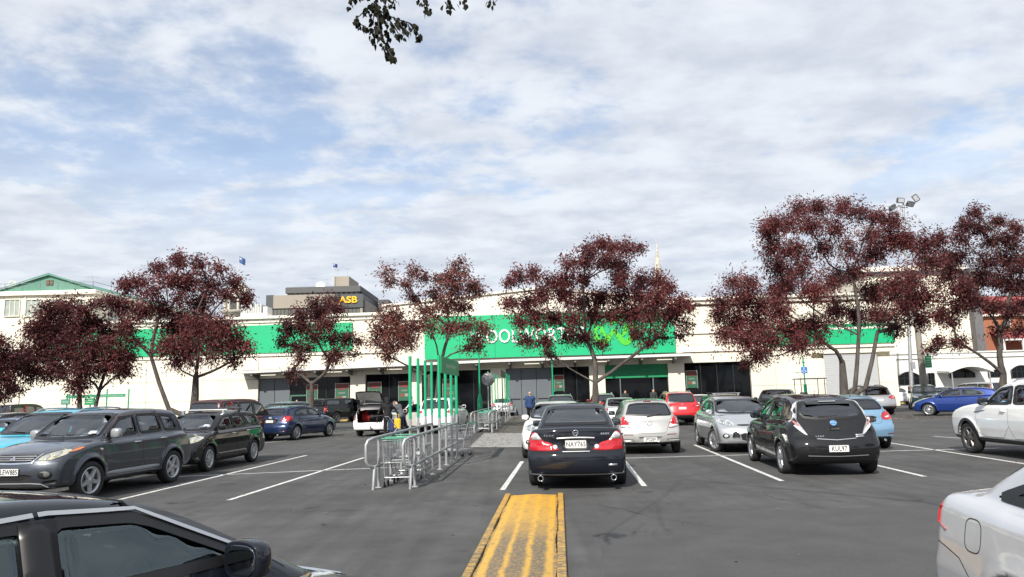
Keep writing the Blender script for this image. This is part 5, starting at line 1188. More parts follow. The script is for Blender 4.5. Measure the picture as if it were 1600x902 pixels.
# ---------------- compact hatchback (front or rear view)
def compact_hatch(label, pm, front=True, detail=2, steer=0., h=.028):
    root = thing('parked_car', label, 'car')
    low = [(2.05, .20), (2.17, .32), (2.19, .52), (2.12, .68), (2.0, .78), (1.55, .93), (1.15, 1.02), (.6, 1.0), (-1.2, 1.06), (-1.85, 1.06), (-1.98, .95), (-2.05, .75), (-2.14, .66), (-2.17, .52), (-2.13, .32), (-1.95, .24)]
    gh = [(1.65, .75), (1.20, 1.0), (.35, 1.40), (-.15, 1.475), (-.7, 1.485), (-1.3, 1.44), (-1.72, 1.36), (-1.99, 1.0), (-2.0, .8)]
    c = Car(low, gh, 1.82, (1.32, -1.32), .32, HW_CAR, tumble=.40, gz=1.0, bowf=.30, bowr=.18, plan=.075, planp=4.5, gplan=.11, r1=.08, r2=.09, gw=.775, bws=.18, h=h, flare=.024)
    side = [[(.80, 1.03), (.22, 1.325), (-.20, 1.365), (-.23, 1.04)], [(-.30, 1.04), (-.27, 1.365), (-.78, 1.35), (-1.12, 1.24), (-1.25, 1.12), (-1.2, 1.07)]]
    doors = [[(.95, .30), (1.0, .75), (1.02, .98), (.16, 1.38), (-.24, 1.405), (-.27, .30)], [(-.27, .30), (-.24, 1.405), (-.85, 1.39), (-1.22, 1.25), (-1.36, 1.10), (-1.18, .76), (-.92, .45), (-.88, .30)]]
    rw = [(-.48, 1.35), (.48, 1.35), (.60, 1.13), (.56, 1.09), (-.56, 1.09), (-.60, 1.13)]
    hatch = [(-.55, 1.39), (.55, 1.39), (.62, 1.08), (.52, .75), (.44, .70), (-.44, .70), (-.52, .75), (-.62, 1.08)]
    seams = [] if detail < 2 else [('T', [(1.12, -.72), (1.75, -.66), (2.02, -.45), (2.08, 0), (2.02, .45), (1.75, .66), (1.12, .72)], False), ('B', hatch[1:]+hatch[:1], False)]
    finish(root, c, pm, side, [(-.58, 1.395), (.58, 1.395), (.70, 1.05), (.3, 1.03), (-.3, 1.03), (-.70, 1.05)], rw, doors, [('tailgate', 'B', hatch), ('bonnet', 'T', [(1.12, -.72), (1.75, -.66), (2.02, -.45), (2.08, 0), (2.02, .45), (1.75, .66), (1.12, .72)]), ('front_bumper', 'F', [(-.95, .70), (.95, .70), (.95, .1), (-.95, .1)]), ('rear_bumper', 'B', [(-.95, .69), (.95, .69), (.95, .1), (-.95, .1)])],
           seams, cabin=dict(belt=1.0, dash=.8) if detail else None, mirror=(.72, 1.06), handles=((-.08, .90), (-1.08, .95)), wheels=dict(style='ten', w=.215, steer=steer), sg=G_CAR, detail=detail, dark=[('F', [(-.95, .27), (.95, .27), (.95, 0), (-.95, 0)]), ('B', [(-.7, .36), (.7, .36), (.75, 0), (-.75, 0)])])
    if front:
        for sgn in (1, -1):
            f = (lambda p: p) if sgn == 1 else mir
            hl = c.patch('headlight', f([(.42, .72), (.50, .83), (.72, .92), (.83, .93), (.86, .86), (.78, .76), (.60, .70)]), 'F', M_HEAD, root, off=.008)
            for yy, zz_ in ((.58, .775), (.70, .825)): c.patch('lamp_bowl', f([(yy+.05*math.cos(a), zz_+.045*math.sin(a)) for a in np.linspace(0, 2*PI, 13)[:-1]]), 'F', M_CHROME, hl, off=.012, round_=0, step=.03)
            gl = c.patch('bumper_vent', f([(.36, .50), (.46, .60), (.52, .56), (.56, .40), (.36, .40)]), 'F', M_BLK, root, off=.004)
            fl = c.patch('fog_light', f([(.70+.085*math.cos(a), .46+.062*math.sin(a)) for a in np.linspace(0, 2*PI, 15)[:-1]]), 'F', M_BLK, root, off=.006, round_=0, step=.04)
            c.patch('fog_lens', f([(.70+.05*math.cos(a), .46+.04*math.sin(a)) for a in np.linspace(0, 2*PI, 13)[:-1]]), 'F', M_CLEAR, fl, off=.011, round_=0, step=.03)
        grille(c, root, [(-.36, .53), (.36, .53), (.30, .33), (-.30, .33)], bars=3, frame=M_BLK)
        c.patch('upper_grille', [(-.40, .76), (.40, .76), (.36, .715), (-.36, .715)], 'F', M_BLK, root)
        badge_ring(c, root, 0, .80, 'F', .035, 1.9, fill=mat('badge_blue', (.10, .28, .55), .2, coat=1.))
        c.plate(root, '', c.proj([(0, .58)], 'F', .016)[0][0], .58, True)
        wiper(c, root, (.05, 1.055), (-.5, 1.09), 'F'); wiper(c, root, (.55, 1.06), (.05, 1.085), 'F')
    else:
        for sgn in (1, -1):
            f = (lambda p: p) if sgn == 1 else mir
            tl = c.patch('tail_light', f([(.52, .93), (.60, .99), (.74, 1.08), (.81, 1.06), (.86, .90), (.84, .82), (.66, .79), (.55, .82)]), 'B', M_RED, root, off=.010)
            c.patch('clear_lens', f([(.62, .90), (.76, .92), (.75, .87), (.64, .855)]), 'B', M_CLEAR, tl, off=.015)
            c.patch('tail_light', [(-1.55, 1.0), (-1.72, 1.07), (-1.82, 1.05), (-1.88, .90), (-1.80, .82), (-1.62, .86)], 'L' if sgn == 1 else 'R', M_RED, root, off=.008)
            c.patch('reflector', f([(.62, .44), (.80, .45), (.80, .42), (.62, .41)]), 'B', M_REDD, root, off=.006, round_=0)
        c.patch('plate_recess', [(-.40, .91), (.40, .91), (.34, .73), (-.34, .73)], 'B', M_BLK, root, off=.003)
        c.plate(root, 'KRB412' if False else '', c.proj([(0, .82)], 'B', .014)[0][0], .82)
        badge_ring(c, root, 0, .985, 'B', .035, 1.9, m=M_SATIN, fill=M_SATIN)
        b = MB(); c.seam(b, [(-.33, .95), (.33, .95)], 'B', .022, .006); b.build('tailgate_trim', M_CHROME, root)
        wiper(c, root, (0, 1.12), (.36, 1.15)); antenna(c, root, -1.2); exhaust(root, -2.12, -.5, .27, .03, .08)
    return root, c

# ---------------- large grey off-road wagon, front and left side in view
def grey_suv(label):
    root = thing('parked_suv', label, 'suv'); pm = paint('graphite', (.052, .060, .076), .5, .30)
    low = [(2.12, .27), (2.24, .42), (2.27, .62), (2.22, .80), (2.10, .92), (1.7, 1.02), (1.15, 1.10), (.5, 1.08), (-1.4, 1.12), (-2.0, 1.13), (-2.17, 1.02), (-2.26, .80), (-2.30, .60), (-2.28, .42), (-2.1, .30)]
    gh = [(1.55, .85), (1.12, 1.10), (.36, 1.55), (-.1, 1.655), (-.8, 1.675), (-1.6, 1.63), (-1.86, 1.57), (-2.12, 1.08), (-2.1, .85)]
    c = Car(low, gh, 1.80, (1.335, -1.335), .355, HW_SUV, tumble=.30, gz=1.1, bowf=.24, bowr=.16, plan=.06, planp=5, gplan=.08, r1=.08, r2=.09, gw=.785, bws=.17, h=.028, flare=.042, ra=.05)
    side = [[(.76, 1.13), (.28, 1.47), (-.18, 1.53), (-.22, 1.14)], [(-.30, 1.14), (-.26, 1.535), (-.98, 1.53), (-1.10, 1.16)], [(-1.19, 1.17), (-1.10, 1.52), (-1.52, 1.48), (-1.70, 1.22), (-1.62, 1.17)]]
    doors = [[(.92, .40), (.95, .80), (.98, 1.08), (.22, 1.53), (-.22, 1.575), (-.26, .40)], [(-.26, .40), (-.22, 1.575), (-1.02, 1.57), (-1.14, 1.10), (-1.10, .85), (-.93, .55), (-.90, .40)]]
    bonnet = [(1.08, -.74), (1.7, -.70), (2.08, -.52), (2.16, 0), (2.08, .52), (1.7, .70), (1.08, .74)]
    finish(root, c, pm, side, [(-.58, 1.565), (.58, 1.565), (.70, 1.15), (.3, 1.125), (-.3, 1.125), (-.70, 1.15)], [(-.55, 1.55), (.55, 1.55), (.62, 1.15), (-.62, 1.15)], doors,
           [('bonnet', 'T', bonnet), ('front_bumper', 'F', [(-.95, .76), (.95, .76), (.95, .1), (-.95, .1)])], [('T', bonnet, False), ('F', [(-.85, .77), (-.55, .755), (.55, .755), (.85, .77)], False)],
           cabin=dict(belt=1.08, dash=.75, floor=.48), mirror=(.66, 1.19, (.16, .22, .20)), mpaint=paint('silver_mirror', (.30, .31, .32), .4), handles=((-.08, .98), (-1.0, 1.01)), hm=M_SATIN, wheels=dict(style='five', w=.225, steer=-.06))
    for sgn in (1, -1):
        f = (lambda p: p) if sgn == 1 else mir
        hl = c.patch('headlight', f([(.45, .79), (.50, .87), (.80, .995), (.86, .985), (.87, .93), (.82, .86), (.66, .79)]), 'F', M_HEADY, root, off=.010)
        c.patch('indicator', f([(.815, .97), (.855, .98), (.86, .93), (.82, .89)]), 'F', M_AMBER, hl, off=.016)
        for yy, zz_ in ((.58, .845), (.70, .885)): c.patch('lamp_bowl', f([(yy+.05*math.cos(a), zz_+.042*math.sin(a)) for a in np.linspace(0, 2*PI, 13)[:-1]]), 'F', mat('lamp_bowl_grey', (.40, .40, .36), .12, .3, coat=1.), hl, off=.014, round_=0, step=.03)
        fl = c.patch('fog_light', f([(.62+.115*math.cos(a), .545+.075*math.sin(a)) for a in np.linspace(0, 2*PI, 17)[:-1]]), 'F', M_BLK, root, off=.006, round_=0, step=.04)
        c.patch('fog_lens', f([(.655+.05*math.cos(a), .545+.05*math.sin(a)) for a in np.linspace(0, 2*PI, 13)[:-1]]), 'F', mat('smoked_lens', (.12, .12, .12), .1, coat=1.), fl, off=.011, round_=0, step=.03)
        c.patch('bumper_vent', f([(.55, .43), (.80, .46), (.78, .385), (.60, .37)]), 'F', M_BLK, root, off=.004)
    g = grille(c, root, [(-.43, .90), (.43, .90), (.36, .765), (-.36, .765)], bars=3, frame=M_SATIN)
    b = MB(); c.seam(b, [(-.47, .905), (-.38, .755), (0, .745), (.38, .755), (.47, .905)], 'F', .03, .008); b.build('grille_surround', M_CHROME, root)
    badge_three_diamonds(c, root, 0, .82, 'F', .062)
    c.patch('lower_intake', [(-.42, .56), (.42, .56), (.36, .43), (-.36, .43)], 'F', M_UNDER, root)
    c.patch('skid_plate', [(-.52, .405), (.52, .405), (.66, .315), (.6, .26), (-.6, .26), (-.66, .315)], 'F', mat('skid_silver', (.36, .37, .38), .4, .3, var=.08), root, off=.022, skirt=.03)
    c.plate(root, 'LEW885', c.proj([(0, .60)], 'F', .022)[0][0], .60, True)
    for a in 'LR':
        c.patch('sill_trim', [(.88, .475), (-.85, .475), (-.85, .39), (.88, .39)], a, mat('sill_silver', (.30, .31, .33), .4, .4), root, off=.016, round_=1)
        c.patch('side_repeater', [(1.02, .93), (1.10, .94), (1.10, .91), (1.02, .90)], a, M_CLEAR, root, off=.006, round_=0)
        b = MB(); c.seam(b, [(.80, 1.17), (.30, 1.505), (-.2, 1.565), (-1.0, 1.565)], a, .05, .022); b.build('wind_deflector', mat('smoked_acrylic', (.05, .025, .025), .1, coat=1.), root)
    wiper(c, root, (.05, 1.155), (-.52, 1.19), 'F'); wiper(c, root, (.58, 1.16), (.05, 1.185), 'F')
    q = c.proj([(-.52, 1.20), (-.33, 1.26)], 'F', -.015); b = MB()
    c2 = c.patch('windscreen_label', [(-.60, 1.21), (-.46, 1.21), (-.46, 1.26), (-.60, 1.26)][::-1] if False else [(.46, 1.20), (.60, 1.20), (.59, 1.25), (.46, 1.25)], 'F', M_PAPER, root, off=.004, round_=0, skirt=.001)
    return root, c

# ---------------- mid-size wagon (front, or rear with its tailgate up)
def estate(label, pm, mode='front', detail=2, h=.03, cat='car'):
    root = thing('parked_wagon', label, cat)
    low = [(2.05, .19), (2.15, .32), (2.17, .50), (2.10, .66), (2.0, .76), (1.55, .92), (1.12, 1.0), (.6, .99), (-1.3, 1.03), (-2.0, 1.03), (-2.13, .94), (-2.20, .74), (-2.25, .62), (-2.27, .46), (-2.22, .30), (-2.0, .22)]
    gh = [(1.6, .75), (1.16, 1.0), (.40, 1.38), (-.1, 1.46), (-.8, 1.475), (-1.6, 1.44), (-1.92, 1.39), (-2.15, 1.0), (-2.15, .8)]
    c = Car(low, gh, 1.70 if mode == 'front' else 1.70, (1.30, -1.30), .315, HW_CAR, tumble=.34, gz=1.0, bowf=.28, bowr=.14, plan=.07, planp=5, gplan=.05, r1=.08, r2=.09, gw=.735, bws=.16, h=h)
    side = [[(.78, 1.03), (.26, 1.31), (-.18, 1.355), (-.21, 1.03)], [(-.28, 1.03), (-.25, 1.355), (-.86, 1.355), (-1.02, 1.05)], [(-1.11, 1.06), (-.98, 1.35), (-1.60, 1.325), (-1.86, 1.09)]]
    doors = [[(.93, .30), (.98, .75), (1.0, .97), (.20, 1.37), (-.22, 1.395), (-.25, .30)], [(-.25, .30), (-.22, 1.395), (-.92, 1.39), (-1.07, 1.0), (-1.05, .76), (-.90, .45), (-.86, .30)]]
    rw = [(-.52, 1.36), (.52, 1.36), (.60, 1.06), (-.60, 1.06)]
    panels = [('bonnet', 'T', [(1.08, -.70), (1.6, -.66), (2.0, -.42), (2.06, 0), (2.0, .42), (1.6, .66), (1.08, .70)]), ('front_bumper', 'F', [(-.95, .68), (.95, .68), (.95, .1), (-.95, .1)])]
    wins_extra = None
    kw = dict(cabin=dict(belt=.98, dash=.8), mirror=(.70, 1.06), handles=((-.06, .88), (-.95, .91)), wheels=dict(style='ten', w=.20, steer=.05 if mode == 'front' else 0), sg=G_CAR, detail=detail)
    if mode == 'front':
        finish(root, c, pm, side, [(-.54, 1.385), (.54, 1.385), (.66, 1.05), (.3, 1.025), (-.3, 1.025), (-.66, 1.05)], rw, doors, panels, [('T', panels[0][2], False), ('F', [(-.8, .69), (-.45, .67), (.45, .67), (.8, .69)], False)], hm=M_CHROME, **kw)
        for sgn in (1, -1):
            f = (lambda p: p) if sgn == 1 else mir
            hl = c.patch('headlight', f([(.43, .70), (.50, .83), (.72, .92), (.80, .91), (.82, .84), (.76, .745), (.60, .70)]), 'F', M_HEADY, root, off=.010)
            for yy, zz_ in ((.56, .775), (.68, .82)): c.patch('lamp_bowl', f([(yy+.045*math.cos(a), zz_+.042*math.sin(a)) for a in np.linspace(0, 2*PI, 13)[:-1]]), 'F', M_CHROME, hl, off=.014, round_=0, step=.03)
            fl = c.patch('fog_light', f([(.62+.075*math.cos(a), .40+.05*math.sin(a)) for a in np.linspace(0, 2*PI, 15)[:-1]]), 'F', M_BLK, root, off=.005, round_=0, step=.04)
        grille(c, root, [(-.38, .80), (.38, .80), (.34, .715), (-.34, .715)], bars=2, frame=M_CHROME)
        c.patch('lower_intake', [(-.42, .46), (.42, .46), (.36, .33), (-.36, .33)], 'F', M_BLK, root)
        badge_ring(c, root, 0, .765, 'F', .04, 1.4)
        c.plate(root, '', c.proj([(0, .545)], 'F', .016)[0][0], .545, True)
        wiper(c, root, (.05, 1.05), (-.5, 1.085), 'F'); wiper(c, root, (.55, 1.055), (.05, 1.08), 'F')
        c.patch('windscreen_label', [(.44, 1.10), (.57, 1.10), (.565, 1.14), (.44, 1.14)], 'F', M_PAPER, root, off=.004, round_=0, skirt=.001)
        # roof bars
        for x in (.05, -.85):
            q = c.proj([(x, .56), (x, -.56)], 'T', 0); b = MB(); zt = q[0][2]+.10
            b.tube([(x, -.66, zt), (x, .66, zt)], .018, 8)
            for y in (.56, -.56): b.bbox((x-.04, y-.035, q[0][2]-.01), (x+.04, y+.035, zt), .01)
            b.build('roof_bar', M_SATIN if x > 0 else M_BLK, root)
    else:
        hatch = [(-.57, 1.425), (.57, 1.425), (.66, 1.04), (.60, .74), (.56, .62), (-.56, .62), (-.60, .74), (-.66, 1.04)]
        finish(root, c, pm, side, [(-.54, 1.385), (.54, 1.385), (.66, 1.05), (-.66, 1.05)], rw, doors, panels+[('tailgate', 'B', hatch)], [], skip=('rw',), **kw)
        # tailgate swung up about its hinge
        tg = c.objs['tailgate'][0]; hx, hz = -1.90, 1.40; ang = rad(-113)
        glass_o = c.window('rear_window', rw, 'B', G_TINT, tg)
        T = Matrix.Translation((hx, 0, hz)) @ Matrix.Rotation(-ang, 4, 'Y') @ Matrix.Translation((-hx, 0, -hz)); tg.matrix_local = T
        lin = MB(); q = c.proj([(y, z) for z in (1.06, .66) for y in (-.54, -.2, .2, .54)], 'B', -.035); lin.add([tuple(p) for p in q], [(0, 1, 5, 4), (1, 2, 6, 5), (2, 3, 7, 6)])
        q2 = c.proj([(y, z) for z in (1.06, .66) for y in (-.54, -.2, .2, .54)], 'B', -.05); lin.add([tuple(p) for p in q2], [(4, 5, 1, 0), (5, 6, 2, 1), (6, 7, 3, 2)])
        lin.build('tailgate_lining', mat('pale_trim', (.46, .45, .41), .8, var=.1), tg)
        for y in (.58, -.58):
            st = MB(); st.tube([(-1.98, y, 1.02), (-2.22, y*.98, 1.42)], .012, 6); st.build('gas_strut', M_SATIN, root)
        fl = MB(); fl.box((-2.16, -.55, .60), (-1.0, .55, .63)); fl.box((-1.06, -.6, .6), (-1.0, .6, .98)); fl.build('load_floor', M_INT, root)
        for sgn in (1, -1):
            f = (lambda p: p) if sgn == 1 else mir
            c.patch('tail_light', f([(.67, 1.0), (.79, .98), (.82, .74), (.68, .72)]), 'B', M_REDD if sgn == 1 else M_RED, root, off=.010)
        b = MB(); b.tube([(-2.2, -.1, .34), (-2.34, -.1, .34), (-2.38, -.1, .42)], .025, 8); b.sphere((-2.38, -.1, .45), .03, 10, 6); b.build('tow_bar', M_BLK, root)
        # front right door standing open
        dr = c.objs['door'][1]; hx2 = .95; hy = -.80
        T = Matrix.Translation((hx2, hy, 0)) @ Matrix.Rotation(rad(58), 4, 'Z') @ Matrix.Translation((-hx2, -hy, 0)); dr.matrix_local = T
        for w in [o for o in root.children if o.name.startswith('side_window')][1:2]: w.matrix_local = T.copy()
        ln = MB(); ln.box((.88, -.74, .34), (-.20, -.72, .98)); ln.build('door_lining', mat('pale_trim', (.46, .45, .41), .8, var=.1), dr)
    return root, c

# ---------------- black utility with a hard canopy, driver's door open
def pickup(label):
    root = thing('parked_pickup', label, 'pickup truck'); pm = paint('black', (.0055, .0055, .0065), .1, .2)
    low = [(2.35, .35), (2.5, .50), (2.52, .85), (2.42, 1.05), (1.75, 1.18), (1.25, 1.22), (-2.6, 1.22), (-2.68, 1.15), (-2.70, .70), (-2.80, .66), (-2.82, .50), (-2.65, .42), (-2.0, .40)]
    gh = [(1.7, 1.0), (1.3, 1.20), (.62, 1.70), (.1, 1.79), (-.6, 1.80), (-.98, 1.78), (-1.06, 1.77), (-2.5, 1.78), (-2.72, 1.70), (-2.66, 1.2), (-2.6, 1.0)]
    c = Car(low, gh, 1.87, (1.61, -1.61), .39, HW_SUV, tumble=.20, gz=1.2, bowf=.2, bowr=.04, plan=.03, planp=6, gplan=.02, r1=.05, r2=.06, gw=.86, bws=.12, h=.035, flare=.04, ra=.07)
    side = [[(1.0, 1.24), (.52, 1.62), (.08, 1.68), (.05, 1.25)], [(-.02, 1.25), (0, 1.68), (-.72, 1.68), (-.80, 1.26)], [(-1.16, 1.30), (-1.16, 1.66), (-2.4, 1.66), (-2.5, 1.30)]]
    doors = [[(1.12, .55), (1.15, 1.20), (.48, 1.70), (.06, 1.73), (.02, .55)], [(.02, .55), (.06, 1.73), (-.78, 1.73), (-.86, 1.2), (-.84, .8), (-.7, .55)]]
    finish(root, c, pm, side, [(-.62, 1.70), (.62, 1.70), (.74, 1.27), (-.74, 1.27)], [(-.62, 1.66), (.62, 1.66), (.66, 1.32), (-.66, 1.32)], doors, [('tailgate', 'B', [(-.72, 1.18), (.72, 1.18), (.72, .70), (-.72, .70)])],
           [('B', [(-.72, 1.18), (.72, 1.18), (.72, .70), (-.72, .70)], True)], sg=G_TINT, cabin=dict(belt=1.2, dash=.9, xs=(.3, -.5), floor=.6), mirror=(.95, 1.30, (.14, .22, .22)), handles=((.12, 1.06), (-.72, 1.06)), wheels=dict(style='six', w=.265, rm=M_RIMD))
    for sgn in (1, -1):
        f = (lambda p: p) if sgn == 1 else mir
        tl = c.patch('tail_light', f([(.75, 1.17), (.91, 1.17), (.91, .82), (.75, .82)]), 'B', M_RED, root, off=.010)
        c.patch('clear_lens', f([(.76, 1.02), (.90, 1.02), (.90, .95), (.76, .95)]), 'B', mat('orange_lens', (.6, .18, .08), .12, coat=1.), tl, off=.015, round_=0)
    b = MB(); b.bbox((-2.92, -.80, .50), (-2.72, .80, .64), .03); b.build('step_bumper', M_CHROME if False else mat('bumper_black', (.02, .02, .022), .4), root)
    badge_ring(c, root, 0, .97, 'B', .05, 1.9, m=M_SATIN, fill=M_SATIN); c.plate(root, '', -2.935, .57)
    dr = c.objs['door'][1]; hx, hy = 1.12, -.90
    T = Matrix.Translation((hx, hy, 0)) @ Matrix.Rotation(rad(50), 4, 'Z') @ Matrix.Translation((-hx, -hy, 0)); dr.matrix_local = T
    w = [o for o in root.children if o.name.startswith('side_window')][1]; w.matrix_local = T.copy()
    return root, c

# ---------------- generic off-road wagon in several guises
def suv(label, pm, mode='rear', detail=1, h=.04, W=1.82, sc=1., roof=None, rails=True, sg=G_TINT, lights=None, plate='', mpaint=None, kind='suv', clad=True, style='five', rm=None, cabin=True, wiper_=True, tall=False):
    root = thing('parked_suv', label, kind)
    low = [(2.12, .26), (2.24, .40), (2.27, .62), (2.22, .80), (2.10, .93), (1.7, 1.03), (1.15, 1.10), (.5, 1.08), (-1.4, 1.12), (-2.0, 1.12), (-2.16, 1.02), (-2.24, .80), (-2.30, .60), (-2.28, .40), (-2.1, .30)]
    if tall: low = [(2.16, .28), (2.28, .42), (2.31, .70), (2.26, .90), (2.13, 1.00), (1.75, 1.09), (1.15, 1.16), (.5, 1.13), (-1.4, 1.15), (-2.05, 1.15), (-2.2, 1.05), (-2.28, .80), (-2.33, .60), (-2.30, .40), (-2.1, .30)]
    gh = [(1.55, .85), (1.12, 1.09), (.36, 1.54), (-.1, 1.635), (-.8, 1.65), (-1.5, 1.61), (-1.86, 1.54), (-2.12, 1.06), (-2.1, .85)]
    c = Car(low, gh, W, (1.335, -1.335), .35, HW_SUV, tumble=.32, gz=1.1, bowf=.26, bowr=.17, plan=.065, planp=5, gplan=.08, r1=.08, r2=.09, gw=W/2-.12, bws=.17, h=h, flare=.03, ra=.05)
    side = [[(.76, 1.12), (.28, 1.45), (-.18, 1.505), (-.22, 1.13)], [(-.30, 1.13), (-.26, 1.51), (-.98, 1.50), (-1.12, 1.15)], [(-1.20, 1.16), (-1.10, 1.49), (-1.48, 1.44), (-1.66, 1.24), (-1.60, 1.18)]]
    doors = [[(.92, .42), (.95, .80), (.98, 1.07), (.22, 1.51), (-.22, 1.55), (-.26, .42)], [(-.26, .42), (-.22, 1.55), (-1.02, 1.545), (-1.16, 1.10), (-1.12, .85), (-.93, .58), (-.90, .42)]]
    rw = [(-.54, 1.52), (.54, 1.52), (.63, 1.18), (.58, 1.13), (-.58, 1.13), (-.63, 1.18)]
    hatch = [(-.57, 1.55), (.57, 1.55), (.66, 1.12), (.60, .78), (.50, .66), (-.50, .66), (-.60, .78), (-.66, 1.12)]
    dk = [('L', [(3, .40), (-3, .40), (-3, 0), (3, 0)]), ('R', [(3, .40), (-3, .40), (-3, 0), (3, 0)]), ('B', [(-.95, .50), (.95, .50), (.95, 0), (-.95, 0)]), ('F', [(-.95, .42), (.95, .42), (.95, 0), (-.95, 0)])] if clad else []
    if roof: dk += [('T+', [(1, -1), (1, 1), (-2.6, 1), (-2.6, -1)])]
    finish(root, c, pm, side, [(-.58, 1.545), (.58, 1.545), (.70, 1.14), (-.70, 1.14)], rw, doors if detail else (), [('tailgate', 'B', hatch), ('bonnet', 'T', [(1.08, -.74), (1.7, -.70), (2.08, -.52), (2.16, 0), (2.08, .52), (1.7, .70), (1.08, .74)])], [('B', hatch, False)] if detail else [], sg=sg,
           cabin=dict(belt=1.08, dash=.75, floor=.48) if cabin else None, mirror=(.66, 1.18, (.15, .21, .17)), mpaint=mpaint, handles=((-.08, .98), (-1.0, 1.01)) if detail else (), wheels=dict(style=style, w=.225, rm=rm), detail=detail, dark=dk, dm=roof)
    lt = lights or [(.58, 1.05), (.82, 1.08), (.90, .98), (.86, .86), (.70, .88), (.52, .96)]
    if mode == 'rear':
        for sgn in (1, -1):
            f = (lambda p: p) if sgn == 1 else mir
            tl = c.patch('tail_light', f(lt), 'B', M_RED, root, off=.012)
            cy = sum(p[0] for p in lt)/len(lt); cz = sum(p[1] for p in lt)/len(lt)
            c.patch('clear_lens', f([(cy-.08, cz+.015), (cy+.06, cz+.025), (cy+.06, cz-.015), (cy-.07, cz-.02)]), 'B', M_CLEAR, tl, off=.018, round_=0)
            c.patch('reflector', f([(.60, .50), (.78, .51), (.78, .47), (.60, .46)]), 'B', M_REDD, root, off=.006, round_=0)
        c.plate(root, plate, c.proj([(0, .84)], 'B', .014)[0][0], .84)
        if wiper_: wiper(c, root, (0, 1.15), (.36, 1.19))
    else:
        for sgn in (1, -1):
            f = (lambda p: p) if sgn == 1 else mir
            hl = c.patch('headlight', f([(.46, .80), (.50, .88), (.80, .97), (.86, .96), (.86, .89), (.66, .80)]), 'F', M_HEAD, root, off=.010)
            c.patch('lamp_bowl', f([(.60+.05*math.cos(a), .845+.035*math.sin(a)) for a in np.linspace(0, 2*PI, 13)[:-1]]), 'F', M_CHROME, hl, off=.014, round_=0, step=.03)
        grille(c, root, [(-.44, .90), (.44, .90), (.36, .66), (-.36, .66)], bars=4, frame=M_BLK); c.plate(root, plate, c.proj([(0, .56)], 'F', .02)[0][0], .56, True)
        wiper(c, root, (.05, 1.15), (-.52, 1.18), 'F'); wiper(c, root, (.58, 1.155), (.05, 1.18), 'F')
    if rails: roof_rails(c, root, .1, -1.5, .56, rails if rails is not True else M_SATIN)
    if sc != 1: root.scale = (sc, sc, sc)
    return root, c

# ---------------- generic saloon
def sedan(label, pm, mode='rear', detail=1, h=.04, kind='car', lights=None, sg=G_CAR, style='five', fast=0., cabin=True, hood=0., msize=None, quarter=None):
    root = thing('parked_car', label, kind)
    low = [(2.15, .19), (2.27, .32), (2.28, .52), (2.2, .68), (1.75, .84), (1.15, .95), (.6, .97), (-1.4, 1.01), (-1.85, 1.04), (-2.25, 1.05), (-2.33, 1.0), (-2.36, .76), (-2.42, .64), (-2.43, .44), (-2.38, .30), (-2.1, .21)]
    gh = [(1.45, .8), (1.02, 1.0), (.28, 1.36), (-.2, 1.435), (-.7, 1.445), (-1.15-fast, 1.41-fast*.1), (-1.90-fast, 1.05), (-2.0-fast, .8)]
    if hood: low[:5] = [(2.0, .19), (2.1, .32), (2.11, .50), (2.0, .62), (1.6, .73)]; low[5] = (1.1, .84)
    c = Car(low, gh, 1.80, (1.40, -1.38), .325, HW_CAR, tumble=.42, gz=1.0, bowf=.24, bowr=.16, plan=.06, planp=5, gplan=.07, r1=.08, r2=.10, gw=.755, h=h)
    side = [[(.74, 1.02), (.16, 1.30), (-.25, 1.335), (-.28, 1.02)], [(-.35, 1.02), (-.33, 1.335), (-.82, 1.32), (-1.10, 1.18), (-1.22, 1.03)]]+([quarter] if quarter else [])
    doors = [[(.93, .30), (.98, .75), (.96, .97), (.12, 1.34), (-.29, 1.37), (-.32, .30)], [(-.32, .30), (-.29, 1.37), (-.92, 1.35), (-1.32, 1.03), (-1.27, .78), (-1.0, .45), (-.96, .30)]]
    finish(root, c, pm, side, [(-.56, 1.36), (.56, 1.36), (.70, 1.04), (-.70, 1.04)], [(-.52, 1.365), (.52, 1.365), (.60, 1.09), (-.60, 1.09)], doors if detail else (), [('boot_lid', 'B', [(-.60, 1.07), (.60, 1.07), (.62, .9), (.5, .68), (-.5, .68), (-.62, .9)])], [('B', [(.60, 1.07), (.62, .9), (.5, .68), (-.5, .68), (-.62, .9), (-.60, 1.07)], False)] if detail else [], sg=sg,
           cabin=dict(belt=.98, dash=.40 if hood else .75, shelf=(-1.85, -1.1)) if cabin else None, mirror=(.62, 1.04)+((msize,) if msize else ()), handles=((-.12, .87), (-1.06, .89)) if detail else (), wheels=dict(style=style, w=.215), detail=detail)
    if mode == 'rear':
        for sgn in (1, -1):
            f = (lambda p: p) if sgn == 1 else mir
            tl = c.patch('tail_light', f(lights or [(.52, .97), (.74, 1.0), (.87, .95), (.88, .80), (.72, .76), (.50, .80)]), 'B', M_RED, root, off=.012)
            c.patch('clear_lens', f([(.56, .90), (.66, .91), (.66, .85), (.56, .84)]), 'B', M_CLEAR, tl, off=.018, round_=0)
        c.plate(root, '', c.proj([(0, .84)], 'B', .014)[0][0], .84)
    else:
        for sgn in (1, -1):
            f = (lambda p: p) if sgn == 1 else mir
            c.patch('headlight', f([(.46, .68), (.52, .77), (.78, .85), (.85, .83), (.84, .76), (.66, .69)]), 'F', M_HEAD, root, off=.010)
        grille(c, root, [(-.40, .74), (.40, .74), (.34, .62), (-.34, .62)], bars=3, frame=M_CHROME); c.plate(root, '', c.proj([(0, .5)], 'F', .02)[0][0], .5, True)
    return root, c

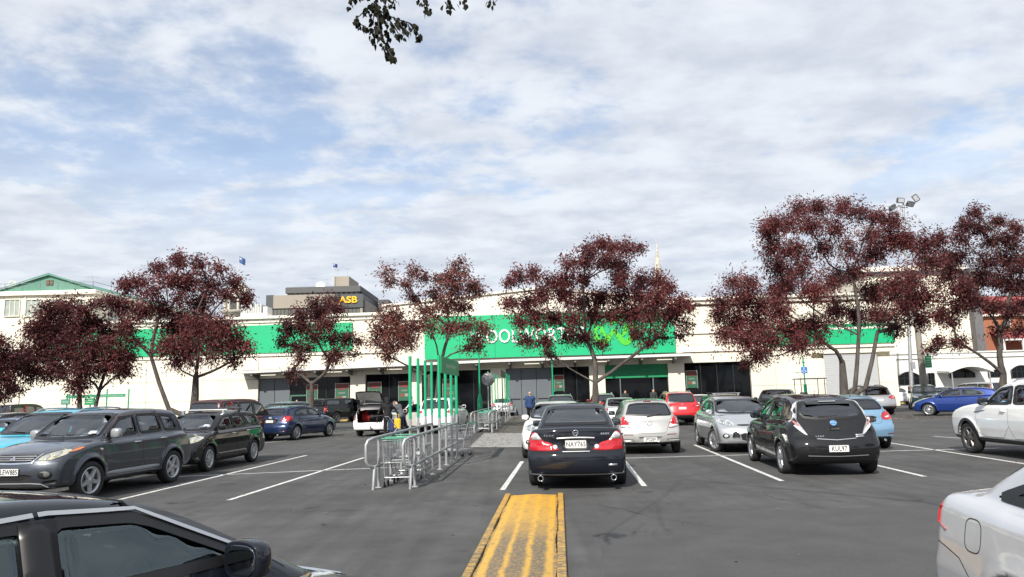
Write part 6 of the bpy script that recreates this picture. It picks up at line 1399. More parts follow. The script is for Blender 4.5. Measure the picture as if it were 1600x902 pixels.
# ---------------- people mover
def van(label, pm, accent=None, h=.045, kind='van', mode='rear', H=1.85):
    root = thing('parked_van', label, kind); k = (H-1.1)/.75
    zf = lambda z: 1.1+(z-1.1)*k
    low = [(2.1, .28), (2.24, .42), (2.27, .65), (2.2, .85), (1.9, 1.0), (1.6, 1.10), (-2.1, 1.12), (-2.28, 1.05), (-2.33, .7), (-2.35, .5), (-2.3, .36), (-2.1, .30)]
    gh = [(1.95, .85), (1.6, 1.08), (.95, zf(1.66)), (.4, zf(1.82)), (-.6, zf(1.85)), (-1.8, zf(1.82)), (-2.15, zf(1.76)), (-2.28, 1.1), (-2.2, .9)]
    c = Car(low, gh, 1.78, (1.38, -1.38), .33, HW_SUV, tumble=.22, gz=1.1, bowf=.22, bowr=.10, plan=.04, planp=6, gplan=.03, r1=.07, r2=.08, gw=.80, bws=.15, h=h)
    side = [[(1.2, 1.12), (.78, zf(1.6)), (.18, zf(1.68)), (.15, 1.12)], [(.07, 1.12), (.10, zf(1.68)), (-.85, zf(1.68)), (-.88, 1.12)], [(-.97, 1.14), (-.94, zf(1.67)), (-1.85, zf(1.64)), (-1.98, 1.16)]]
    finish(root, c, pm, side, [(-.62, zf(1.68)), (.62, zf(1.68)), (.70, 1.16), (-.70, 1.16)], [(-.60, zf(1.70)), (.60, zf(1.70)), (.66, 1.16), (-.66, 1.16)], (), [('tailgate', 'B', [(-.64, zf(1.76)), (.64, zf(1.76)), (.70, 1.1), (.62, .6), (-.62, .6), (-.70, 1.1)])], [], sg=G_TINT, mirror=(1.05, 1.2, (.14, .2, .2)), wheels=dict(style='five', w=.2), cabin=dict(belt=1.12, dash=1.2, xs=(.5, -.4), floor=.5))
    if mode == 'rear':
        for sgn in (1, -1):
            f = (lambda p: p) if sgn == 1 else mir
            c.patch('tail_light', f([(.68, zf(1.72)), (.76, zf(1.70)), (.83, 1.2), (.84, .95), (.74, .95), (.74, 1.2)]), 'B', M_RED, root, off=.012)
        c.plate(root, '', c.proj([(0, .8)], 'B', .014)[0][0], .8)
    return root, c
# ================================================================== the cars, each where it stands
SILV = paint('silver', (.44, .455, .475), .55, .28); WHT = paint('white', (.80, .80, .79), 0, .35); REDP = paint('red', (.50, .014, .018), .0, .3); BLKP = paint('black', (.0055, .0055, .0065)); NAVY = paint('navy', (.012, .028, .085), .4, .28)
r, c = dark_sedan('black saloon with red and clear tail lights and twin exhausts seen from behind'); place(r, (-1.45, 0), 903, 756.5, 5.2)
r, c = silver_small_hatch('warm silver small hatchback with a rear wiper, beside the black saloon'); place(r, (-1.26, 0), 1013, 708, 3.6)
r, c = black_ev_hatch('shiny black hatchback with boomerang shaped tail lights and blue badge'); place(r, (-1.35, .82), 1226, 740, 5.5)
r, c = compact_hatch('silver hatchback facing the camera with its front wheels turned', SILV, True, steer=.42); place(r, (1.32, -.85), 1119, 706, 184.0)
r, c = grey_suv('graphite off-road wagon with chrome grille facing the camera'); place(r, (0, .83), 207, 766.6, 187.5); r.scale = (.96, .97, .975)
r, c = estate('black wagon with roof bars and yellowed headlights facing the camera', BLKP, 'front'); place(r, (0, .80), 362, 729, 184.5)
r, c = compact_hatch('dark blue hatchback with bright red tail lights, parked below the black pickup', NAVY, False); place(r, (-1.32, -.86), 463, 688, 17)
r, c = pickup('black pickup with a hard rear canopy and its front door open'); place(r, (-1.61, -.85), 525, 661, 34)
r, c = estate('white wagon with its tailgate raised and a red bag in the back', WHT, 'open'); place(r, (-1.30, .80), 561, 681.5, 7)
r, c = suv('white off-road wagon with roof rails behind the trolley shelter', WHT, 'rear', 1, .036, clad=False, lights=[(.56, .98), (.62, 1.06), (.88, 1.10), (.90, .98), (.86, .94), (.66, .94)]); place(r, (-1.335, 0), 685, 677, 6)
r, c = compact_hatch('small silver hatchback waiting beside the far trolley shelter', paint('pale_silver', (.50, .51, .52), .4), False, 0, h=.05); place(r, (-1.32, -.8), 801, 650, 3)
r, c = compact_hatch('white hatchback facing the camera, half hidden by the black saloon', WHT, True, 1); place(r, (1.32, -.85), 821, 715.5, 184.5)
r, c = suv('red off-road wagon with a black rear bumper behind the silver hatchback', REDP, 'rear', 1, .04, lights=[(.50, .98), (.84, 1.04), (.90, .98), (.88, .86), (.70, .86), (.50, .93)]); place(r, (-1.335, .0), 1063, 664.5, 2.5)
badge_three_diamonds(c, r, 0, 1.02, 'B', .06)
r, c = sedan('pale silver saloon tucked between the tree trunk and the silver hatchback', paint('pale_silver', (.50, .51, .52), .4), 'rear', 1, lights=[(.60, .98), (.80, 1.0), (.89, .92), (.88, .78), (.72, .76), (.64, .84)]); place(r, (-1.38, 0), 972, 672, 4)
r, c = suv('red and silver off-road wagon behind the trunk of the wide tree', REDP, 'rear', 0, .05, roof=paint('silver', (.44, .455, .475)), rails=WHT); place(r, (-1.335, 0), 944, 656, 4)
r, c = suv('dark off-road wagon with roof rails facing out behind the black saloon', paint('charcoal', (.03, .033, .036), .4), 'front', 0, .05); place(r, (1.335, 0), 877, 664, 184)
r, c = sedan('white car with a blue tinted windscreen beside the red off-road wagon', WHT, 'front', 0, .05, sg=glass('blue_tinted_glass', (.22, .27, .34), .10)); place(r, (1.40, 0), 1102, 659, 184)
r, c = estate('low black wagon just behind the silver front facing hatchback', BLKP, 'front', 0, .05); place(r, (1.3, 0), 1152, 668, 178)
r, c = suv('black boxy off-road wagon facing left in front of the cream wall', BLKP, 'front', 1, .045, W=1.9, rails=False); place(r, (1.335, 0), 1212, 662, 205)
r, c = sedan('grey saloon whose roof shows just behind the shiny black hatchback', paint('mid_grey', (.10, .11, .12), .5), 'rear', 0, .05); place(r, (-1.38, 0), 1254, 676, 2)
r, c = compact_hatch('light blue hatchback with a red tail light beside the shiny black hatchback', paint('light_blue', (.20, .36, .52), .45, .3), False, 2, h=.03); place(r, (-1.32, -.83), 1388, 700, 3.5); r.scale = (.94, .94, .98)
r, c = suv('large silver off-road wagon with a black roof and roof rails', paint('cool_silver', (.40, .41, .43), .5), 'rear', 1, .036, W=1.92, roof=M_BLK, rails=M_BLK, tall=True, lights=[(.44, .98), (.62, 1.06), (.88, 1.08), (.95, .98), (.92, .90), (.62, .90)]); place(r, (-1.335, -.86), 1391, 648, 5); r.scale = (1.02, 1.02, 1.02)
r, c = sedan('white saloon parked by the person in the red coat', WHT, 'rear', 1, .045); place(r, (-1.38, 0), 1404, 633, 4)
r, c = compact_hatch('bright blue hatchback seen from its left side under the right hand tree', paint('bright_blue', (.007, .034, .20), .35, .28), False, 1, h=.036); place(r, (1.32, .86), 1452, 650, -52)
r, c = suv('large white off-road wagon at the right edge with a dark cladding strip', WHT, 'rear', 2, .03, W=1.9, style='six', rm=M_RIMD, rails=M_SATIN, mpaint=BLKP, tall=True); place(r, (1.335, .90), 1524, 708.5, 3.0); r.scale = (1.04, 1.04, 1.06)
for a in 'LR':
    c.patch('fender_vent', [(1.02, .97), (.60, 1.005), (.60, .985), (.90, .945), (1.0, .935)], a, M_SATIN, r, off=.010)
    b = MB(); c.seam(b, [(1.335+.42*math.cos(t), .35+.42*math.sin(t)) for t in np.linspace(.02, PI-.02, 20)], a, .065, .012); b.build('arch_cladding', M_BLK, r)
    b = MB(); c.seam(b, [(.86, .40), (-.9, .40)], a, .022, .010); b.build('sill_strip', M_SATIN, r)
r, c = suv('turquoise off-road wagon facing the camera behind the graphite one', paint('turquoise', (.012, .42, .56), .2, .3), 'front', 1, .036); place(r, (1.335, .4), 38, 765, 188)
r, c = sedan('blue saloon of which only a sliver shows at the left edge', paint('mid_blue', (.02, .09, .24), .4), 'front', 0, .05); place(r, (1.40, .5), -48, 748, 188)
r, c = van('maroon people mover with tall red tail lights behind the black wagon', paint('maroon', (.10, .012, .016), .3), h=.04); place(r, (-1.38, 0), 336, 696, 12)
r, c = van('black delivery van with a white roof at the left edge', BLKP, h=.05, H=2.0); place(r, (-1.38, -.8), 30, 672, 10)
r, c = sedan('dark car low in front of the black delivery van', BLKP, 'rear', 0, .05); place(r, (-1.38, 0), -8, 690, 30)
r, c = suv('dark green off-road wagon behind the bright blue hatchback', paint('dark_teal', (.012, .045, .05), .4), 'front', 0, .05, rails=M_BLK); place(r, (1.335, .8), 1470, 640, 205)
r, c = van('silver people mover behind the bright blue hatchback', paint('cool_silver', (.40, .41, .43)), h=.05, H=1.72, kind='van'); place(r, (-1.38, 0), 1552, 633, -15)
r, c = sedan('blue and white car partly hidden behind the wooden lamp pole', paint('mid_blue', (.02, .09, .24)), 'rear', 0, .055); place(r, (-1.38, 0), 1478, 636, 20)
r, c = suv('dark off-road wagon glimpsed behind the maroon people mover', paint('charcoal', (.03, .033, .036)), 'front', 0, .055, rails=False); place(r, (1.335, 0), 412, 682, 200)
# cars beside the camera
def fuel_flap(c, root, x, z, m):
    b = MB(); c.seam(b, [(x+.085*math.copysign(abs(math.cos(a))**.6, math.cos(a)), z+.085*math.copysign(abs(math.sin(a))**.6, math.sin(a))) for a in np.linspace(0, 2*PI, 25)[:-1]], 'R', .006, .0015, True); b.build('fuel_flap_gap', M_UNDER, root)
r, c = sedan('dark saloon nearest the camera with a chrome strip over its side window', paint('midnight', (.0045, .0062, .012)), 'front', 2, .020, style='ten', hood=1, msize=(.17, .26, .19), sg=glass('foreground_glass', (.40, .50, .48), .085, gcol=(.72, .86, .88)))
for a in 'LR':
    b = MB(); c.seam(b, [(.78, 1.02), (.155, 1.325), (-.25, 1.36), (-.29, 1.36)], a, .022, .016); c.seam(b, [(-.31, 1.36), (-.84, 1.345), (-1.13, 1.20), (-1.25, 1.04)], a, .022, .016); b.build('window_trim', M_SATIN, r)
    c.patch('pillar_cover', [(-.235, 1.03), (-.225, 1.335), (-.375, 1.335), (-.385, 1.03)], a, M_SEAL, r, off=.011, round_=0)
r.location = (-2.256, 3.52, 0); r.rotation_euler = (0, 0, 1.049); r.scale = (.921, .921, .933)
r, c = sedan('pale silver saloon cut off by the right edge with a fuel flap', paint('lilac_silver', (.54, .545, .565), .3, .3), 'rear', 2, .022, fast=.18, quarter=[(-1.29, 1.03), (-1.17, 1.185), (-1.34, 1.165), (-1.72, 1.045)], lights=[(.55, .93), (.74, .97), (.86, .94), (.88, .84), (.72, .76), (.55, .80)])
r.location = (3.233, 2.517, 0); r.rotation_euler = (0, 0, -1.603); r.scale = (.926, .926, 1.035); fuel_flap(c, r, -1.78, .84, M_UNDER)
b = MB(); c.seam(b, [(-2.33, .77), (-2.1, .735), (-1.93, .70), (-1.80, .60)], 'R', .006, .0015); c.seam(b, [(-1.06, 1.0), (-1.02, .80), (-1.0, .45)], 'R', .006, .0015); b.build('panel_gaps', M_UNDER, r)
# ================================================================== trees
def leaf_material(name, dark, light, trans=.35):
    m = D.materials.new(name); m.use_nodes = True; t = m.node_tree; b = t.nodes['Principled BSDF']; nn, lk = t.nodes.new, t.links.new
    at = nn('ShaderNodeAttribute'); at.attribute_name = 'tint'; r = nn('ShaderNodeValToRGB'); r.color_ramp.elements[0].color = (*dark, 1); r.color_ramp.elements[1].color = (*light, 1)
    lk(at.outputs['Fac'], r.inputs[0]); lk(r.outputs[0], b.inputs['Base Color']); b.inputs['Roughness'].default_value = .55; b.inputs['Specular IOR Level'].default_value = .3
    tl = nn('ShaderNodeBsdfTranslucent'); lk(r.outputs[0], tl.inputs[0]); mx = nn('ShaderNodeMixShader'); mx.inputs[0].default_value = trans; lk(b.outputs[0], mx.inputs[1]); lk(tl.outputs[0], mx.inputs[2]); lk(mx.outputs[0], t.nodes['Material Output'].inputs[0]); return m
M_LEAF = leaf_material('claret_leaf', (.060, .018, .022), (.26, .072, .068))
M_LEAFD = leaf_material('dark_claret_leaf', (.044, .017, .019), (.18, .048, .046))
M_LEAFR = leaf_material('pale_claret_leaf', (.075, .026, .026), (.32, .11, .085))
M_BARK = mat('bark', (.050, .041, .036), .9, var=.3, vscale=4, bump=.6, bscale=18, col2=(.09, .078, .068), cscale=5, stretch=(1, 1, .3))
def leaves_mesh(name, cen, rad_, n_of, rr, m, parent, droop=.5, size=1.):
    """pinnate sprays of narrow leaflets filling every clump"""
    Vs, tint = [], []
    for c, r, n in zip(cen, rad_, n_of):
        ns = max(3, int(n/9)); d = rr.normal(size=(ns, 3)); d /= np.linalg.norm(d, axis=1)[:, None]; q = rr.uniform(0, 1, ns)**.55
        sp_ = c+d*q[:, None]*np.array(r)*(1+.30*rr.normal(size=(ns, 1))); out = d+np.array([0, 0, -droop*.4]); out /= np.linalg.norm(out, axis=1)[:, None]
        ct = rr.uniform(0, 1); k = 9
        ax = np.repeat(out, k, 0)+rr.normal(size=(ns*k, 3))*.75+np.array([0, 0, -droop]); ax /= np.linalg.norm(ax, axis=1)[:, None]
        p = np.repeat(sp_, k, 0)+rr.normal(size=(ns*k, 3))*np.array([.15, .15, .12])*size
        L = rr.uniform(.060, .108, ns*k)*size; w = L*rr.uniform(.30, .44, ns*k)
        sd = np.cross(ax, rr.normal(size=(ns*k, 3))); sd /= np.linalg.norm(sd, axis=1)[:, None]+1e-9
        a = ax*L[:, None]; s_ = sd*w[:, None]
        Vs.append(np.stack([p-a, p+s_*.9-a*.1, p+a, p-s_*.9-a*.1], 1).reshape(-1, 3)); tint.append(np.clip(np.repeat(rr.normal(.38, .22, ns)+.25*(ct-.5), k)+rr.normal(0, .16, ns*k), 0, 1))
    V = np.concatenate(Vs); F_ = np.arange(len(V)).reshape(-1, 4); return np_mesh(name, V, F_, m, parent, smooth=False, attr=np.concatenate(tint))
def tree(label, Dp, base, fork, clumps, conv, tr=.16, seed=1, dens=1., leafm=None, stems=(), spread=.5, group='claret leaved trees along the car park', size=1., inner=True):
    """base, fork and clumps (x, y, r) as seen in the photograph, placed at depth Dp with their own spread in depth"""
    rr = np.random.RandomState(seed); cv_ = lambda x, y: (conv[0]+x/conv[2], conv[1]+y/conv[2])
    b = P(*base, Dp); b.z = 0; k = Dp/CF
    root = thing('claret_tree', label, 'tree', b, 0, group); O = np.array(b)
    f = np.array(P(*fork, Dp))-O
    C_ = np.array([np.array(P(*cv_(x, y), Dp))-O for x, y, r in clumps]); R = np.array([r*1.13/conv[2]*k for x, y, r in clumps])
    hw_ = (C_[:, 0].max()-C_[:, 0].min())/2; xc = (C_[:, 0].max()+C_[:, 0].min())/2
    dep = rr.uniform(-1, 1, len(C_))*np.sqrt(np.clip(1-((C_[:, 0]-xc)/(hw_*1.1))**2, .05, 1))*hw_*spread
    s_ = (Dp+dep)/Dp; C_[:, 0] = (C_[:, 0]+O[0])*s_-O[0]; C_[:, 2] = (C_[:, 2]-CH)*s_+CH; C_[:, 1] += dep; R = R*s_
    # limbs: every clump joins the nearest limb already grown
    nodes = [f]; par = [-1]; plen = [0.]; starts = [f]
    for (sx, sy) in stems: starts.append(np.array(P(*cv_(sx, sy), Dp))-O); 
    for s2 in starts[1:]: nodes.append(s2); par.append(-2); plen.append(0.)
    n0 = len(nodes); order = np.argsort([min(np.linalg.norm(c-s2) for s2 in starts) for c in C_])
    idx = {}
    for ci in order:
        c = C_[ci]; best = min(range(len(nodes)), key=lambda j: np.linalg.norm(nodes[j]-c)*((1+2.2*max(0, .55-(c[2]-nodes[j][2])/(np.linalg.norm(nodes[j]-c)+1e-6))) if j < n0 else (1 if c[2] > nodes[j][2]-.5 else 1.4))+.45*plen[j])
        idx[ci] = len(nodes); nodes.append(c); par.append(best); plen.append(plen[best]+np.linalg.norm(c-nodes[best]))
    cnt = np.ones(len(nodes))
    for j in range(len(nodes)-1, n0-1, -1): cnt[par[j]] += cnt[j]
    tot = len(nodes); rad_ = lambda j: tr*.78*(cnt[j]/tot)**.55+.006
    tk = MB(); gr = .0
    # trunk with a flared foot
    tk.tube([(0, 0, -.05), (0, 0, .12), tuple(f*.35+np.array([rr.normal()*.04, 0, 0])), tuple(f*.7), tuple(f*1.03)], [tr*1.7, tr*1.25, tr, tr*.84, tr*.62], 10); tk.sphere(tuple(f*1.03), tr*.62, 8, 6)
    for s2 in starts[1:]:
        st = f*.30; e = s2-st; tk.tube([tuple(st), tuple(st+e*.3+np.array([e[0]*.26, 0, -.12*e[2]])), tuple(st+e*.65+np.array([e[0]*.14, 0, -.08*e[2]])), tuple(s2)], [tr*.62, tr*.56, tr*.48, tr*.42], 8)
    tw = MB()
    for j in range(n0, len(nodes)):
        a, c = nodes[par[j]], nodes[j]; d = c-a; L = np.linalg.norm(d); ra = min(rad_(j)*1.12, rad_(par[j]) if par[j] >= n0 else tr*.7); rb = max(rad_(j)*.72, .007)
        sag = np.array([rr.normal()*.07, rr.normal()*.07, (.03 if par[j] < n0 else -.05)+rr.normal()*.04])*L; pts = [a+d*t+sag*math.sin(PI*t)*(1-.4*t)+rr.normal(size=3)*.025*(0 < t < 1) for t in (0, .25, .5, .75, 1)]
        (tk if ra > .03 else tw).tube([tuple(p) for p in pts], list(np.linspace(ra, rb, 5)), 7 if ra > .03 else 5)
    for ci in range(len(C_)):
        for q in range(8):
            d = rr.normal(size=3); d[2] = abs(d[2])*.8-.1; d /= np.linalg.norm(d); e = C_[ci]+d*R[ci]*rr.uniform(.7, 1.05); st = C_[ci]+(nodes[par[idx[ci]]]-C_[ci])*rr.uniform(0, .35)
            m_ = (st+e)/2+rr.normal(size=3)*.08*R[ci]; tw.tube([tuple(st), tuple(m_), tuple(e)], [.013, .009, .004], 4, False)
            e2 = m_+rr.normal(size=3)*R[ci]*.4; tw.tube([tuple(m_), tuple(e2)], [.007, .003], 4, False)
    tk.build('trunk', M_BARK, root); tw.build('branches', M_BARK, root)['kind'] = 'stuff'
    nl = (dens*1120*(R/.7)**2).astype(int)
    leaves_mesh('crown', C_, [np.array([r, r, r])*rr.uniform(.72, 1.2, 3) for r in R], nl, rr, leafm or M_LEAF, root, size=size)['kind'] = 'stuff'
    return root
ZA = (0, 380, 3.221); ZB = (380, 380, 3.221); ZC = (740, 360, 3.2225); ZD = (1090, 290, 2.653)
tree('low dark claret tree cut off by the left edge, beside the black van', 34, (-30, 655), (-25, 625), [(0, 560, 70), (60, 600, 50), (20, 680, 60), (-60, 620, 80), (60, 740, 40), (0, 780, 30), (-80, 520, 60), (-90, 720, 60), (-20, 500, 40)], ZA, .15, 3, 1.2, M_LEAFD)
tree('dense dark claret tree in front of the green notice boards', 36, (131, 665), (124, 634), [(250, 330, 55), (350, 330, 65), (180, 440, 65), (280, 430, 80), (400, 420, 80), (490, 410, 55), (120, 560, 60), (230, 540, 80), (350, 540, 90), (470, 530, 80), (590, 560, 70), (160, 650, 60), (280, 650, 60), (420, 640, 70), (550, 470, 60), (620, 640, 50), (400, 720, 50), (480, 310, 28), (310, 470, 60), (540, 620, 50), (100, 620, 45), (230, 380, 35), (420, 350, 40), (650, 570, 35)], ZA, .19, 5, 1.3, M_LEAFD, stems=((500, 745),))
tree('claret tree with a long bare limb reaching up to its left, beside the maroon van', 36, (303, 662), (306, 590), [(630, 210, 45), (700, 200, 45), (800, 130, 45), (900, 85, 50), (1000, 110, 45), (1100, 125, 35), (760, 240, 50), (860, 190, 65), (950, 200, 65), (1060, 210, 65), (1180, 200, 50), (1235, 275, 45), (610, 320, 60), (720, 340, 65), (820, 330, 55), (555, 290, 40), (640, 430, 65), (900, 420, 105), (1010, 420, 95), (1120, 440, 85), (850, 520, 75), (960, 540, 85), (1080, 530, 75), (1180, 500, 65), (1240, 530, 40), (880, 600, 35), (1180, 590, 35), (1010, 310, 65), (900, 280, 40), (690, 500, 35), (1140, 260, 40)], ZA, .21, 8, 1.1, stems=((760, 570),))
tree('small sparse claret tree in front of the black pickup', 38, (488, 668), (487, 600), [(350, 300, 32), (430, 300, 50), (470, 335, 42), (380, 360, 55), (290, 370, 45), (300, 420, 55), (220, 440, 45), (420, 410, 55), (450, 480, 45), (360, 470, 50), (520, 480, 50), (580, 500, 30), (200, 500, 35), (270, 520, 45), (470, 560, 45), (440, 590, 35), (290, 580, 35), (210, 400, 25), (260, 650, 38), (570, 560, 22), (330, 530, 28)], ZB, .14, 12, .95, M_LEAFD)
tree('open reddish tree standing behind the trolley shelter', 37, (672, 668), (671, 590), [(720, 150, 38), (740, 200, 35), (860, 150, 45), (910, 180, 35), (820, 210, 42), (860, 280, 40), (1080, 105, 40), (1100, 160, 48), (1040, 180, 48), (980, 190, 40), (1150, 220, 55), (1060, 240, 65), (960, 260, 48), (1180, 250, 35), (720, 380, 60), (770, 370, 60), (690, 440, 60), (780, 450, 70), (850, 420, 60), (740, 520, 65), (830, 490, 55), (660, 490, 38), (730, 570, 38), (930, 350, 60), (1020, 320, 60), (1100, 320, 60), (940, 420, 50), (1040, 430, 58), (1130, 420, 58), (1210, 430, 48), (1180, 490, 45), (1140, 530, 35), (1190, 530, 28)], ZB, .15, 15, .72, M_LEAFR, stems=((985, 620),))
tree('wide claret tree in front of the white sign lettering', 38, (932, 668), (930, 598), [(640, 70, 42), (580, 100, 48), (700, 90, 48), (770, 90, 45), (830, 90, 35), (480, 170, 48), (560, 160, 48), (650, 160, 55), (720, 170, 55), (300, 220, 45), (230, 230, 40), (180, 260, 36), (390, 260, 48), (460, 260, 55), (550, 250, 48), (740, 240, 65), (840, 250, 48), (920, 260, 58), (980, 290, 48), (180, 370, 48), (270, 370, 58), (350, 330, 55), (450, 330, 58), (540, 360, 68), (640, 340, 65), (740, 330, 68), (840, 340, 68), (930, 350, 68), (1040, 370, 55), (1090, 390, 35), (230, 460, 45), (310, 440, 58), (400, 440, 58), (500, 450, 58), (600, 430, 58), (700, 430, 65), (800, 430, 68), (900, 430, 78), (1000, 430, 58), (1070, 470, 35), (265, 560, 45), (360, 560, 45), (480, 540, 48), (560, 540, 45), (640, 570, 36), (880, 570, 36), (940, 540, 36), (1040, 530, 28), (380, 620, 34), (820, 520, 45)], ZC, .21, 21, 1.05)
tree('largest claret tree, spreading in front of the grey roller shutter', 42, (1322, 655), (1316, 568), [(320, 160, 48), (290, 190, 48), (420, 100, 48), (500, 90, 48), (600, 90, 48), (660, 110, 42), (740, 130, 42), (800, 150, 48), (370, 160, 55), (470, 170, 55), (570, 180, 50), (310, 260, 58), (400, 270, 65), (340, 340, 58), (430, 350, 55), (520, 260, 45), (620, 260, 45), (720, 210, 55), (800, 220, 65), (860, 230, 58), (730, 290, 55), (640, 360, 55), (560, 390, 55), (480, 440, 65), (360, 410, 58), (330, 440, 48), (150, 400, 46), (220, 410, 45), (110, 490, 55), (190, 470, 55), (260, 500, 58), (85, 540, 45), (160, 570, 68), (250, 580, 68), (340, 520, 68), (110, 620, 45), (200, 640, 65), (300, 640, 68), (400, 600, 75), (480, 580, 65), (250, 710, 45), (200, 740, 26), (420, 660, 55), (510, 640, 34), (570, 520, 60), (660, 540, 60), (730, 440, 75), (820, 420, 68), (760, 540, 60), (860, 500, 75), (940, 460, 68), (880, 390, 58), (940, 250, 55), (1000, 230, 46), (1060, 300, 65), (960, 320, 65), (1040, 380, 65), (930, 560, 45), (1000, 540, 45), (820, 590, 45)], ZD, .25, 26, .95, stems=((668, 620), (745, 610)))
tree('dark claret tree at the right edge with forked bare limbs above the white car', 40, (1566, 660), (1568, 585), [(1150, 110, 38), (1110, 170, 46), (1170, 180, 38), (1240, 150, 38), (1320, 180, 38), (1290, 230, 46), (1220, 230, 46), (1100, 230, 38), (1200, 320, 56), (1280, 310, 56), (1340, 330, 46), (1170, 390, 46), (1250, 400, 55), (1320, 420, 56), (1100, 430, 56), (1080, 500, 56), (1150, 480, 46), (1220, 500, 42), (1300, 520, 50), (1350, 500, 38), (1050, 560, 38), (1000, 650, 36), (1080, 650, 40), (960, 680, 26), (1250, 600, 30), (1330, 600, 32), (1400, 300, 58), (1420, 450, 58), (1400, 200, 46)], ZD, .24, 31, .95, M_LEAFD)

# birch branch hanging into the top of the view, with the tree it grows on standing behind the camera
def birch():
    root = thing('birch_tree', 'birch branch with small pointed leaves hanging from the top of the view', 'tree', (3.4, -2.2, 0)); O = Vector((3.4, -2.2, 0)); rr = random.Random(5)
    M_B = mat('birch_twig', (.03, .024, .022), .8, var=.2); M_BT = mat('birch_bark', (.45, .43, .40), .8, var=.35, vscale=5, stretch=(1, 1, .4))
    tk = MB(); tk.tube([(0, 0, -.05), (.05, 0, 2), (0, .1, 4.8), (-.1, .2, 8.2), (-.2, .3, 11)], [.21, .17, .14, .09, .03], 12); tk.build('trunk', M_BT, root)
    Yd = 4.3; pt = lambda x, y, dy=0: P(x, y, Yd+dy)-O
    tw = MB(); lim = pt(585, -120); hi = Vector((lim.x, lim.y-.1, 8.7)); tw.tube([(-.08, .2, 7.6), (-1.6, 2.6, 8.9), tuple(hi), tuple(hi.lerp(lim, .5)+Vector((.12, .05, 0))), tuple(lim)], [.040, .026, .014, .010, .008], 8); tw.tube([tuple(hi.lerp(lim, .6)+Vector((.10, .04, 0))), tuple(pt(700, -160))], [.008, .006], 6); tw.tube([tuple(pt(700, -160)), tuple(pt(735, -60)), tuple(pt(770, -20))], [.009, .007, .005], 6)
    tw.tube([tuple(pt(655, -140)), tuple(pt(660, -60)), tuple(pt(668, -8))], [.008, .006, .003], 6)
    lines = [[(585, -120), (583, -30), (588, 5), (595, 30), (597, 55), (604, 75), (610, 85)], [(588, 5), (575, 12), (563, 24), (556, 30)], [(590, 15), (605, 24), (622, 31), (640, 36), (650, 42)], [(640, 36), (650, 50), (655, 56)], [(595, 30), (585, 45), (582, 55), (586, 64)], [(588, 12), (596, 22), (604, 40), (606, 60), (603, 78)], [(590, 20), (592, 44), (596, 60)], [(622, 31), (628, 42), (640, 52)], [(556, 30), (562, 38), (572, 42)], [(650, -40), (662, -10), (668, 6), (665, 18)], [(690, -40), (700, -5), (703, 10)], [(720, -40), (724, 0)], [(765, -30), (769, 0)], [(605, 24), (600, 14), (612, 8)], [(611, 86), (607, 80), (616, 76)], [(600, 22), (615, 40), (622, 52), (628, 56)], [(604, 75), (611, 86), (614, 90)], [(583, -30), (575, -8), (552, -6), (545, 0)], [(586, 0), (598, -8), (612, -5), (620, 4)], [(585, 2), (584, 22), (583, 40)]]
    spots = []
    for L in lines:
        dy = rr.uniform(-.15, .15); q = [pt(x, y, dy*i/len(L)) for i, (x, y) in enumerate(L)]; tw.tube([tuple(p) for p in q], list(np.linspace(.009 if len(L) > 5 else .0055, .0024, len(q))), 5)
        for i in range(len(q)-1):
            for t in (0, .25, .5, .75):
                if L[i][1] > -25: spots.append(q[i].lerp(q[i+1], t))
        spots.append(q[-1])
    for x, y in ((655, -2), (662, 6), (668, 10), (664, 16), (673, 12), (697, 8), (702, 14), (693, 2), (712, 0), (722, 4), (727, 8), (768, 2), (772, 6), (764, 0), (775, -2), (545, 4), (548, 10), (553, 0)): spots.append(pt(x, y, rr.uniform(-.1, .1)))
    tw.build('branches', M_B, root)
    lf = MB(); o = [(0, 0), (.16, -.06), (.34, -.26), (.46, -.5), (.44, -.66)][::1]
    pr = [(0, .0), (.22, -.02), (.36, -.20), (.37, -.42), (.22, -.68), (0, -1.0), (-.22, -.68), (-.37, -.42), (-.36, -.20), (-.22, -.02)]
    lf.add([(x, .08*abs(x)*2, z) for x, z in pr]+[(0, -.02, -.4)], [(i, (i+1) % 10, 10) for i in range(10)], True); lf.add([(-.01, 0, 0), (.01, 0, 0), (.005, 0, .35), (-.005, 0, .35)], [(0, 1, 2, 3)])
    me0 = lf.build('leaf', mat('birch_leaf', (.014, .016, .009), .8, spec=.15, var=.4, vscale=8)); me = me0.data; D.objects.remove(me0)
    for p in spots:
        for k in range(rr.choice((1, 2, 2))):
            s_ = rr.uniform(.026, .046); link('leaf', me, root, p+Vector((rr.uniform(-.02, .02), rr.uniform(-.02, .02), rr.uniform(-.025, .005))), (rr.uniform(-.5, .5), rr.uniform(-.7, .7), rr.uniform(0, 6.28))).scale = (s_, s_, s_)
birch()
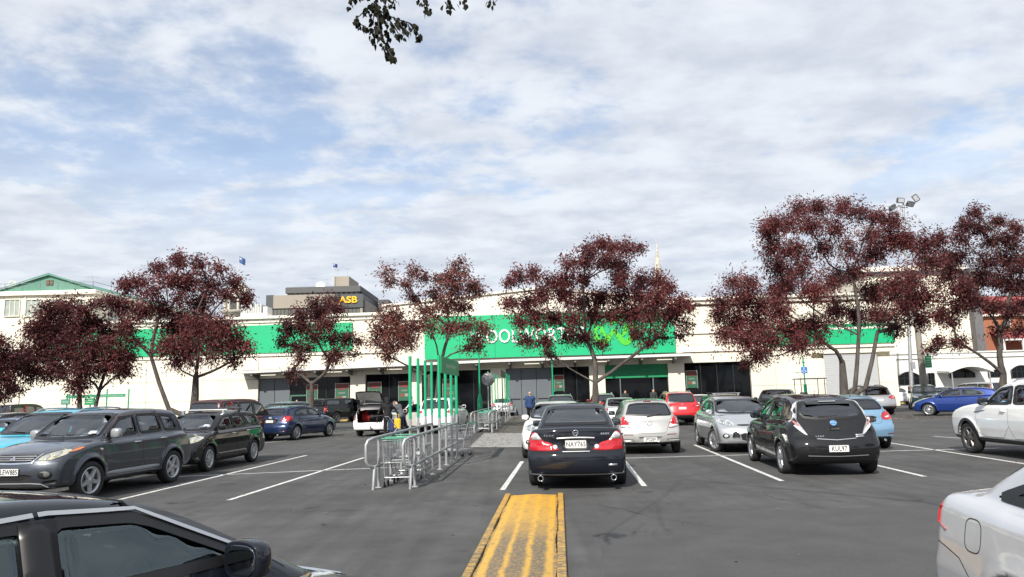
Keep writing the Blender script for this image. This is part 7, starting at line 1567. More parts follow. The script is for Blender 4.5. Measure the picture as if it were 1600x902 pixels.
# ================================================================== trolley shelters, trolleys, poles, signs
def shelter(label, hoopL, hoopR, far, n_post, green_from, bannerside=True, pole_h=2.68, detail=True, banner=True):
    a = G(*hoopR); b = G(*far); d = (b-a); L = d.length; an = math.atan2(d.y, d.x)
    root = thing('trolley_shelter', label, 'trolley bay', a, an); w = (G(*hoopL)-a).length; w = min(max(w, .7), .82)
    for sg, y in ((0, 0), (1, w)):
        # end hoop: bent tube from the ground up over and back into the low rail
        mb = MB(); pts = [(0, y, 0), (.02, y, .38), (-.04, y, .42), (-.11, y, .50), (-.11, y, .98), (-.03, y, 1.07), (.08, y, 1.08)]
        mb.tube([(-.02, y+.02, 0.0), (.0, y, .38), (.02, y, .43)], .030, 10); mb.tube([(.05, y, .42), (-.04, y+.03, .42), (-.11, y+.10, .46), (-.13, y+.13, .54), (-.13, y+.13, .83), (-.11, y+.10, .91), (-.03, y+.03, .95), (.06, y, .955)], .030, 10); mb.build('end_hoop', M_GALV, root)
        for z in (.42, .955): mb = MB(); mb.tube([(.05, y, z), (L, y, z)], .028, 10); mb.build('rail', M_GALV, root)
        for i in range(n_post+1):
            x = .35+(L-.35)*i/n_post
            if i >= green_from:
                mb = MB(); mb.tube([(x, y, 0), (x, y, 1.19)], .034, 10); p = mb.build('post', M_GALV, root); mb = MB(); mb.tube([(x, y, 1.19), (x, y, pole_h)], .038, 10); mb.build('green_sleeve', M_GRN, p)
            else:
                mb = MB(); mb.tube([(x, y, 0), (x, y, .94)], .030, 10); mb.build('post', M_GALV, root)
            if detail: mb = MB(); mb.bbox((x-.06, y-.06, 0), (x+.06, y+.06, .012), .004); mb.build('foot_plate', M_GALV, root)
    if banner:
        x0 = .35+(L-.35)*green_from/n_post-.05; z0 = pole_h-.42; mb = MB(); mb.bbox((x0, -.075, z0), (L+.05, -.04, pole_h-.01), .01); o = mb.build('banner', mat('banner_green', (.012, .24, .09), .5, var=.1), root)
        text_obj('lettering', 'please return trolleys here', .17, mat('banner_ink', (.40, .55, .38), .6), o, ((x0+L)/2, -.08, (z0+pole_h)/2), (PI/2, 0, 0), .004)
    return root, a, an, L, w
sh1, a1, an1, L1, w1 = shelter('nearer trolley shelter with galvanised rails, green poles and a green banner', (588, 765), (643, 764.5), (714.5, 715), 6, 3)
sh2, a2, an2, L2, w2 = shelter('farther trolley shelter with green poles near the walkway', (741, 677.5), (769, 676.4), (797, 655), 6, 3, pole_h=3.1, detail=False, banner=False)
mb = MB(); mb.bbox((L2*.42, -.08, 2.7), (L2*.62, -.04, 3.1), .01); mb.build('banner', mat('banner_dark', (.02, .06, .04), .5), sh2)
# a trolley: wire basket, chassis, green handle, castors
M_WIRE = mat('zinc_wire', (.55, .56, .57), .35, .6, var=.08); M_HAND = mat('trolley_green', (.012, .22, .12), .4, var=.05)
def make_trolley(label, group):
    root = thing('shopping_trolley', label, 'shopping trolley', (0, 0, 0), 0, group)
    b = MB(); r = .0045
    def pt(u, v, t): # u along 0 (handle) .. 1 (nose), v -1..1, t 0 bottom .. 1 top
        x = -.42+u*(.84-.10*(1-t))+.06*(1-t); hw_ = (.275-.045*u)*(.86+.14*t); z = .50+.06*u*(1-t)*1.0+t*(.46-.08*u); return (x, v*hw_, z)
    for t in (0, .25, .5, .75, 1): b.tube([pt(0, 1, t), pt(1, 1, t), pt(1, -1, t), pt(0, -1, t)]+([pt(0, 1, t)] if t in (0, 1) else []), r*1.7 if t in (0, 1) else r, 5)
    for i in range(15):
        u = i/14
        for v in (1, -1): b.tube([pt(u, v, 0), pt(u, v, 1)], r, 4, False)
        b.tube([pt(u, -1, 0), pt(u, 1, 0)], r, 4, False)
    for i in range(1, 8):
        v = -1+2*i/8; b.tube([pt(0, v, 0), pt(1, v, 0)], r, 4, False); b.tube([pt(1, v, 0), pt(1, v, 1)], r, 4, False); b.tube([pt(0, v, 0), pt(0, v, .9)], r, 4, False)
    b.build('basket', M_WIRE, root)
    f = MB()
    for v in (1, -1):
        f.tube([(-.50, v*.26, 1.0), (-.47, v*.26, .95), (-.36, v*.25, .50), (-.30, v*.25, .22), (-.28, v*.25, .16)], .013, 8); f.tube([(-.30, v*.25, .20), (.46, v*.19, .16)], .012, 8); f.tube([(.40, v*.19, .17), (.10, v*.22, .50)], .010, 8)
    f.tube([(-.30, .25, .20), (-.30, -.25, .20)], .010, 8); f.tube([(.45, .19, .16), (.45, -.19, .16)], .010, 8); f.build('chassis', M_WIRE, root)
    h = MB(); h.tube([(-.50, .27, 1.0), (-.50, -.27, 1.0)], .017, 10); h.build('handle', M_HAND, root)
    t = MB(); t.tube([(-.44, .26, .965), (.44, .22, .885)], .008, 6); t.tube([(-.44, -.26, .965), (.44, -.22, .885)], .008, 6); t.tube([(.44, .22, .885), (.44, -.22, .885)], .008, 6); t.build('bumper_strip', M_HAND, root)
    s_ = MB(); s_.add([(-.40, -.2, .62), (-.40, .2, .62), (-.16, .2, .60), (-.16, -.2, .60)], [(0, 1, 2, 3), (3, 2, 1, 0)])
    s_.build('child_flap', mat('trolley_grey', (.5, .5, .5), .5), root)
    for x, y in ((-.28, .25), (-.28, -.25), (.45, .19), (.45, -.19)):
        w = MB(); w.lathe([(.001, -.014), (.05, -.014), (.055, -.008), (.055, .008), (.05, .014), (.001, .014)], 14, Matrix.Translation((x, y, .055)), axis='y'); o = w.build('castor', M_TYRE, root)
        k = MB(); k.box((x-.02, y-.022, .06), (x+.02, y-.016, .17)); k.box((x-.02, y+.016, .06), (x+.02, y+.022, .17)); k.build('fork', M_GALV, o)
    return root
tro = make_trolley('shopping trolley at the open near end of the nearer shelter', 'trolleys in the nearer shelter'); first = True
def put(base, an, x, y, rz, label=None, group=None):
    global first
    o = tro if first else copy_tree(tro); first = False
    c, q = math.cos(an), math.sin(an); o.location = (base.x+c*x-q*y, base.y+q*x+c*y, 0); o.scale = (.96, .96, .93); o.rotation_euler = (0, 0, an+rz)
    if label: o['label'] = label
    if group: o['group'] = group
    return o
put(a1, an1, .62, w1/2, 0.03)
put(a1, an1, 1.02, w1/2+.02, .02, 'shopping trolley nested second in the nearer shelter')
put(a1, an1, 1.95, w1/2, .0, 'shopping trolley third from the open end of the nearer shelter')
put(a1, an1, L1+.55, .05, 1.2, 'loose shopping trolley turned sideways past the banner end', 'loose trolleys')
put(a1, an1, L1+.95, .35, .1, 'loose shopping trolley standing behind the sideways one', 'loose trolleys')
for i in range(9): put(a2, an2, .55+.36*i if i < 4 else 4.0+.36*(i-4), w2/2, .0, 'shopping trolley pushed into the row in the farther shelter', 'trolleys in the farther shelter')
put(a2, an2, L2+.3, -.15, .1, 'single shopping trolley at the far end beside the small silver hatchback', 'loose trolleys')
# slim green lamp post with a swollen foot
def green_post(label, px, py, H, foot=True, nm='green_post'):
    g_ = G(px, py); r = thing(nm, label, 'post', g_); mb = MB(); mb.tube([(0, 0, 0), (0, 0, H)], [.055, .04], 12); mb.build('shaft', M_GRN, r)
    if foot: mb = MB(); mb.lathe([(.15, 0), (.15, 1.4), (.13, 1.5), (.075, 1.75), (.06, 1.8)], 16); mb.build('foot', M_GRN, r)
    mb = MB(); mb.lathe([(.05, H), (.09, H+.04), (.09, H+.12), (.001, H+.16)], 12); mb.build('cap', M_GRN, r); return r
green_post('slim green post with a thick foot between the two trolley shelters', 750.5, 664, 4.6)
green_post('slim green post without a foot in front of the grey doors', 865.5, 656, 5.2, False)
# round traffic mirror on its pole by the far shelter
g_ = G(764, 668); r = thing('traffic_mirror', 'round grey disc on a pole beside the farther trolley shelter', 'mirror', g_); mb = MB(); mb.tube([(0, 0, 0), (0, 0, 2.95)], .03, 8); mb.build('pole', M_GALV, r)
mb = MB(); mb.lathe([(.001, .03), (.22, .02), (.34, -.01), (.36, -.04), (.34, -.05), (.001, -.05)], 28, Matrix.Translation((0, -.06, 2.55)) @ Matrix.Rotation(PI/2, 4, 'X')); mb.build('disc', mat('disc_grey', (.20, .21, .21), .4, .3), r)
# bollard by the white shirt
g_ = G(645, 664); r = thing('bollard', 'grey bollard with a yellow top beside the person in the white shirt', 'bollard', g_); mb = MB(); mb.tube([(0, 0, 0), (0, 0, .75)], .075, 12); mb.build('post', M_GALV, r); mb = MB(); mb.tube([(0, 0, .75), (0, 0, 1.15)], .078, 12); mb.sphere((0, 0, 1.15), .078, 12, 6, (1, 1, .5)); mb.build('cap', mat('bollard_yellow', (.6, .42, .04), .5), r)
# blue parking sign
q = P(1256, 578, 57); r = thing('parking_sign', 'blue disabled parking sign on a green post beside the cream wall', 'sign', (q.x, 57, 0)); mb = MB(); mb.tube([(0, 0, 0), (0, 0, P(1254, 556, 57).z)], .05, 10); mb.tube([(0, 0, 0), (0, 0, 1.9)], .12, 10); mb.build('post', M_GRN, r)
mb = MB(); mb.bbox((-.24, -.09, q.z-.28), (.24, -.06, q.z+.22), .01); o = mb.build('plate', mat('sign_blue', (.04, .18, .5), .5), r)
f = MB(); f.sphere((-.02, -.1, q.z+.12), .045, 10, 6); f.tube([(-.02, -.1, q.z+.08), (-.01, -.1, q.z-.05), (.09, -.1, q.z-.06), (.13, -.1, q.z-.17)], .022, 6); f.tube([(.05+.12*math.cos(a)-.07, -.1, q.z-.10+.10*math.sin(a)) for a in np.linspace(1.9, 5.6, 12)], .016, 6); f.build('symbol', M_WHITE, o)
# green notice boards in front of the left wall
def boards():
    Y = 50; root = thing('notice_board_frame', 'long green sign board on four posts before the blank left wall', 'sign', (0, Y, 0)); z = lambda px, py: P(px, py, Y)
    for px in (104, 140.5, 166, 200): q = z(px, 640); mb = MB(); mb.tube([(q.x, 0, 0), (q.x, 0, z(px, 608 if px > 150 else 616).z)], .045, 8); mb.build('post', M_GRN, root)
    M_BG = mat('board_green', (.03, .26, .14), .5, var=.12)
    a, b = z(108, 622), z(147, 617); a2_, b2_ = z(146, 617), z(197, 616)
    for x0, x1, z0, z1, y, n in ((z(106, 620).x, z(148, 620).x, z(120, 622.5).z, z(120, 617.5).z, -.03, 2), (z(146, 620).x, z(197, 620).x, z(170, 621).z, z(170, 616).z, -.05, 3)):
        for i in range(n): mb = MB(); w = (x1-x0)/n; mb.bbox((x0+w*i+.01, y-.03, z0), (x0+w*(i+1)-.01, y, z1), .006); mb.build('board', M_BG, root)
    x0, x1, z0, z1 = z(134, 620).x, z(150, 620).x, z(142, 633).z, z(142, 619).z
    mb = MB(); mb.bbox((x0, -.12, z0), (x1, -.09, z1), .008); o = mb.build('panel', mat('panel_green', (.01, .24, .09), .5), root); f = MB()
    for k in range(3): zz_ = z0+(z1-z0)*(.25+.22*k); f.box((x0+.1, -.125, zz_), (x1-.15, -.121, zz_+.05))
    f.box((x0+.06, -.125, z1-.14), (x1-.06, -.121, z1-.06)); f.build('print', mat('pale_print', (.35, .5, .38), .6), o)
    x0, x1, z0, z1 = z(97, 628).x, z(111, 628).x, z(104, 632).z, z(104, 624).z; mb = MB(); mb.bbox((x0, -.12, z0), (x1, -.09, z1), .008); o = mb.build('panel', mat('panel_teal', (.04, .20, .15), .5), root)
    f = MB(); 
    for k in range(7): xx = x0+.08+(x1-x0-.16)*k/7; f.box((xx, -.125, z0+.07), (xx+.03, -.121, z1-.09))
    f.build('print', mat('pale_print', (.35, .5, .38), .6), o)
    xl, xr = z(162, 618).x, z(188, 618).x; text_obj('lettering', 'car park for customers only', .17, mat('pale_print', (.35, .5, .38), .6), root, ((xl+xr)/2, -.085, (z(170, 621).z+z(170, 616).z)/2), (PI/2, 0, 0), .004, .8)
boards()
# timber lamp pole with a green sign, and the tall floodlight mast
Y = 52; q = P(1446, 620, Y); r = thing('timber_pole', 'leaning grey timber pole carrying a small green sign', 'pole', (q.x, Y, 0)); t_ = P(1424, 430, Y); mb = MB()
mb.tube([(0, 0, -.05), (.0, 0, .3), tuple((Vector((t_.x-q.x, 0, t_.z))*.5)), (t_.x-q.x, 0, t_.z)], [.26, .24, .21, .17], 14); mb.build('shaft', mat('weathered_timber', (.24, .22, .19), .9, var=.2, vscale=3, stretch=(1, 1, .15), bump=.4, bscale=12), r)
sx0, sz1 = P(1441, 556, Y).x-q.x, P(1441, 556, Y).z; sx1, sz0 = P(1451, 556, Y).x-q.x, P(1446, 575, Y).z; mb = MB(); mb.bbox((sx0, -.30, sz0), (sx1, -.26, sz1), .01); o = mb.build('sign_panel', mat('panel_green', (.01, .24, .09), .5), r); f = MB()
for k in range(4): zz_ = sz0+(sz1-sz0)*(.18+.2*k); f.box((sx0+.06, -.306, zz_), (sx1-.08, -.301, zz_+.04))
f.build('print', mat('pale_print', (.35, .5, .38), .6), o)
Y = 60; q = P(1423, 604, Y); t_ = P(1411.5, 322, Y); r = thing('floodlight_mast', 'tall steel mast with a cluster of floodlights above the largest tree', 'lamp post', (q.x, Y, 0)); lx = t_.x-q.x; zt_ = t_.z
mb = MB(); mb.tube([(0, 0, 0), (0, 0, .4), (lx, 0, zt_)], [.17, .16, .08], 12); mb.build('mast', M_GALV, r)
mb = MB(); mb.tube([(lx-1.0, 0, zt_-.15), (lx+1.0, 0, zt_+.25)], .045, 8); mb.tube([(lx, 0, zt_-.2), (lx, 0, zt_+.5)], .05, 8); mb.build('cross_arm', M_GALV, r)
for dx, dz, rx, ry in ((-1.0, -.12, .9, -.5), (-.25, .45, .2, .1), (.55, .15, .9, .2), (1.05, .62, .5, 1.0)):
    T = Matrix.Translation((lx+dx, -.1, zt_+dz)) @ Matrix.Rotation(ry, 4, 'Y') @ Matrix.Rotation(rx, 4, 'X'); mb = MB(); mb.bbox((-.31, -.14, -.22), (.31, .11, .22), .05, T); o = mb.build('floodlight', mat('lamp_housing', (.07, .075, .08), .5, .4), r); f = MB(); f.box((-.24, -.146, -.16), (.24, -.142, .16), T); f.build('lamp_glass', mat('lamp_glass', (.45, .47, .48), .1, coat=1.), o)
mb = MB(); q2 = P(1422, 572, Y); mb.bbox((q2.x-q.x-.02, -.3, q2.z-.25), (q2.x-q.x+.30, -.08, q2.z+.3), .02); mb.build('control_box', M_GALV, r)
# tow cart for trolleys beyond the black off-road wagon
r = thing('tow_cart', 'small open tow cart with a flat canopy beside the grey roller shutter', 'cart', (P(1266, 595, 50).x, 50, 0), .1)
zc = P(1266, 591, 50).z; mb = MB(); mb.bbox((-1.0, -.55, zc-.08), (.9, .55, zc), .03); mb.build('canopy', mat('cart_grey', (.33, .33, .32), .5), r)
for x, y in ((-.9, -.45), (-.9, .45), (.75, -.45), (.75, .45)): mb = MB(); mb.tube([(x, y, .55), (x, y, zc-.07)], .025, 8); mb.build('post', M_BLK, r)
mb = MB(); mb.bbox((-1.1, -.55, .28), (1.1, .55, .62), .06); mb.bbox((.55, -.5, .6), (1.0, .5, 1.05), .06); mb.build('body', mat('cart_white', (.6, .6, .58), .5), r); mb = MB(); mb.bbox((-.5, -.45, .62), (.1, .45, .85), .05); mb.bbox((-.6, -.45, .8), (-.45, .45, 1.35), .05); mb.build('seat', M_BLK, r)
for x in (-.7, .7):
    for y in (.5, -.5): mb = MB(); mb.lathe([(.001, -.08), (.16, -.08), (.22, -.06), (.22, .06), (.16, .08), (.001, .08)], 16, Matrix.Translation((x, y, .22)), axis='y'); mb.build('wheel', M_TYRE, r)
# ================================================================== people
def cone_sd(p, a, b, ra, rb):
    a = np.array(a, float); b = np.array(b, float); e = b-a; t = np.clip(((p-a)@e)/max(e@e, 1e-9), 0, 1)
    return np.linalg.norm(p-a-t[:, None]*e, axis=1)-(ra+(rb-ra)*t)
def blend(p, caps, k):
    d = None
    for c in caps:
        q = cone_sd(p, *c[:4]) if len(c) == 4 else (np.linalg.norm((p-np.array(c[0]))/np.array(c[1]), axis=1)-1)*min(c[1])
        d = q if d is None else smin(d, q, k)
    return d
def sd_mesh(caps, k, h, pad=.05):
    lo = np.min([np.minimum(np.array(c[0])-(max(c[2:]) if len(c) == 4 else np.array(c[1])), np.array(c[1])-max(c[2:]) if len(c) == 4 else 9) for c in caps], 0)-pad
    hi = np.max([np.maximum(np.array(c[0])+(max(c[2:]) if len(c) == 4 else np.array(c[1])), np.array(c[1])+max(c[2:]) if len(c) == 4 else -9) for c in caps], 0)+pad
    ax = [np.arange(lo[i], hi[i]+h, h) for i in range(3)]; X = np.stack(np.meshgrid(*ax, indexing='ij'), -1); F = blend(X.reshape(-1, 3), caps, k).reshape(X.shape[:3])
    V, Q = surface_nets(F, lo, h)
    def gr(q, e=.004): g = np.stack([blend(q+np.eye(3)[i]*e, caps, k)-blend(q-np.eye(3)[i]*e, caps, k) for i in range(3)], 1); return g/np.maximum(np.linalg.norm(g, axis=1), 1e-9)[:, None]
    V = V-gr(V)*np.clip(blend(V, caps, k), -h, h)[:, None]; return V, Q, gr(V)
def person(label, loc, heading, top, legs, hair=(.03, .022, .018), skin=(.50, .30, .21), H=1.75, lean=0., armL=(.25, .35), armR=(.25, .35), stride=0., hood=False, bald=False, coat=.0, crouch=0., head_drop=0.):
    """stands with its feet at loc and looks along +x locally; arm = (swing forward of the upper arm, bend of the elbow), radians"""
    root = thing('person', label, 'person', loc, PI/2-rad(heading)); k = H/1.75
    pel = np.array([0, 0, .95-crouch]); up = np.array([math.sin(lean), 0, math.cos(lean)]); fw = np.array([math.cos(lean), 0, -math.sin(lean)])
    ch = pel+up*.36; nk = pel+up*.55; hd = nk+up*.115+fw*.035+np.array([.05, 0, -.06])*head_drop
    body, tp, lg, sh = [], [], [], []
    tor = [(pel+[0, .07, 0], pel+[0, -.07, 0], .115, .115), (pel+up*.1, ch, .13, .135), (ch+[0, .10, 0]+up*.04, ch+[0, -.10, 0]+up*.04, .105, .105), (ch+up*.12+[0, .15, 0], ch+up*.12+[0, -.15, 0], .065, .065)]
    body += tor; body.append((nk-up*.04, nk+up*.08, .058, .054))
    body += [(hd, (.092, .074, .115)), (hd+fw*.02-up*.07, (.068, .055, .065)), (hd+fw*.088-up*.015, hd+fw*.105-up*.04, .010, .016)]           # skull, jaw, nose
    body += [(hd-fw*.01+[0, s*.076, 0]-up*.01, (.022, .010, .034)) for s in (1, -1)]                                                             # ears
    tp += [(a, b, c+.022, d+.022) for a, b, c, d in tor]
    hands = []
    for s, (sw, be) in ((1, armL), (-1, armR)):
        sp_ = ch+up*.115+np.array([0, s*.19, 0]); d1 = np.array([math.sin(sw), s*.10, -math.cos(sw)]); el = sp_+d1*.29; d2 = np.array([math.sin(sw+be), -s*.02, -math.cos(sw+be)]); wr = el+d2*.25
        body += [(sp_, el, .047, .040), (el, wr, .040, .027)]; tp += [(sp_, el, .068, .056), (el, wr+d2*-.01, .056, .042)]
        pm = wr+d2*.085; sd = np.cross(d2, [0, 1, 0]); sd /= np.linalg.norm(sd); n_ = np.array([0, -s, 0.])
        caps = [(wr-d2*.02, wr+d2*.03, .027, .026)]+[(wr+d2*.02+sd*o*.5, pm+sd*o, .016, .014) for o in (-.030, -.010, .010, .030)]
        for i, (o, L) in enumerate(((-.033, .060), (-.011, .074), (.011, .078), (.033, .068))):       # little finger to index, curled
            a0 = pm+sd*o; a1 = a0+d2*L*.5+n_*L*.14; a2 = a1+d2*L*.34+n_*L*.34; caps += [(a0, a1, .0095, .0088), (a1, a2, .0088, .0075)]
        t0 = wr+d2*.03+sd*.028; t1 = t0+d2*.03+sd*.028+n_*.01; caps += [(t0, t1, .0125, .0105), (t1, t1+d2*.032+n_*.008, .0105, .0085)]
        hands.append(caps)
    for s in (1, -1):
        st = stride*s; hp = pel+np.array([0, s*.092, -.02]); L1 = .45; bend = .12+crouch*1.2; a1 = st+bend*.5; kn = hp+np.array([math.sin(a1), 0, -math.cos(a1)])*(.44-crouch*.3); an = np.array([kn[0]-math.sin(bend*.5-st*.8)*.40 if st >= 0 else kn[0]-.20, hp[1], .085+(0 if st >= 0 else .05)])
        body += [(hp, kn, .080, .054), (kn, an, .054, .036), (an, an+[.12, s*.02, -.035], .035, .028)]
        lg += [(hp, kn, .098, .070), (kn, an, .070, .056)]; sh.append([(an+[-.05, 0, -.05], an+[.04, 0, -.04], .040, .046), (an+[.04, 0, -.045], an+[.16, s*.02, -.055], .044, .032)])
    lg += [(pel+[0, .07, 0], pel+[0, -.07, 0], .130, .130)]
    if coat: tp += [(pel+[0, .06, -coat], pel+[0, .06, .1], .15, .14), (pel+[0, -.06, -coat], pel+[0, -.06, .1], .15, .14)]
    M_SK = mat('skin_%d' % int(skin[0]*100), skin, .5, var=.08, vscale=10)
    V, Q, Nn = sd_mesh([tuple(c) for c in body], .025, .016)
    for caps in hands:
        v2, q2, n2 = sd_mesh(caps, .006, .006); Q = np.concatenate([Q, q2+len(V)]); V = np.concatenate([V, v2]); Nn = np.concatenate([Nn, n2])
    np_mesh('body', V*k, Q, M_SK, root, Nn)
    for nm, caps, col in (('jacket', tp, top), ('trousers', lg, legs)):
        V, Q, Nn = sd_mesh([tuple(c) for c in caps], .04, .016); np_mesh(nm, V*k, Q, mat('cloth_%d_%d_%d' % tuple(int(c*999) for c in col), col, .85, var=.25, vscale=7), root, Nn)
    for caps in sh: V, Q, Nn = sd_mesh(caps, .02, .012); np_mesh('shoe', V*k, Q, M_BLK, root, Nn)
    if hood: cp = [(hd-fw*.025+up*.01, (.115, .105, .135)), (nk-fw*.05, nk-fw*.03+up*.1, .09, .10)]; V, Q, Nn = sd_mesh(cp, .05, .014); np_mesh('hood', V*k, Q, mat('cloth_%d_%d_%d' % tuple(int(c*999) for c in top), top, .85, var=.25, vscale=7), root, Nn)
    elif not bald: cp = [(hd-fw*.018+up*.022, (.098, .083, .108)), (hd-fw*.06-up*.03, (.045, .066, .07))]; V, Q, Nn = sd_mesh(cp, .02, .012); np_mesh('hair', V*k, Q, mat('hair_%d' % int(hair[0]*200), hair, .7, var=.3, vscale=30), root, Nn)
    else: cp = [(hd-fw*.045+up*.0, (.064, .079, .062))]; V, Q, Nn = sd_mesh(cp, .02, .012); np_mesh('hair', V*k, Q, mat('hair_%d' % int(hair[0]*200), hair, .7, var=.3, vscale=30), root, Nn)
    for s in (1, -1):
        e = hd+fw*.078+np.array([0, s*.030, 0])+up*.012; mb = MB(); mb.sphere(tuple(e*k), .012, 8, 6); mb.build('eye', mat('eye_dark', (.03, .025, .022), .2), root)
    m = hd+fw*.080-up*.062; mb = MB(); mb.sphere(tuple(m*k), .02, 8, 6, (.5, 1.1, .3)); mb.build('mouth', mat('lips', (.33, .13, .11), .5), root)
    return root
person('person in a blue jacket with grey hair walking away towards the grey doors', tuple(G(829, 663)), 3, (.022, .055, .15), (.015, .016, .02), (.22, .20, .18), H=1.86, stride=.16, armL=(-.1, .25), armR=(.15, .25), bald=True)
person('person in a black hooded top and black trousers at the open tailgate', tuple(G(606, 686)), -28, (.006, .006, .007), (.007, .007, .008), H=1.74, lean=.16, armL=(.8, .5), armR=(.7, .6), hood=True, stride=.10)
person('person in a grey top leaning in beside the hooded person', tuple(G(627, 684)), -62, (.09, .095, .11), (.02, .035, .08), (.10, .085, .07), H=1.70, lean=.45, armL=(1.0, .3), armR=(.9, .5), head_drop=1)
person('person in a white shirt and black trousers by the shop window', tuple(G(643, 661)), -80, (.62, .65, .72), (.012, .012, .013), (.20, .15, .10), H=1.80, armL=(.3, .5), armR=(.2, .4))
red_p = person('person in a red coat walking with a bicycle past the timber pole', tuple(G(1424, 632.5)), 82, (.42, .012, .022), (.02, .035, .085), (.03, .022, .018), H=1.78, lean=.14, armL=(.8, .35), armR=(.75, .4), stride=.30, coat=.12, head_drop=.6)
person('person in pale clothes standing at the small dark doorway', tuple(P(463.5, 650, 60).xy)+(0,), 175, (.52, .42, .30), (.35, .28, .2), (.25, .18, .12), H=1.74)
person('person with a fair face facing out at the entrance', tuple(P(978, 640, 57).xy)+(0,), 180, (.02, .02, .022), (.02, .02, .024), (.03, .022, .018), H=1.82)
person('person in a dark coat beside the red off-road wagon at the entrance', tuple(P(1022, 640, 56).xy)+(0,), 165, (.03, .034, .036), (.02, .02, .024), (.10, .085, .07), H=1.86)
person('person whose head shows above the black pickup', tuple(P(505, 640, 57).xy)+(0,), 185, (.3, .3, .3), (.02, .02, .024), (.25, .2, .15), H=1.80, bald=True)
# bicycle wheeled by the person in red
def bicycle(label, loc, heading):
    r = thing('bicycle', label, 'bicycle', loc, PI/2-rad(heading)); M_FR = mat('bike_frame', (.02, .022, .025), .35, coat=.5)
    for x in (-.5, .52):
        mb = MB(); mb.tube([(x+.33*math.cos(a), 0, .34+.33*math.sin(a)) for a in np.linspace(0, 2*PI, 25)], .018, 6, False); o = mb.build('wheel', M_TYRE, r); s = MB()
        for i in range(12): a = i*PI/6; s.tube([(x, 0, .34), (x+.32*math.cos(a), 0, .34+.32*math.sin(a))], .003, 3, False)
        s.build('spokes', M_GALV, o)
    mb = MB()
    for a, b in (((-.5, 0, .34), (-.05, 0, .30)), ((-.05, 0, .30), (-.2, 0, .85)), ((-.2, 0, .82), (.38, 0, .84)), ((-.05, 0, .30), (.40, 0, .78)), ((-.5, 0, .34), (-.19, 0, .80)), ((.36, 0, .92), (.52, 0, .34))): mb.tube([a, b], .017, 6)
    mb.build('frame', M_FR, r); mb = MB(); mb.tube([(.30, .28, 1.0), (.34, .1, 1.02), (.34, -.1, 1.02), (.30, -.28, 1.0)], .014, 6); mb.tube([(.36, 0, .9), (.34, 0, 1.02)], .016, 6); mb.build('handlebar', M_FR, r)
    mb = MB(); mb.sphere((-.22, 0, .93), .12, 10, 6, (1.1, .6, .35)); mb.tube([(-.2, 0, .8), (-.22, 0, .92)], .014, 6); mb.build('saddle', M_BLK, r); mb = MB(); mb.bbox((.42, -.16, .72), (.70, .16, .98), .04); mb.build('basket', mat('basket_wire', (.05, .05, .05), .6), r)
q = G(1438, 632); bicycle('dark bicycle pushed along by the person in the red coat', (q.x, q.y-.15, 0), 82)
# bags about the open tailgate
q = P(571, 665, 34.6); bag = thing('shopping_bag', 'bright red shopping bag in the back of the white wagon', 'bag', (q.x, 34.62, .63)); M_RBAG = mat('bag_red', (.62, .02, .018), .6, var=.12, vscale=5)
mb = MB(); v = []; n = 16
for z, a, b, tw in ((0, .19, .13, 0), (.12, .20, .15, .05), (.28, .19, .13, .1), (.40, .17, .08, .05)):
    for i in range(n): an = 2*PI*i/n; c, s = math.cos(an), math.sin(an); v.append((a*math.copysign(abs(c)**.6, c)+.015*math.sin(an*5+z*9), b*math.copysign(abs(s)**.6, s)+.012*math.cos(an*4), z+.03*math.sin(an*3)*(z > .3)))
mb.add(v, [(k*n+i, k*n+(i+1) % n, (k+1)*n+(i+1) % n, (k+1)*n+i) for k in range(3) for i in range(n)]+[tuple(range(n))[::-1], tuple(range(3*n, 4*n))], True); mb.build('body', M_RBAG, bag)
for y in (.06, -.06): mb = MB(); mb.tube([(-.09, y, .38), (-.06, y, .50), (.06, y, .50), (.09, y, .38)], .012, 6); mb.build('handle', M_RBAG, bag)
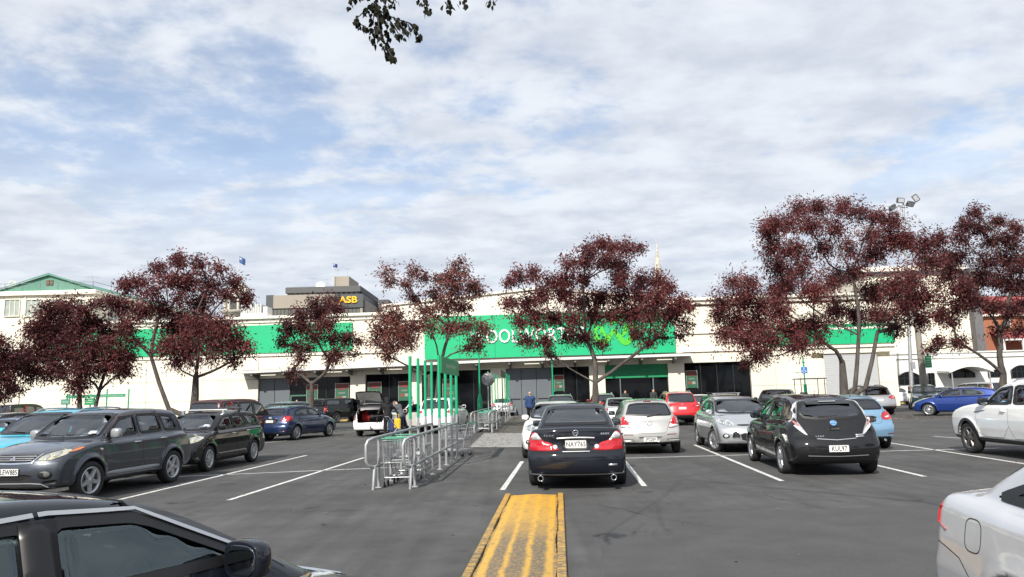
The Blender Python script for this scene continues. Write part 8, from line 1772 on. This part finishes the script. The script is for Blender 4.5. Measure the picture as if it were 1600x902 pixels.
q = P(593, 665, 34.6); bx = thing('grocery_carton', 'small brown carton of groceries in the white wagon beside the hooded person', 'carton', (q.x, 34.65, .63)); mb = MB(); mb.bbox((-.14, -.12, 0), (.14, .12, .22), .01); mb.build('box', mat('carton_brown', (.33, .24, .15), .8), bx); mb = MB(); mb.sphere((.05, 0, .27), .07, 10, 8); mb.tube([(-.06, 0, .2), (-.06, 0, .36)], .035, 10); mb.build('groceries', mat('grocery_pale', (.5, .46, .4), .5), bx)
q = G(616, 687); yb = thing('carry_bag', 'yellow carry bag hanging beside the hooded person', 'bag', (q.x+.12, q.y+.1, .42)); mb = MB(); mb.bbox((-.13, -.08, 0), (.13, .08, .42), .04); mb.build('body', mat('bag_yellow', (.68, .42, .02), .6, var=.1), yb); mb = MB(); mb.tube([(-.07, 0, .41), (-.04, 0, .60), (.04, 0, .60), (.07, 0, .41)], .011, 6); mb.build('handle', mat('bag_yellow', (.68, .42, .02), .6), yb)
q = G(617, 688); pc = thing('pushchair', 'dark blue pushchair with thin wheels between the two people at the wagon', 'pushchair', (q.x, q.y, 0), .5)
for x, y, r_ in ((-.25, .24, .16), (-.25, -.24, .16), (.35, .2, .10), (.35, -.2, .10)): mb = MB(); mb.tube([(x+r_*math.cos(a), y, r_+.01+r_*math.sin(a)) for a in np.linspace(0, 2*PI, 19)], .016, 6, False); mb.tube([(x, y-.02, r_+.01), (x, y+.02, r_+.01)], .03, 8); mb.build('wheel', M_TYRE, pc)
mb = MB(); 
for y in (.22, -.22): mb.tube([(.35, y*.9, .12), (-.35, y, .95)], .014, 6); mb.tube([(-.25, y, .17), (.05, y, .5)], .012, 6)
mb.tube([(-.35, .22, .95), (-.35, -.22, .95)], .016, 6); mb.build('frame', M_GALV, pc); mb = MB(); mb.bbox((-.12, -.2, .36), (.26, .2, .44), .03); mb.bbox((-.2, -.2, .4), (-.12, .2, .85), .03); mb.build('seat', mat('pram_blue', (.02, .04, .12), .8), pc)
# trees standing behind the camera, seen only as reflections in glass and paint
src = [o for o in COL.objects if o.name.startswith('claret_tree') and o.parent is None]
for i, (x, y) in enumerate(((-19, -13), (-11, -19), (-3.5, -15.5), (5, -18), (25, -3.0), (21, -17))):
    c = copy_tree(src[(1, 5, 2, 6, 6, 2)[i]]); c.location = (x, y, 0); c.rotation_euler = (0, 0, 1.3*i); c['label'] = 'claret tree in the row standing behind the camera'; c['group'] = 'trees behind the camera'
